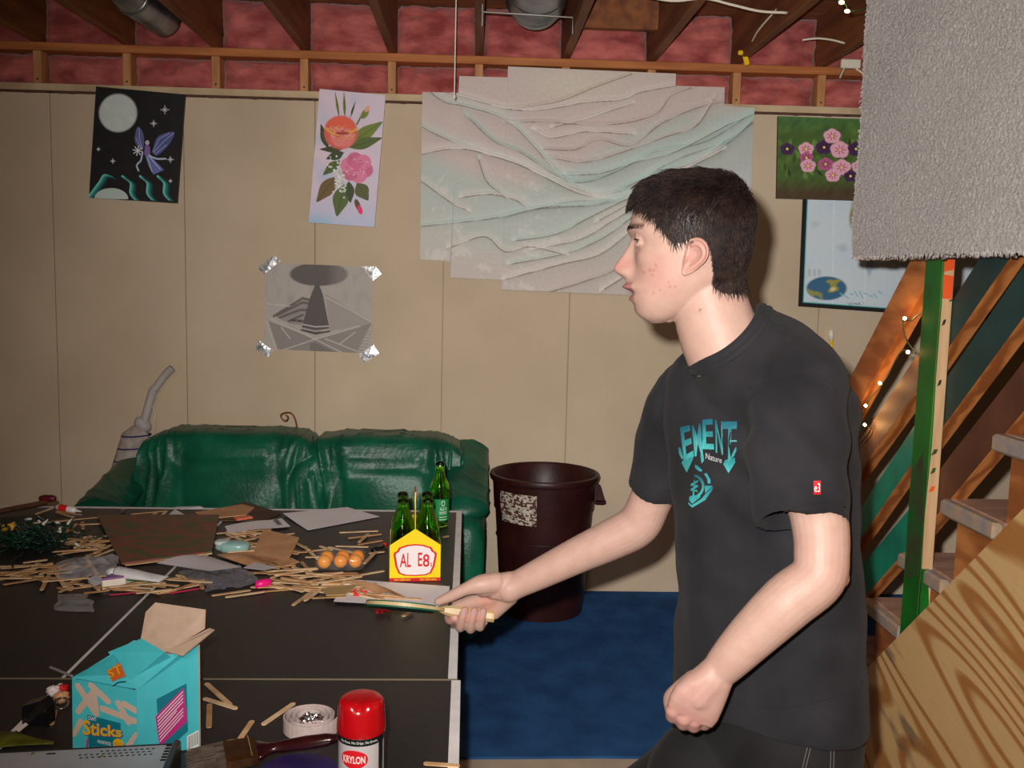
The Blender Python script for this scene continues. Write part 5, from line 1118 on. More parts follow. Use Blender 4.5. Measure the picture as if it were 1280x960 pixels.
# ---- odds and ends at the left of the box
bc_ = thing('binder_clip', 'black binder clip with steel loop at the left of the turquoise box', 'clip', T(45, 895))
q = T(42, 893, .02); obj('clamp', prism([q+(-.02, 0, -.018), q+(.026, -.01, -.018), q+(.026, -.01, .014), q+(.012, 0, .024), q+(-.02, 0, .014)], (0.004, .025, 0)), mat('clip_black', (.008, .008, .01), rough=.2, coat=.5), bc_)
obj('wire_loop', tube(smooth_path([T(52, 877, .01), T(64, 877, .012), T(78, 872, .012), (T(85, 876, .012)), T(83, 883, .012), T(74, 886, .012), T(64, 882, .01)], 6), .0022, 8), M_galv, bc_, smooth=True)
for k, (x, y, m_, lb, r_) in enumerate(((67, 863, M_lab, 'white crumpled scrap beside the binder clip', .009), (78, 861, M_red, 'red plastic piece beside the binder clip', .008), (77, 871, M_card, 'tan crumpled scrap under the steel loop', .010))):
    q = T(x, y, .010); obj(('paper_scrap', 'red_piece', 'tan_scrap')[k], pillow(tuple(q), (r_*1.2, r_, r_), 14, (.8, .8), lambda P: .002*snoise(P, 2, 5)), m_, smooth=True, label=lb, cat='scrap')
obj('grey_strip', tube([T(63, 834, .03), T(90, 845, .035)], .0025, 6), mat('strip_grey', (.3, .3, .28), rough=.5), label='thin grey strip leaning on the corner of the turquoise box', cat='strip')
obj('feather', (lambda P: lofted([[P(t)+np.array([0, cos(a), 0])*w_*.5+np.array([0, 0, sin(a)])*.003 for a in np.linspace(0, 2*pi, 12, endpoint=False)] for t, w_ in ((0, .05), (.3, .055), (.6, .03), (.85, .014), (1, .004))]))(lambda t: T(-15, 922, .01)*(1-t)+T(67, 929, .01)*t), mat('olive_plastic', alb(120, 126, 36, 1.3), alb(80, 88, 20, 1.3), 30, .5), smooth=True, label='olive green pointed plastic blade at the lower left corner', cat='blade')
slab('white_piece', [(18, 912), (32, 904), (35, 906), (24, 915)], .016, .001, M_sheet, 'narrow white paper piece above the olive blade', 'paper')
slab('white_piece', [(-4, 934), (9, 926), (13, 928), (0, 937)], .001, .001, M_sheet, 'white paper piece at the left frame edge by the metal box', 'paper')
# dark bag shape at left edge
# grey perforated metal device
mb_ = thing('metal_drive', 'grey perforated metal drive casing in the lower left foreground', 'drive', T(110, 990))
f0, f1 = T(-60, 1030, .0), T(214, 1020, .0)
hz = .045
TL_, TR_ = pZ(-40, 943, TZ+hz), pZ(217, 930, TZ+hz); BL_, BR_ = pZ(-60, 1060, TZ+hz), pZ(222, 1060, TZ+hz)
M_mt = mat('grey_metal', alb(138, 142, 150, .6), alb(122, 126, 134, .6), 8, .5, metal=.1)
tx = (TR_-TL_); tx /= np.linalg.norm(tx); Wd = np.linalg.norm(TR_-TL_); ty = np.array([tx[1], -tx[0], 0]); ty = ty if ty[1] < 0 else -ty
def Mp(u, d, z=0): return TL_+tx*u+ty*d+np.array([0, 0, z])
vf = rbox(0, Wd, 0, .16, -hz+.001, 0, .002); obj('case', (np.array([Mp(a, b, c) for a, b, c in vf[0]]), vf[1]), M_mt, mb_)
vf = rbox(0, Wd, -.0015, 0, -hz+.004, .001, .0004); obj('lip', (np.array([Mp(a, b, c) for a, b, c in vf[0]]), vf[1]), M_leg, mb_)
M_hole = mat('hole_black', (.004, .004, .005), rough=.9)
for r_ in range(3):
    for k in range(13):
        u = Wd-.028-.0085*k-(.004 if r_ % 2 else 0); d = .012+r_*.009
        if k > 9 and r_ == 0: continue
        obj('vent_hole', (np.array([Mp(u+.0025*cos(a), d+.0018*sin(a), .0003) for a in np.linspace(0, 2*pi, 10, endpoint=False)]), [tuple(range(10))]), M_hole, mb_)
vf = rbox(Wd-.185, Wd-.172, .010, .0135, 0, .0006, .0001); obj('slot', (np.array([Mp(a, b, c) for a, b, c in vf[0]]), vf[1]), M_hole, mb_)
vf = rbox(Wd, Wd+.010, -.004, .16, -hz+.002, .006, .002); obj('end_bezel', (np.array([Mp(a, b, c) for a, b, c in vf[0]]), vf[1]), mat('bezel_black', (.01, .01, .012), rough=.35), mb_)
for k in range(6):
    vf = rbox(Wd-.010, Wd-.002, .004+.009*k, .0075+.009*k, 0, .0014, .0003); obj('contact_slot', (np.array([Mp(a, b, c) for a, b, c in vf[0]]), vf[1]), M_hole, mb_)
for (u, d) in ((Wd-.205, .009), (Wd-.1, .03)): obj('screw', lathe([(.0001, .0012), (.003, .001), (.0032, 0)], 12, tuple(Mp(u, d, 0))), mat('brass_screw', (.5, .42, .2), rough=.3, metal=.9), mb_, smooth=True)
# ---- paint brush
br = thing('paint_brush', 'wide paint brush with dark wooden handle and worn bristles', 'brush', T(300, 960))
hb_ = .022
p0, p1, p2, p3 = T(236, 954, hb_), T(282, 944, hb_), T(320, 938, hb_+.004), T(424, 922, .050)
ax_ = (p2-p0); ax_ /= np.linalg.norm(ax_); sd = np.array([-ax_[1], ax_[0], 0])
rect = lambda c, w_, h_: [c+sd*w_*a+np.array([0, 0, h_*b]) for a, b in ((-1, -.7), (-.8, -1), (.8, -1), (1, -.7), (1, .7), (.8, 1), (-.8, 1), (-1, .7))]
m_ = MB()
for i in range(420):
    s_ = random.uniform(-1, 1)*.034; h_ = random.uniform(-1, 1)*.008; q = p1+sd*s_+np.array([0, 0, h_]); e = p1+(p0-p1)*random.uniform(.75, 1.08)+sd*s_*1.12+np.array([0, 0, h_*.7]); m_.add(tube([q, (q+e)/2+rng.normal(size=3)*.0012, e], [.0011, .001, .0004], 4))
obj('bristles', m_.get(), mat('bristle', alb(112, 96, 84, 1.3), alb(82, 66, 56, 1.3), 40, .7), br, kind='stuff')
obj('bristle_core', lofted([rect(p0*.3+p1*.7, .033, .007), rect(p1, .034, .008)]), MATS['bristle'], br)
obj('ferrule', lofted([rect(p1-ax_*.002, .0355, .0095), rect(p1*.5+p2*.5, .0355, .0098), rect(p2, .034, .0095)]), mat('ferrule_stained', alb(104, 62, 32, 1.3), alb(70, 42, 24, 1.3), 30, .35, metal=.5), br)
obj('ferrule_band', tube(smooth_path([p2-sd*.035+(0, 0, .0098)-ax_*.01, p2+(0, 0, .0102)-ax_*.01, p2+sd*.035+(0, 0, .0098)-ax_*.01], 3), .0012, 6), mat('brass_shine', (.8, .62, .3), rough=.2, metal=1.), br)
def hring(c, w_, h_): return [c+sd*w_*cos(a)+np.array([0, 0, h_*sin(a)]) for a in np.linspace(0, 2*pi, 20, endpoint=False)]
hd = p3-p2
obj('handle', lofted([hring(p2-hd*.02, .030, .0085), hring(p2+hd*.05, .028, .009), hring(p2+hd*.14, .014, .008), hring(p2+hd*.24, .0085, .008), hring(p2+hd*.36, .0105, .0095), hring(p2+hd*.6, .0135, .0105), hring(p2+hd*.85, .0115, .0095), hring(p2+hd*.98, .007, .006), hring(p2+hd*1.0, .002, .002)]), mat('handle_maroon', alb(64, 22, 26, 1.3), alb(44, 12, 16, 1.3), 12, .22, coat=.6), br, smooth=True)
# ---- bandage roll with foil
rl = thing('tape_roll', 'rolled white cloth tape with a ball of foil inside', 'roll', T(388, 918))
c = T(388, 911, .0); M_clo = mat('cloth_white', alb(226, 206, 202, 1.3), alb(214, 192, 188, 1.3), 60, .85, bump=.0006, bscale=300)
sp_ = []
for k in range(90): a = k*.21; r_ = .020+.00145*a; sp_.append((c[0]+r_*cos(a)*1.05, c[1]+r_*sin(a), 0))
rings = []
for x, y, _ in sp_:
    dx_, dy_ = x-c[0], y-c[1]; L_ = math.hypot(dx_, dy_)+1e-9; rings.append([(x-dx_/L_*.0011, y-dy_/L_*.0011, c[2]+.001), (x+dx_/L_*.0011, y+dy_/L_*.0011, c[2]+.001), (x+dx_/L_*.0011, y+dy_/L_*.0011, c[2]+.026), (x-dx_/L_*.0011, y-dy_/L_*.0011, c[2]+.0262)])
obj('cloth_strip', lofted(rings), M_clo, rl, smooth=False)
obj('foil_ball', pillow((c[0]+.004, c[1]-.016, c[2]+.022), (.018, .013, .012), 18, (.9, .9), lambda P: .0035*np.sign(snoise(P, 1.2, 3))*np.abs(snoise(P, 2.4, 4))), mat('foil', (.75, .75, .78), rough=.18, metal=1., bump=.003, bscale=90), rl)
obj('clear_bead', sphere(T(271, 935, .004), .0055, 14, 10), M_clear, smooth=True, label='small clear bead on the near half beside sticks', cat='bead')
# ---- purple disc
pd = T(372, 985, 0); obj('purple_disc', lathe([(.002, .002), (.062, .002), (.066, .006), (.066, .020), (.062, .024), (.002, .025)], 56, (pd[0], pd[1], T0)), mat('disc_purple', alb(54, 40, 106, 1.35), alb(46, 34, 92, 1.35), 20, .45), smooth=False, label='purple round lid at the bottom edge left of spray can', cat='lid')
auto_smooth(bpy.data.objects['purple_disc'], 30)
# ---- spray paint can
sc_ = T(451, 1024); rC = .0325
hC = lambda y: pY(452, y, sc_[1]-.01)[2]
can = thing('spray_can', 'white spray paint can with a glossy red cap in the foreground', 'spray can', sc_)
sc_r = (pY(481, 920, sc_[1])[0]-pY(422, 920, sc_[1])[0])/2; rC = sc_r
z1 = hC(937); z2 = hC(875); zr = hC(913)
M_cred = mat('can_cap_red', alb(196, 12, 22, 1.3), rough=.22, coat=.5); M_cw = mat('can_white', alb(214, 206, 208, 1.35), rough=.3, coat=.3); M_cb = mat('can_black', (.008, .008, .01), rough=.3)
o = obj('body', lathe([(.002, T0+.004), (rC-.004, T0+.002), (rC, T0), (rC, T0+.006), (rC-.001, T0+.009), (rC-.001, zr-.004), (rC-.006, zr+.004), (.002, zr+.005)], 48, (sc_[0], sc_[1], 0)), M_cw, can); auto_smooth(o, 30)
def onc(uvf, a0, a1, za, zb, e=.0006):
    uv, f = uvf; R_ = rC-.001+e; return np.array([(sc_[0]+R_*cos(a0+(a1-a0)*u), sc_[1]+R_*sin(a0+(a1-a0)*u), za+(zb-za)*w) for u, w in uv]), f
gu, gw = np.meshgrid(np.linspace(0, 1, 40), np.linspace(0, 1, 2), indexing='ij'); gq = np.c_[gu.ravel(), gw.ravel()]
obj('black_band', onc((gq, gridf(40, 2)), -pi, pi, zr-.013, zr-.003, .0003), M_cb, can, smooth=True)
obj('black_stripe', onc((gq, gridf(40, 2)), -.62, -.30, T0+.01, zr-.012, .0003), M_cb, can, smooth=True)
ca = math.atan2(C0[1]-sc_[1], C0[0]-sc_[0]); a0, a1 = ca-.95, ca+.35
th_ = np.linspace(0, 2*pi, 40, endpoint=False); ov = np.c_[.5+.5*np.cos(th_), .5+.5*np.sin(th_)]
zo0, zo1 = hC(957), hC(938)+.0
zo0, zo1 = zr-.046, zr-.019
obj('logo_oval', onc((ov, [tuple(range(40))]), a0, a1-.05, zo0, zo1, .0006), M_red, can)
# curved inner fill so the oval follows the can
N1 = 30; vv = []; ffs = []
for i in range(N1+1):
    u = i/N1; hgt_ = math.sqrt(max(0, 1-(2*u-1)**2)); vv += [(u, .5-.5*hgt_), (u, .5+.5*hgt_)]
ffs = [(2*i, 2*i+2, 2*i+3, 2*i+1) for i in range(N1)]
bpy.data.objects.remove(bpy.data.objects['logo_oval']); obj('logo_oval', onc((np.array(vv), ffs), a0, a1-.05, zo0, zo1, .0006), M_red, can, smooth=True)
obj('lettering', onc(glyphs('KRYLON', 3, .02), a0+.13, a1-.18, zo0+.008, zo1-.008, .0012), M_pw, can)
obj('lettering', onc(glyphs('No Runs. No Drips. No Errors.'), ca-.95, ca+.75, zr-.0105, zr-.0055, .0010), M_pw, can)
# cap: tall, slightly tapered, with a finger scoop and domed top
rings = []
for z, r_ in ((zr-.002, rC+.0008), (zr+.004, rC+.0012), (z2-.012, rC-.0008), (z2-.006, rC-.0016), (z2-.002, rC-.004), (z2+.001, rC-.009), (z2+.0015, rC-.016)):
    ring = []
    for k in range(72):
        a = 2*pi*k/72; dd_ = abs((a-(ca-.1)+pi) % (2*pi)-pi); r2 = r_
        t_ = max(0, (z-(zr+.02))/(z2-zr-.02)); r2 -= .007*math.exp(-(dd_/.30)**2)*t_
        ring.append((sc_[0]+r2*cos(a), sc_[1]+r2*sin(a), z-(.003*math.exp(-(dd_/.35)**2) if z > z2-.007 else 0)))
    rings.append(ring)
# refine vertically
R2 = []
for a, b in zip(rings[:-1], rings[1:]):
    n_ = 8 if abs(b[0][2]-a[0][2]) > .02 else 2
    for t in range(n_): R2.append(np.array(a)*(1-t/n_)+np.array(b)*t/n_)
R2.append(np.array(rings[-1])); o = obj('cap', lofted(R2), M_cred, can); auto_smooth(o, 50)
# ================================================================== the person
HY = 1.5
hp0 = pN(860, 310, np.array([0, HY, 0]), np.array([0, 1., 0]))
_r = hp0[:2]/np.linalg.norm(hp0[:2]); nl = np.array([-_r[0], -_r[1], 0.])      # towards the camera = his left
fw = np.array([-nl[1]*-1, nl[0]*-1, 0.]); fw = np.array([nl[1], -nl[0], 0.]); fw = fw if fw[0] < 0 else -fw   # the way he faces
PXM = 1/np.linalg.norm(pN(861, 310, hp0, nl)-pN(860, 310, hp0, nl))
def H(u, v, l=0.): return pN(u, v, hp0, nl)+nl*l
person = thing('person', 'young man in black t-shirt and dark jeans leaning forward holding a table tennis paddle', 'person', (.42, 1.48, 0))
# profile table: v, front u (without nose, lips), back u, half width (m)
HT_ = [(222, 846, 888, .016), (225, 832, 902, .030), (230, 818, 915, .043), (237, 808, 924, .053), (246, 800, 930, .062), (257, 794, 934, .069), (268, 790, 937, .0735), (279, 788, 938, .0755), (288, 787, 938, .0755), (297, 788, 938, .0745), (306, 791, 937, .073), (315, 793, 935, .0715),
       (324, 793, 932, .070), (333, 793, 929, .068), (342, 791, 925, .0655), (350, 789, 920, .063), (357, 788, 912, .060), (364, 789, 903, .0565), (371, 790, 893, .0525), (378, 792, 882, .048), (385, 794, 871, .042), (391, 797, 860, .0355), (397, 801, 848, .028), (401, 807, 838, .020), (404, 814, 829, .010)]
HT_ = np.array(HT_, float)
vs = np.concatenate([np.linspace(222, 404, 130)]); G = lambda c, x, s: np.exp(-((x-c)/s)**2)
HF, HB, HW = [np.interp(vs, HT_[:, 0], HT_[:, k]) for k in (1, 2, 3)]
def sm(a, k=5):
    p_ = np.pad(a, k, mode='reflect', reflect_type='odd'); return np.convolve(p_, np.ones(2*k+1)/(2*k+1), 'valid')
HF, HB, HW = sm(HF, 3), sm(HB, 3), sm(HW, 3)
NOSE = np.array([(296, 0), (301, 1.5), (306, 5), (312, 10), (318, 14.5), (324, 19), (330, 23.5), (334, 25.5), (338, 24.5), (342, 20), (345, 14), (348, 8), (352, 3), (356, 0)], float)
rings = []
for v, uf, ub, hw in zip(vs, HF, HB, HW):
    ring = []; uc = uf+(ub-uf)*.52
    for k in range(220):
        a = 2*pi*k/220; ca, sa = cos(a), sin(a)
        ex = .86 if ca > 0 else .95
        l = hw*np.sign(sa)*abs(sa)**.9
        u = uc-(uc-uf)*np.sign(ca)*abs(ca)**ex if ca > 0 else uc-(ub-uc)*np.sign(ca)*abs(ca)**ex*-1*-1
        if ca > 0:
            la = abs(l)
            wn = np.interp(v, [296, 306, 322, 336, 344, 352], [.007, .0075, .010, .0145, .0155, .012])
            u -= np.interp(v, NOSE[:, 0], NOSE[:, 1])*math.exp(-(la/wn)**2.4)
            # wings of the nose
            u -= 5.5*G(.0145, la, .0055)*G(340, v, 6)
            u -= 4.0*G(0, la, .034)*G(287, v, 6)                       # brow ridge
            u += 9.5*G(.031, la, .0145)*G(303, v, 8.5)                 # eye sockets
            u += 2.5*G(.012, la, .006)*G(303, v, 6)
            u -= 10.5*G(0, la, .026)*G(358.5, v, 3.8)+3*G(0, la, .03)*G(352, v, 6)            # upper lip
            u -= 5.0*G(0, la, .021)*G(374, v, 3.6)                     # lower lip
            u += 2.5*G(0, la, .024)*G(366, v, 2.2)
            u -= 2.5*G(0, la, .02)*G(390, v, 7)                        # chin
            u += 2.2*G(.0, la, .003)*G(353, v, 4)                      # philtrum
            u -= 4*G(.046, la, .016)*G(322, v, 12)                     # cheek bone
            u += 3*G(.040, la, .014)*G(352, v, 12)
        ring.append(H(u, v, l))
    rings.append(ring)
head = lofted(rings)
el = [head]
for s_ in (1, -1):   # eyelids
    ec = H(805.5, 303, .0315*s_); R_ = .0128
    for (z0, dz, rr) in ((.0056, .0006, .0031), (-.0052, -.0010, .0035)):
        pts = []
        for t in np.linspace(-1.3, 1.45, 15):
            zz_ = z0*cos(t*.9)+dz; c_ = math.sqrt(max(0, R_**2-zz_**2)); pts.append(ec+fw*c_*cos(t)+nl*s_*c_*sin(t)*1.0+np.array([0, 0, zz_]))
        el.append(tube(pts, rr, 8))
# neck
Nk = lambda u, v, dl=0: H(u, v, dl)
def oval(c, ax, rl, rf_, n=44):
    """ring about c: half width rl sideways, rf_ front-back, perpendicular to ax"""
    ax = np.array(ax, float); ax /= np.linalg.norm(ax); f_ = fw-ax*np.dot(fw, ax); f_ /= np.linalg.norm(f_); s_ = np.cross(ax, f_)
    return [c+f_*rf_*cos(a)+s_*rl*sin(a) for a in np.linspace(0, 2*pi, n, endpoint=False)]
nk = [(878, 322, .050, .056), (882, 350, .052, .057), (886, 375, .053, .058), (892, 398, .0545, .0605), (900, 420, .056, .063), (909, 442, .060, .064), (922, 466, .060, .058), (934, 495, .055, .05)]
nka = H(930, 480)-H(884, 340)
neck = lofted([oval(H(u, v), nka, a, b) for u, v, a, b in nk])
el.append(neck)
el.append(chain([H(858, 352, .030), H(846, 375, .024), H(836, 394, .006)], [.022, .019, .012], 14, 4)); el.append(chain([H(858, 352, -.030), H(846, 375, -.024), H(836, 394, -.006)], [.022, .019, .012], 14, 4))
# sternomastoid
el.append(chain([H(876, 352, .040), H(880, 395, .036), H(872, 440, .018)], [.013, .013, .011], 12, 4))
# torso: elliptical sections, turned towards the camera
tf = np.array([-cos(radians(38)), -sin(radians(38)), 0]); tl = np.array([-tf[1]*-1, 0, 0]); tl = np.array([sin(radians(38)), -cos(radians(38)), 0])
def tor(rows, grow=0., n=72, e=.88):
    out = []
    for u, v, a, b in rows:
        c = pY(u, v, 1.5); out.append([c+tl*(a+grow)*np.sign(cos(t))*abs(cos(t))**e+tf*(b+grow)*np.sign(sin(t))*abs(sin(t))**e for t in np.linspace(0, 2*pi, n, endpoint=False)])
    return lofted(out)
TR = [(932, 425, .060, .050), (938, 440, .105, .066), (943, 460, .140, .083), (947, 485, .163, .098), (948, 515, .166, .109), (949, 560, .163, .114), (951, 610, .160, .115), (953, 660, .157, .113), (957, 710, .158, .111), (957, 760, .160, .111), (957, 810, .166, .114), (957, 850, .172, .118), (957, 880, .176, .120)]
el.append(tor(TR, -.016))
def P(u, v, Y): return pY(u, v, Y)
# left (near) arm
LA = [(995, 480, 1.395), (1002, 530, 1.350), (1014, 600, 1.31), (1025, 655, 1.295), (1027, 690, 1.285), (1022, 722, 1.275), (985, 752, 1.275), (940, 795, 1.283), (905, 832, 1.294), (894, 845, 1.300)]
LR = [.045, .044, .0425, .0395, .0380, .0375, .0385, .0340, .0275, .0215]
el.append(chain([P(*q) for q in LA], LR, 24, 6)); el.append(chain([P(1040, 700, 1.285), P(1047, 722, 1.283)], [.022, .0165], 14, 4))
# right (far) arm
RA = [(868, 488, 1.60), (845, 540, 1.645), (826, 590, 1.675), (812, 628, 1.69), (797, 656, 1.70), (765, 674, 1.71), (722, 694, 1.725), (675, 717, 1.74), (648, 730, 1.748), (636, 736, 1.75)]
RR = [.052, .047, .042, .0385, .0395, .0375, .0335, .0290, .0260, .0265]
el.append(chain([P(*q) for q in RA], RR, 24, 6))
# right hand, palm up, gripping the paddle
FT = []       # fingertips for nails
def finger(pts, r, nails=True):
    el.append(chain([P(*q) for q in pts], r, 14, 6))
def slabh(a, b, r): el.append(chain([P(*a), P(*b)], r, 14, 4))
W0 = (637, 737, 1.752)
slabh(W0, (618, 735, 1.757), [.025, .022]); slabh((640, 727, 1.75), (604, 733, 1.748), [.020, .0205])
for q, r in (((572, 757, 1.785), .0115), ((584, 764, 1.79), .012), ((597, 768, 1.79), .012), ((610, 768, 1.785), .0115)):
    slabh((630, 742, 1.762), q, [.020, r])
slabh((636, 745, 1.755), (618, 766, 1.770), [.019, .013])
finger([(572, 757, 1.785), (562, 770, 1.777), (563, 775, 1.762), (568, 772, 1.748)], [.0115, .0098, .0092, .0082])
finger([(584, 764, 1.79), (577, 779, 1.783), (575, 784, 1.757), (578, 772, 1.741), (581, 763, 1.739)], [.0118, .0098, .0094, .0088, .0076])
finger([(597, 768, 1.79), (591, 781, 1.783), (588, 786, 1.757), (590, 774, 1.741), (593, 764, 1.739)], [.0118, .0098, .0094, .0088, .0076])
finger([(609, 768, 1.787), (603, 779, 1.780), (600, 784, 1.757), (602, 773, 1.742), (604, 764, 1.741)], [.011, .0088, .0084, .0080, .0070])
finger([(620, 728, 1.745), (600, 731, 1.738), (583, 736, 1.735), (566, 744, 1.738), (548, 752, 1.744)], [.020, .0185, .0125, .0108, .0080])
# left hand: a loose fist hanging down
slabh((890, 848, 1.295), (874, 866, 1.298), [.0265, .027]); 
K = [((842, 888, 1.300), .0122), ((855, 897, 1.297), .0125), ((868, 900, 1.298), .0120), ((881, 897, 1.303), .0112)]
for (q, r), s0 in zip(K, ((872, 858), (880, 860), (887, 862), (893, 866))): slabh((*s0, 1.300), q, [.018, r])
ha = P(862, 897, 1.297)-P(893, 845, 1.295); ha /= np.linalg.norm(ha); hx = np.cross(ha, np.array([0, 1., 0])); hx /= np.linalg.norm(hx); hy = np.cross(hx, ha)
el.append(lofted([[P(*c_)+hx*w_*np.sign(cos(a))*abs(cos(a))**.8+hy*t_*np.sign(sin(a))*abs(sin(a))**.8 for a in np.linspace(0, 2*pi, 40, endpoint=False)] for c_, w_, t_ in
    (((900, 836, 1.293), .024, .021), ((892, 847, 1.293), .0275, .0225), ((882, 860, 1.293), .034, .0205), ((873, 873, 1.294), .0385, .0185), ((867, 885, 1.296), .0395, .016), ((862, 895, 1.298), .037, .0125))]))
slabh((862, 872, 1.308), (878, 882, 1.310), [.024, .022])
for i, (q, r) in enumerate(K):
    u, v, Y = q; finger([q, (u-1, v+7, Y+.012), (u+2, v+3, Y+.034), (u+8, v-10, Y+.036), (u+9, v-16, Y+.024)], [r, .0108, .0095, .0088, .0078])
finger([(868, 853, 1.312), (848, 864, 1.325), (838, 873, 1.338), (838, 888, 1.345)], [.018, .013, .0108, .0085])
V, F = fuse(el, .0020, 4, .5)
# smoothing of the whole skin except head and hands is left to the mesh; colours of the skin, nostril shade painted in
P0 = V-hp0; U_l = P0@fw; L_l = P0@nl; Z_l = P0[:, 2]
uu = 860-U_l*PXM; vv_ = 310-Z_l*PXM
SK = np.array(alb(238, 196, 178, 1.6)); base = np.tile(SK, (len(V), 1))
def tint(mask, col, k): 
    global base
    m = np.clip(mask, 0, 1)[:, None]*k; base = base*(1-m)+np.array(col)*m
ishead = (vv_ < 412) & (uu < 960) & (np.abs(L_l) < .12)
PK = np.array(alb(232, 150, 140, 1.45)); LP = np.array(alb(206, 130, 126, 1.5))
tint(ishead*G(0, L_l, .02)*G(333, vv_, 10)*(uu < 792), PK, .6)
tint(ishead*G(345, vv_, 26)*G(825, uu, 26)*(np.abs(L_l) > .02), PK, .30)
tint(ishead*((vv_ > 354) & (vv_ < 364.5) & (uu < 783+np.abs(L_l)*500) & (np.abs(L_l) < .026)), LP, .75); tint(ishead*((vv_ > 366.5) & (vv_ < 378) & (uu < 789+np.abs(L_l)*420) & (np.abs(L_l) < .024)), LP, .75)
tint(ishead*((vv_ > 363) & (vv_ < 368) & (uu < 797) & (np.abs(L_l) < .026)), alb(150, 80, 76, 1.6), .5)
for s_ in (1, -1): tint(ishead*G(781, uu, 1.6)*G(344.5, vv_, 1.3)*G(.008*s_, L_l, .004), alb(70, 30, 26, 1.6), .8)  # dark of the nostril openings painted into the skin colour
# eyebrow
bl = np.abs(L_l); bv = 286+ (bl-.03)**2*900-2*(bl > .02); tint(ishead*(bl > .012)*(bl < .055)*G(0, vv_-bv, 2.6)*(uu < 810), alb(84, 58, 46, 1.7), .8)
rr_ = np.random.default_rng(5)
for i in range(26):  # blemishes
    s0 = 1 if i % 2 else -1; a, b = rr_.normal(820 if i < 16 else 838, 9), rr_.normal(343 if i < 16 else 366, 6)
    tint(ishead*(L_l*s0 > 0)*G(a, uu, 1.2)*G(b, vv_, 1.2), alb(200, 96, 90, 1.75), .55)
tint(G(878, uu, 1.4)*G(387, vv_, 1.4)*(L_l > 0), alb(90, 50, 40, 1.7), .8); tint(G(826, uu, 1.)*G(299, vv_, 1.)*(L_l > 0), alb(110, 70, 60, 1.7), .7)
# scalp tone under the hair
HAIRLINE = [(783, 262), (790, 266), (810, 265), (821, 281), (831, 296), (844, 309), (853, 304), (861, 302), (872, 300), (883, 305), (887, 320), (891, 341), (890, 355), (903, 366), (924, 366), (960, 340), (960, 200), (770, 200), (775, 262)]
def inpoly(x, y, P_):
    P_ = np.array(P_, float); r = np.zeros(len(x), bool); j = len(P_)-1
    for i in range(len(P_)):
        r ^= ((P_[i, 1] > y) != (P_[j, 1] > y)) & (x < (P_[j, 0]-P_[i, 0])*(y-P_[i, 1])/(P_[j, 1]-P_[i, 1]+1e-12)+P_[i, 0]); j = i
    return r
front = (uu < 800) & (np.abs(L_l) < .06)
scal = inpoly(uu, vv_, HAIRLINE) & ishead & ~((vv_ > 258) & (uu < 800))
tint(scal*1., alb(52, 36, 30, 1.7), .9)
# knuckles, fingertips and palm are pinker
def near(u, v, Y, r): return np.exp(-(np.linalg.norm(V-P(u, v, Y), axis=1)/r)**2)
for q in ((579, 766, 1.735), (592, 766, 1.735), (604, 766, 1.737), (566, 774, 1.75), (604, 748, 1.75), (615, 755, 1.76)): tint(near(*q, .016), alb(236, 160, 142, 1.4), .5)
for q, r in K: tint(near(*q, .02), alb(226, 152, 146, 1.45), .45)
tint(near(1058, 722, 1.28, .04), alb(230, 158, 148, 1.45), .5); tint(near(865, 875, 1.28, .05), alb(228, 168, 160, 1.45), .4)
nail = []
# ears: finely modelled shells set into the same mesh
EO = [(862, 301), (871, 299.5), (879, 303), (884, 311), (884.5, 320), (881, 328), (874, 335), (866, 341), (857, 345), (852.5, 343), (853, 333), (854, 325), (856, 317), (858, 308)]
EO = smooth_path(EO+[EO[0]], 8)[:-1]
def earmesh(s_):
    c = np.array([866, 321]); nr = 26; n = len(EO); v = []; f = []
    for side in (0, 1):
        for i in range(nr):
            r = i/(nr-1)
            for j in range(n):
                q = c+(EO[j]-c)*r; u_, v2 = q; low = np.clip((v2-332)/8, 0, 1)
                lift = .002+.014*np.clip((u_-856)/28, 0, 1)
                h = 0.
                rim = math.exp(-((r-.90)/.085)**2)*(.0042*(1-low*.7)); anti = math.exp(-((r-.60)/.09)**2)*.003*(1-low)*(u_ > 862); con = -.0065*math.exp(-(r/.42)**2)*(1-low)
                trag = .004*math.exp(-((u_-856)/3.)**2-((v2-326)/4.)**2); h = rim+anti+con+trag
                if side == 1: h = -.0035*(1-r**4)-.001
                if r > .985: h = (h-.001)/2 if side == 0 else -.001
                v.append(H(u_, v2, s_*(np.interp(u_, [852, 885], [.0700, .0735])+lift+h)))
        o = side*nr*n
        for i in range(nr-1):
            for j in range(n): k = (j+1) % n; f.append((o+i*n+j, o+i*n+k, o+(i+1)*n+k, o+(i+1)*n+j))
    for j in range(n): k = (j+1) % n; f.append(((nr-1)*n+j, (nr-1)*n+k, nr*n+(nr-1)*n+k, nr*n+(nr-1)*n+j))
    return np.array(v), f
cols = [base]; allv = [V]; allf = list(F); n0 = len(V)
for s_ in (1, -1):
    ev, ef = earmesh(s_); cc = np.tile(np.array(alb(238, 184, 168, 1.6)), (len(ev), 1))
    allv.append(ev); allf += [tuple(i+n0 for i in q) for q in ef]; n0 += len(ev); cols.append(cc)
M_skin = mat('skin', (1, 1, 1), (.93, .9, .9), 45, .46, sss=.12, attr='col', bump=.0003, bscale=600, spec=.4)
body = obj('body', (np.concatenate(allv), allf), M_skin, person, smooth=True, colors=np.concatenate(cols))
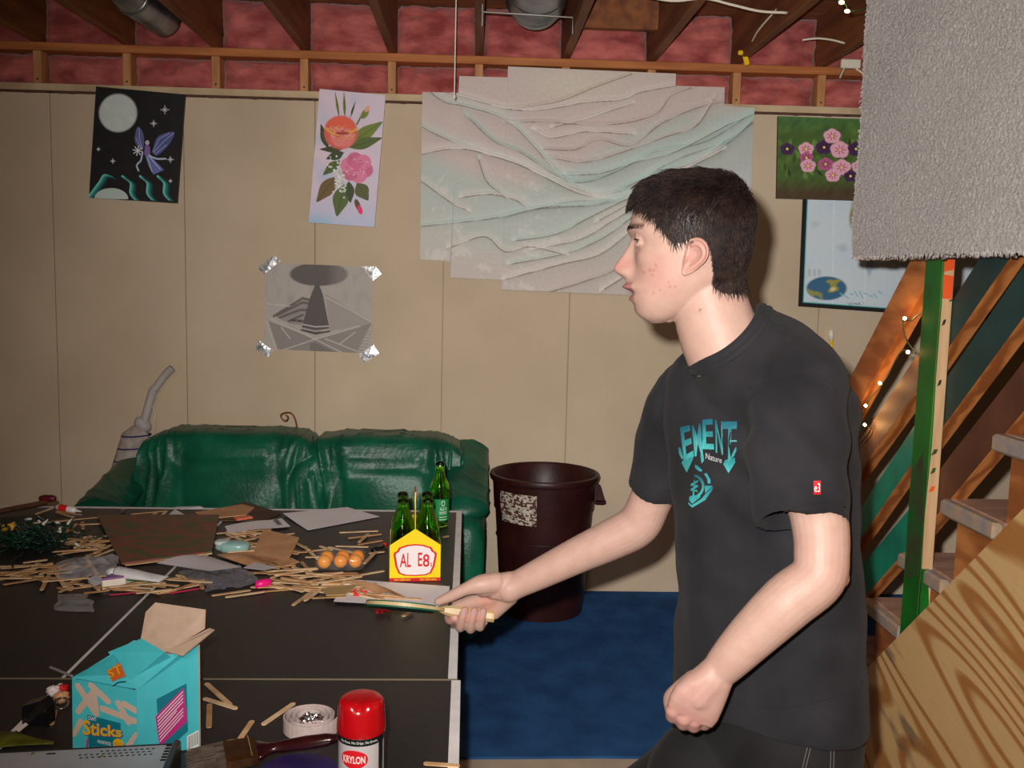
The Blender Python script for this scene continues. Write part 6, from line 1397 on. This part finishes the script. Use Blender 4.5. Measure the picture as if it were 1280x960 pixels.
# eyes
for s_ in (1, -1):
    ec = H(806.6, 302.4, .0312*s_); r0 = .0122
    sv, sf_ = sphere((0, 0, 0), r0, 32, 24)
    gz = fw*.88+nl*s_*.40+np.array([0, 0, .04]); gz /= np.linalg.norm(gz)
    d = (sv@gz)/r0; col = np.tile(alb(225, 210, 205, 1.6), (len(sv), 1)); col = np.array(col)
    col[d > .82] = alb(70, 60, 48, 1.6); col[d > .95] = (.004, .004, .004)
    obj('eye', (sv+ec, sf_), mat('eye_wet', (1, 1, 1), (1, 1, 1), 5, .08, attr='col', coat=1.), person, smooth=True, colors=col)
for s_ in (1, -1):
    ec = H(805.5, 303, .0315*s_); pts = []
    for t in np.linspace(-1.0, 1.35, 12):
        zz_ = .0034*cos(t*.9); c_ = .0140; pts.append(ec+fw*c_*cos(t)+nl*s_*c_*sin(t)+np.array([0, 0, zz_]))
    obj('eyelashes', tube(pts, .0010, 6), M_leg, person)
# fingernails
def nailm(c, up, out, w=.0055, l=.0065):
    c, up, out = [np.array(q, float) for q in (c, up, out)]; up /= np.linalg.norm(up); out -= up*np.dot(out, up); out /= np.linalg.norm(out); s_ = np.cross(up, out)
    v = []; f = gridf(7, 7)
    for i in range(7):
        for j in range(7):
            a = (i/6-.5)*2; b = (j/6-.5)*2; k = (1-.25*max(0, b)**2)
            v.append(c+s_*w*a*k+up*l*b*(1-.15*a*a)+out*(.0012-.0022*a*a))
    return np.array(v), f
BV = BVHTree.FromPolygons([Vector(q) for q in V[:]], [tuple(q) for q in F])
M_nail = mat('fingernail', alb(236, 190, 184, 1.7), rough=.22, coat=.4)
for u, v in ((579.5, 765), (591.8, 766.5), (603.5, 766)):
    d = ray(u, v); d = d/np.linalg.norm(d); hit = BV.ray_cast(Vector(C0), Vector(d))
    if hit[0]:
        c = np.array(hit[0]); obj('fingernail', nailm(c, (.12, 0, 1), -d), M_nail, person, smooth=True)

# ------------------------------------------------------------------ hair
M_hair = mat('brown_hair', alb(60, 42, 36, 1.4), alb(32, 22, 20, 1.4), 60, .5, spec=.4)
hv = scal.copy(); Nv = vnormals(V, F)
Fh = [q for q in F if all(hv[i] for i in q)]
idx = np.unique(np.array([i for q in Fh for i in q])); remap = {int(i): k for k, i in enumerate(idx)}
edge_d = np.clip((309-vv_[idx])/40, .25, 1)
cap_v = V[idx]+Nv[idx]*(.0045)[..., None] if False else V[idx]+Nv[idx]*(.003+.0035*edge_d)[:, None]
hair = obj('hair', (cap_v, [tuple(remap[int(i)] for i in q) for q in Fh]), M_hair, person, smooth=True)
tri = np.array([q[:3] for q in Fh]); A1 = V[tri[:, 0]]; A2 = V[tri[:, 1]]; A3 = V[tri[:, 2]]
rg = np.random.default_rng(3); ns = 13000; pick = rg.integers(0, len(tri), ns); ra, rb_ = rg.random(ns), rg.random(ns)
roots = A1[pick]+(A2[pick]-A1[pick])*ra[:, None]*.5+(A3[pick]-A1[pick])*rb_[:, None]*.5; nr_ = Nv[tri[pick, 0]]
ru = 860-((roots-hp0)@fw)*PXM; rv = 310-(roots-hp0)[:, 2]*PXM; rl_ = (roots-hp0)@nl
UPZ = np.array([0, 0, 1.])
topk = np.clip((285-rv)/50, 0, 1)[:, None]
comb = fw*(.9*topk+.10)+UPZ*(-.95*(1-topk)-.25*topk)+nl*np.sign(rl_)[:, None]*.25*topk-fw*.35*(1-topk)
fringe = ((ru < 812) & (rv < 270))[:, None]; comb = np.where(fringe, fw*.75-UPZ*.75+nl*np.sign(rl_)[:, None]*.2, comb)
comb += rg.normal(size=(ns, 3))*.28; comb -= nr_*np.sum(comb*nr_, 1)[:, None]; comb /= np.linalg.norm(comb, axis=1)[:, None]
ln = (.012+.016*topk[:, 0])*rg.uniform(.7, 1.25, ns); ln = np.where(fringe[:, 0], ln*.75, ln)
segs = 4; hvv = np.zeros((ns, segs+1, 3, 3)); side = np.cross(comb, nr_)
for k in range(segs+1):
    t = k/segs; cpt = roots+nr_*((.004+.0075*topk[:, 0]*1.0)*math.sin(min(1, t*1.3)*pi/2))[:, None]+comb*(ln*t)[:, None]-UPZ*(.003*t*t)+nr_*.002
    wdt = (.00085*(1-t*.85))
    for j in range(3):
        a = j*2.094; hvv[:, k, j] = cpt+(side*cos(a)+nr_*sin(a))*wdt
vv2 = hvv.reshape(-1, 3); ff2 = []
bi = (np.arange(ns)*(segs+1)*3)[:, None]
qs = np.array([(k*3+j, k*3+(j+1) % 3, (k+1)*3+(j+1) % 3, (k+1)*3+j) for k in range(segs) for j in range(3)])
ff2 = (bi[:, :, None]+qs[None]).reshape(-1, 4)
st = obj('strands', (vv2, [tuple(q) for q in ff2.tolist()]), M_hair, hair, smooth=True, kind='stuff', colors=np.ones((len(vv2), 3)))
# brow hairs
bw = MB()
for s_ in (1, -1):
    for i in range(110):
        t = rg.random(); l = .014+.038*t; v = 286.5+(l-.03)**2*900-1.5+rg.normal()*1.3; o_ = H(700, v, l*s_); hit = BV.ray_cast(Vector(o_), Vector(-fw))
        if hit[0]:
            c = np.array(hit[0]); d = nl*s_*.8+UPZ*(.35-.5*t)-fw*.35; bw.add(tube([c-fw*.0, c+d*.003+fw*.0008, c+d*.0062], [.0004, .00035, .0001], 3))
obj('eyebrow', bw.get(), M_hair, person, kind='stuff')

# ------------------------------------------------------------------ t-shirt
shp = [tor(TR, 0.)]
shp.append(chain([P(948, 412, 1.52), P(980, 440, 1.47), P(1003, 480, 1.385)], [.040, .056, .066], 20, 6))
shp.append(chain([P(958, 420, 1.54), P(1000, 470, 1.50), P(1004, 540, 1.50)], [.040, .060, .074], 20, 6))
shp.append(chain([P(930, 428, 1.53), P(900, 458, 1.58), P(868, 492, 1.60)], [.035, .050, .062], 20, 6))
cB, cF = H(950, 383), H(868, 450); cC = (cB+cF)/2+np.array([0, 0, -.004]); cu = (cB-cF); cul = np.linalg.norm(cu)/2; cu /= np.linalg.norm(cu)
cn = np.cross(cu, nl); cn = cn if cn[2] > 0 else -cn
def cring(k, off, kl=None): return [cC+cu*cul*k*cos(a)+nl*(.066*(kl or k))*sin(a)-cn*(.016*abs(sin(a))**1.5-off) for a in np.linspace(0, 2*pi, 64, endpoint=False)]
shp.append(lofted([cring(1.04, .0), cring(1.10, -.006), cring(1.26, -.024, 1.35), cring(1.42, -.055, 1.7), cring(1.45, -.10, 1.9), cring(1.2, -.16, 1.9)]))
def sleeve(rows, n=40, depth=.05):
    """rows: centre, radius along the sleeve opening, radius across, direction; the mouth is hollow"""
    rg_ = []
    for c, ra_, rb2, ax, ref in rows:
        c = np.array(c); ax = np.array(ax, float); ax /= np.linalg.norm(ax); x = np.array(ref, float)-ax*np.dot(ref, ax); x /= np.linalg.norm(x); y = np.cross(ax, x)
        rg_.append([c+x*ra_*cos(a)+y*rb2*sin(a) for a in np.linspace(0, 2*pi, n, endpoint=False)])
    return rg_
# near sleeve, mouth around (1008, 655)
ax1 = P(1010, 655, 1.285)-P(1004, 500, 1.375)
r1 = sleeve([(P(1000, 478, 1.385), .058, .060, ax1, (1, 0, 0)), (P(998, 505, 1.37), .069, .068, ax1, (1, 0, 0)), (P(997, 560, 1.34), .0735, .068, ax1, (1, 0, 0)), (P(999, 610, 1.312), .071, .062, ax1, (1, 0, .02)), (P(1004, 648, 1.292), .0655, .058, ax1, (1, 0, .12)), (P(1004, 656, 1.288), .0660, .058, ax1, (1, 0, .15)), (P(1004, 655, 1.288), .0560, .048, ax1, (1, 0, .15)), (P(1004, 605, 1.315), .050, .044, ax1, (1, 0, .1))])
shp.append(lofted(r1))
ax2 = P(816, 618, 1.685)-P(858, 490, 1.62)
r2 = sleeve([(P(866, 484, 1.60), .058, .055, ax2, (1, 0, .2)), (P(856, 510, 1.62), .066, .062, ax2, (1, 0, .25)), (P(840, 555, 1.65), .062, .060, ax2, (1, 0, .3)), (P(822, 606, 1.675), .0535, .054, ax2, (1, 0, -.1)), (P(819, 613, 1.68), .0530, .054, ax2, (1, 0, -.22)), (P(819, 612, 1.68), .0430, .044, ax2, (1, 0, -.22)), (P(832, 575, 1.66), .041, .042, ax2, (1, 0, .0))])
shp.append(lofted(r2))
SV, SF = fuse(shp, .0042, 10, .55)
# neck opening: cut away whatever stands inside the collar
cB, cF = H(950, 383), H(868, 450); cC = (cB+cF)/2+np.array([0, 0, -.004]); cu = (cB-cF); cul = np.linalg.norm(cu)/2; cu /= np.linalg.norm(cu)
cn = np.cross(cu, nl); cn = cn if cn[2] > 0 else -cn
def collar(k=1., off=0.): return [cC+cu*cul*k*cos(a)+nl*(.066*k)*sin(a)-cn*(.016*abs(sin(a))**1.5-off) for a in np.linspace(0, 2*pi, 64)]
# folds in the cloth
SN = vnormals(SV, SF); 
fold = .0035*snoise(SV*np.array([1, 1, .45]), 5, 201, 14)+.002*snoise(SV, 11, 202, 12)
dA = SV-P(975, 560, 1.37); fold += .006*np.exp(-(np.linalg.norm(dA, axis=1)/.12)**2)*np.sin((dA@np.array([.6, 0, .8]))*95+dA[:, 0]*20)
low = np.clip((1.15-SV[:, 2])/.25, 0, 1); fold += low*.004*np.sin(SV@np.array([30, 20, 6.])+2*np.sin(SV[:, 2]*9))
SV = SV+SN*fold[:, None]
d = SV-cC; ra_ = d@cu/cul; rb3 = d@nl/.066; hgt2 = d@cn; kill = (ra_**2+rb3**2 < .93) & (hgt2 > -.06) & (hgt2 < .12)
up2 = (ra_**2+rb3**2 < 2.2) & (ra_**2+rb3**2 >= .93) & (hgt2 > .0+.0) & (hgt2 < .1)
lowlim = -.012*np.minimum(1, np.abs(rb3))**1.5
push = np.where(up2 & (hgt2 > lowlim), (hgt2-lowlim), 0); SV = SV-cn*push[:, None]*np.clip((2.2-(ra_**2+rb3**2))/.8, 0, 1)[:, None]
keep = [q for q in SF if not any(kill[i] for i in q)]
M_shirt = mat('charcoal_cotton', alb(56, 55, 59, 1.4), alb(43, 42, 46, 1.4), 9, .9, bump=.0006, bscale=700, spec=.12, sheen=.04, detail=8)
usd = np.unique(np.array([i for q in keep for i in q])); rm2 = np.full(len(SV), -1); rm2[usd] = np.arange(len(usd))
SVk = SV[usd]; SFk = [tuple(int(rm2[i]) for i in q) for q in keep]
shirt = obj('t_shirt', (SVk, SFk), M_shirt, person, smooth=True)
SB = BVHTree.FromPolygons([Vector(q) for q in SVk], SFk)
obj('collar_band', tube(collar(1.05, .000), .0095, 14, False, flat=.8), M_shirt, shirt, smooth=True)
obj('collar_band', tube(collar(1.15, -.008), .0068, 12, False, flat=.8), M_shirt, shirt, smooth=True)
M_under = mat('grey_undershirt', alb(108, 116, 130, 1.7), rough=.85)
obj('undershirt_edge', tube([cC+cu*cul*.955*cos(a)+nl*(.066*.955)*sin(a)-cn*(.016*abs(sin(a))**1.5+.002) for a in np.linspace(pi-.75, pi+.75, 20)], .0085, 10), M_under, person, smooth=True)
def onshirt(u, v, e=.0015):
    d = ray(u, v); dn_ = d/np.linalg.norm(d); h = SB.ray_cast(Vector(C0), Vector(dn_))
    if h[0] is None: return None
    return np.array(h[0])-dn_*e
def seam(pts, r=.0010, m=M_shirt, n=6):
    P_ = [onshirt(*q, .0004) for q in smooth_path(np.array(pts, float), n)]; P_ = [q for q in P_ if q is not None]
    if len(P_) > 3: obj('seam', tube(P_, r, 6), m, shirt, smooth=True)
seam([(957, 392), (975, 407), (990, 430), (1002, 464)], .0022); seam([(961, 391), (980, 406), (996, 432), (1006, 465)], .0016)
seam([(935, 486), (955, 478), (975, 470), (1000, 465), (1022, 472), (1045, 488)], .0012)
seam([(948, 653), (975, 642), (1000, 632), (1025, 627), (1056, 634)], .0011); seam([(940, 845+2), (980, 880)], .0008) if False else None
seam([(789, 601), (805, 607), (825, 612), (845, 612)], .0010)
seam([(905, 878), (965, 884), (1010, 880), (1050, 868), (1078, 852)], .0010)
# printed lettering, laid on the cloth
gt = lambda z: z
M_logo = mat('shirt_print', (1, 1, 1), (.96, .96, .96), 200, .6, attr='col')
lz = lambda x, y: (830+x/6.4, 500+y/6.4)
def patch(uvf, quad_, c_top, c_bot, e=.0016, warp=None, nm='lettering'):
    uv, f = uvf; bl, br, tl_, tr_ = [np.array((*lz(*q), 0.)) for q in quad_]; q = quadmap(uv, bl, br, tl_, tr_)
    if warp: q[:, 1] += warp(uv[:, 0], uv[:, 1])
    v = []; ok = True
    for x, y, _ in q:
        p_ = onshirt(x, y, e)
        if p_ is None: return
        v.append(p_)
    t = uv[:, 1:2]; c = lin(c_top)*t+lin(c_bot)*(1-t); obj(nm, (np.array(v), f), M_logo, shirt, colors=c/1.6)
def polyp(l, ct_, cb_, nm='printed_shape', e=.0016):
    l = np.array(l, float); mn, mx_ = l.min(0), l.max(0)
    # dense fan so it follows the cloth
    import bmesh
    bm = bmesh.new(); vs_ = [bm.verts.new((a, b, 0)) for a, b in l]; fc = bm.faces.new(vs_); bmesh.ops.triangulate(bm, faces=[fc]); bmesh.ops.subdivide_edges(bm, edges=bm.edges, cuts=2)
    bm.verts.ensure_lookup_table(); q = [(v.co.x, v.co.y) for v in bm.verts]; f = [tuple(v.index for v in fa.verts) for fa in bm.faces]; bm.verts.index_update(); f = [tuple(v.index for v in fa.verts) for fa in bm.faces]; bm.free()
    v = [onshirt(*lz(*a), e) for a in q]
    if any(a is None for a in v): return
    t = ((mx_[1]-np.array([a[1] for a in q]))/(mx_[1]-mn[1]+1e-9)).clip(0, 1)[:, None]; c = lin(ct_)*t+lin(cb_)*(1-t)
    obj(nm, (np.array(v), f), M_logo, shirt, colors=c/1.6)
DT, LTq = (30, 116, 140), (92, 214, 214)
def ring_(l, w): pass
# arched letters, tall and bold
def bigl(ch, q, e=.0016):
    cu_ = bpy.data.curves.new('t', 'FONT'); cu_.body = ch; cu_.resolution_u = 4; cu_.offset = .022; o_ = bpy.data.objects.new('t', cu_); COL.objects.link(o_)
    import bmesh
    me_ = bpy.data.meshes.new_from_object(o_.evaluated_get(bpy.context.evaluated_depsgraph_get())); bm = bmesh.new(); bm.from_mesh(me_)
    bmesh.ops.triangulate(bm, faces=bm.faces); bmesh.ops.subdivide_edges(bm, edges=bm.edges, cuts=2); bm.verts.index_update()
    v_ = np.array([x.co[:2] for x in bm.verts]); f_ = [tuple(x.index for x in fa.verts) for fa in bm.faces]; bm.free(); bpy.data.objects.remove(o_)
    v_ = (v_-v_.min(0))/(v_.max(0)-v_.min(0)); patch((v_, f_), q, DT, LTq, e)
bigl('E', [(160, 500), (240, 450), (128, 218), (206, 200)]); bigl('M', [(246, 452), (312, 440), (222, 206), (292, 188)]); bigl('E', [(308, 392), (400, 396), (306, 158), (390, 150)]); bigl('N', [(414, 420), (472, 440), (408, 158), (468, 172)]); bigl('T', [(474, 500), (570, 500), (470, 172), (584, 172)])
polyp([(140, 500), (160, 470), (182, 530), (238, 455), (210, 520), (182, 580)], (60, 180, 185), LTq); polyp([(474, 512), (490, 480), (518, 530), (566, 460), (570, 500), (516, 585)], (60, 180, 185), LTq); polyp([(290, 440), (316, 436), (320, 484), (302, 508)], (60, 180, 185), LTq)
polyp([(115, 380), (132, 380), (156, 470), (140, 470), (120, 430)], (50, 150, 160), LTq); polyp([(526, 322), (582, 322), (582, 334), (526, 334)], (110, 190, 195), (110, 190, 195)); polyp([(576, 372), (580, 400), (560, 450), (532, 470), (545, 430)], (60, 170, 175), LTq)
# emblem below
polyp([(245, 518), (262, 520), (305, 560), (300, 575), (275, 565), (250, 545)], (40, 140, 155), (80, 200, 205)); polyp([(320, 590), (342, 585), (372, 640), (372, 668), (350, 668), (345, 630)], (70, 180, 190), (80, 200, 205))
arc = lambda cx, cy, r0_, r1_, a0_, a1_: [(cx+r1_*cos(a), cy+r1_*sin(a)) for a in np.linspace(a0_, a1_, 12)]+[(cx+r0_*cos(a), cy+r0_*sin(a)) for a in np.linspace(a1_, a0_, 12)]
polyp(arc(225, 690, 78, 98, -1.35, 1.0), (30, 110, 130), LTq); polyp([(205, 770), (225, 800), (285, 755), (292, 775), (225, 830), (200, 800)], (60, 190, 195), LTq)
polyp([(195, 815), (222, 840), (300, 790), (345, 735), (395, 690), (385, 720), (330, 800), (225, 862), (195, 835)], (50, 150, 170), LTq); polyp([(325, 685), (388, 685), (380, 698), (340, 730), (330, 745)], (60, 170, 180), LTq)
polyp([(238, 640), (248, 636), (240, 780), (226, 790)], (40, 150, 160), LTq)
for yy_ in (670, 710): polyp([(215, yy_), (240, yy_-12), (272, yy_-30), (275, yy_-18), (240, yy_+6), (215, yy_+20)], (50, 160, 170), LTq); polyp([(236, yy_+12), (262, yy_+8), (272, yy_+28), (255, yy_+20), (238, yy_+24)], (60, 180, 190), LTq)
patch(glyphs('Nature', 4), [(334, 470), (462, 506), (334, 422), (462, 462)], (235, 238, 240), (235, 238, 240), e=.002)
# red tag on the sleeve
def rect_on(x0, y0, x1, y1, m, nm, e=.0012, k=4):
    v = [onshirt(x0+(x1-x0)*i/k, y0+(y1-y0)*j/k, e) for i in range(k+1) for j in range(k+1)]
    if all(q is not None for q in v): obj(nm, (np.array(v), gridf(k+1, k+1)), m, shirt)
rect_on(1017, 601, 1026, 618, M_red, 'sleeve_tag', .0018); 
uv, f = glyphs('e3'); v = [onshirt(1018+6.5*(1-b) if False else 1018+7*a, 615-11*b, .0024) for a, b in uv]
if all(q is not None for q in v): obj('lettering', (np.array(v), f), M_pw, shirt)

# ------------------------------------------------------------------ jeans and shoes
M_jean = mat('black_denim', alb(36, 33, 36, 2.0), alb(26, 24, 27, 2.0), 8, .85, bump=.0005, bscale=500, sheen=.03)
HR = [(957, 838, .160, .108), (957, 880, .168, .116), (955, 930, .172, .122), (952, 965, .165, .12)]
jl = [tor(HR, -.009)]
def zP(x, y, z): return np.array([x, y, z])
hipN, hipF = P(990, 945, 1.43), P(908, 950, 1.58)
jl.append(chain([hipN, zP(.49, 1.41, .62), zP(.44, 1.36, .46), zP(.46, 1.42, .2), zP(.46, 1.44, .07)], [.098, .092, .085, .085, .092], 28, 6))
jl.append(chain([hipF, P(870, 985, 1.60), zP(.20, 1.60, .48), zP(.20, 1.68, .2), zP(.20, 1.72, .07)], [.096, .098, .086, .085, .092], 28, 6))
jl.append(chain([P(905, 935, 1.52), P(868, 980, 1.50), P(855, 1020, 1.52)], [.080, .085, .06], 20, 6))
JV, JF = fuse(jl, .006, 5, .5); JN = vnormals(JV, JF); JV = JV+JN*(.004*snoise(JV, 5, 301, 12)+.004*np.sin(JV[:, 2]*60+3*np.sin(JV[:, 0]*15))*np.clip((.35-JV[:, 2])/.2, 0, 1))[:, None]
JV[:, 2] = np.maximum(JV[:, 2], .012)
jeans = obj('jeans', (JV, JF), M_jean, person, smooth=True)
JB = BVHTree.FromPolygons([Vector(q) for q in JV], JF)
M_stitch = mat('stitch_grey', alb(120, 112, 108, 1.6), rough=.8)
def jseam(pts, r=.0007):
    P_ = []
    for q in smooth_path(np.array(pts, float), 6):
        d = ray(*q); d /= np.linalg.norm(d); h = JB.ray_cast(Vector(C0), Vector(d))
        if h[0] is not None: P_.append(np.array(h[0])-d*.0003)
    if len(P_) > 3: obj('stitching', tube(P_, r, 5), M_stitch, jeans)
for l in ([(1013, 897), (1011, 925), (1003, 960)], [(1017, 897), (1015, 926), (1007, 960)], [(1040, 888), (1038, 960)], [(1044, 888), (1042, 960)], [(1037, 900), (1060, 892)], [(1037, 896), (1060, 888)], [(998, 928), (1012, 915)], [(985, 902), (998, 930)]): jseam(l)
M_shoe = mat('shoe_dark', (.02, .02, .022), rough=.6); M_sole = mat('shoe_sole', (.35, .34, .32), rough=.6)
for (x, y) in ((.46, 1.44), (.20, 1.72)):
    cx_ = x-.065; rs = []
    for t, w_, h_ in ((-.145, .012, .03), (-.135, .034, .042), (-.10, .046, .052), (-.04, .046, .062), (.02, .042, .085), (.08, .040, .095), (.115, .032, .085), (.130, .014, .05)):
        rs.append([(cx_+t, y+w_*cos(a), .02+max(0, h_*(.5+.5*sin(a)))) for a in np.linspace(0, 2*pi, 24, endpoint=False)])
    obj('shoe', lofted(rs), M_shoe, person, smooth=True)
    obj('sole', lofted([[(cx_-.005+.142*k*np.sign(cos(a))*abs(cos(a))**.9, y+.048*k*np.sign(sin(a))*abs(sin(a))**.8, z) for a in np.linspace(0, 2*pi, 32, endpoint=False)] for z, k in ((0, .97), (.003, 1), (.022, 1), (.024, .96))]), M_sole, person)

# ------------------------------------------------------------------ the paddle in his hand
pad = thing('table_tennis_paddle', 'wooden table tennis paddle with green face held edge-on over the table', 'paddle', P(560, 765, 1.76))
PYd = 1.762
hb0, hb1 = P(617, 771, PYd), P(556, 763, PYd-.004); dx_ = (hb1-hb0); dx_ /= np.linalg.norm(dx_)
tipp = P(457, 753.5, PYd-.012); db = tipp-hb1; dl_ = np.linalg.norm(db); db /= dl_
# blade plane tilted so the camera sees a sliver of its underside
toc = C0-(hb1+tipp)/2; toc /= np.linalg.norm(toc); side_ = np.cross(db, toc); side_ /= np.linalg.norm(side_)
bn = side_*cos(radians(9))+toc*sin(radians(9))*-1; bn = bn if bn[2] > 0 else -bn; bn -= db*np.dot(bn, db); bn /= np.linalg.norm(bn)
bn = side_ if side_[2] > 0 else -side_
tilt = radians(3); toc2 = toc-db*np.dot(toc, db); toc2 /= np.linalg.norm(toc2); bnn = bn*cos(tilt)-toc2*sin(tilt); wv = np.cross(bnn, db)
bl_c = hb1+db*(dl_*.5); Rl = dl_/2; Rw = .068
def blade(k, z0, z1, cut=None):
    l = []
    for a in np.linspace(0, 2*pi, 60, endpoint=False):
        x = -Rl*k*cos(a); y = Rw*k*sin(a)
        if cut is not None and x < cut: continue
        l.append(bl_c+db*x+wv*y+bnn*z0)
    return prism(l, bnn*(z1-z0))
M_pw2 = mat('paddle_wood', alb(232, 208, 156, 1.5), alb(220, 190, 134, 1.5), 6, .45, stretch=(1, 6, 6))
obj('blade', blade(1, -.003, .003), M_pw2, pad); obj('rubber', blade(.985, -.006, -.003, -Rl*.78), mat('rubber_green', alb(20, 104, 78, 1.5), rough=.6), pad)
obj('rubber', blade(.985, .003, .0055, -Rl*.78), mat('rubber_green', (0, 0, 0)), pad)
hcs = []
for t, w_ in ((0, .016), (.02, .017), (.3, .0145), (.6, .013), (.85, .0125), (1.0, .011), (1.18, .008)):
    c = hb0+(hb1-hb0)*t; th2 = .0105 if t < 1 else .0105*(1.25-t)*3
    hcs.append([c+wv*w_*a+bnn*th2*b for a, b in ((-1, -.5), (-.6, -1), (.6, -1), (1, -.5), (1, .5), (.6, 1), (-.6, 1), (-1, .5))])
obj('handle', lofted(hcs), M_pw2, pad)
obj('handle_band', lofted([[c_+(np.array(c_)-(hb0+(hb1-hb0)*t))*.02 for c_ in hc] for t, hc in ((.13, hcs[1]),)]+[[np.array(c_)+(hb1-hb0)*.03+(np.array(c_)-(hb0+(hb1-hb0)*.02))*.02 for c_ in hcs[1]]]), mat('handle_gold', alb(214, 180, 100, 1.4), rough=.4), pad)
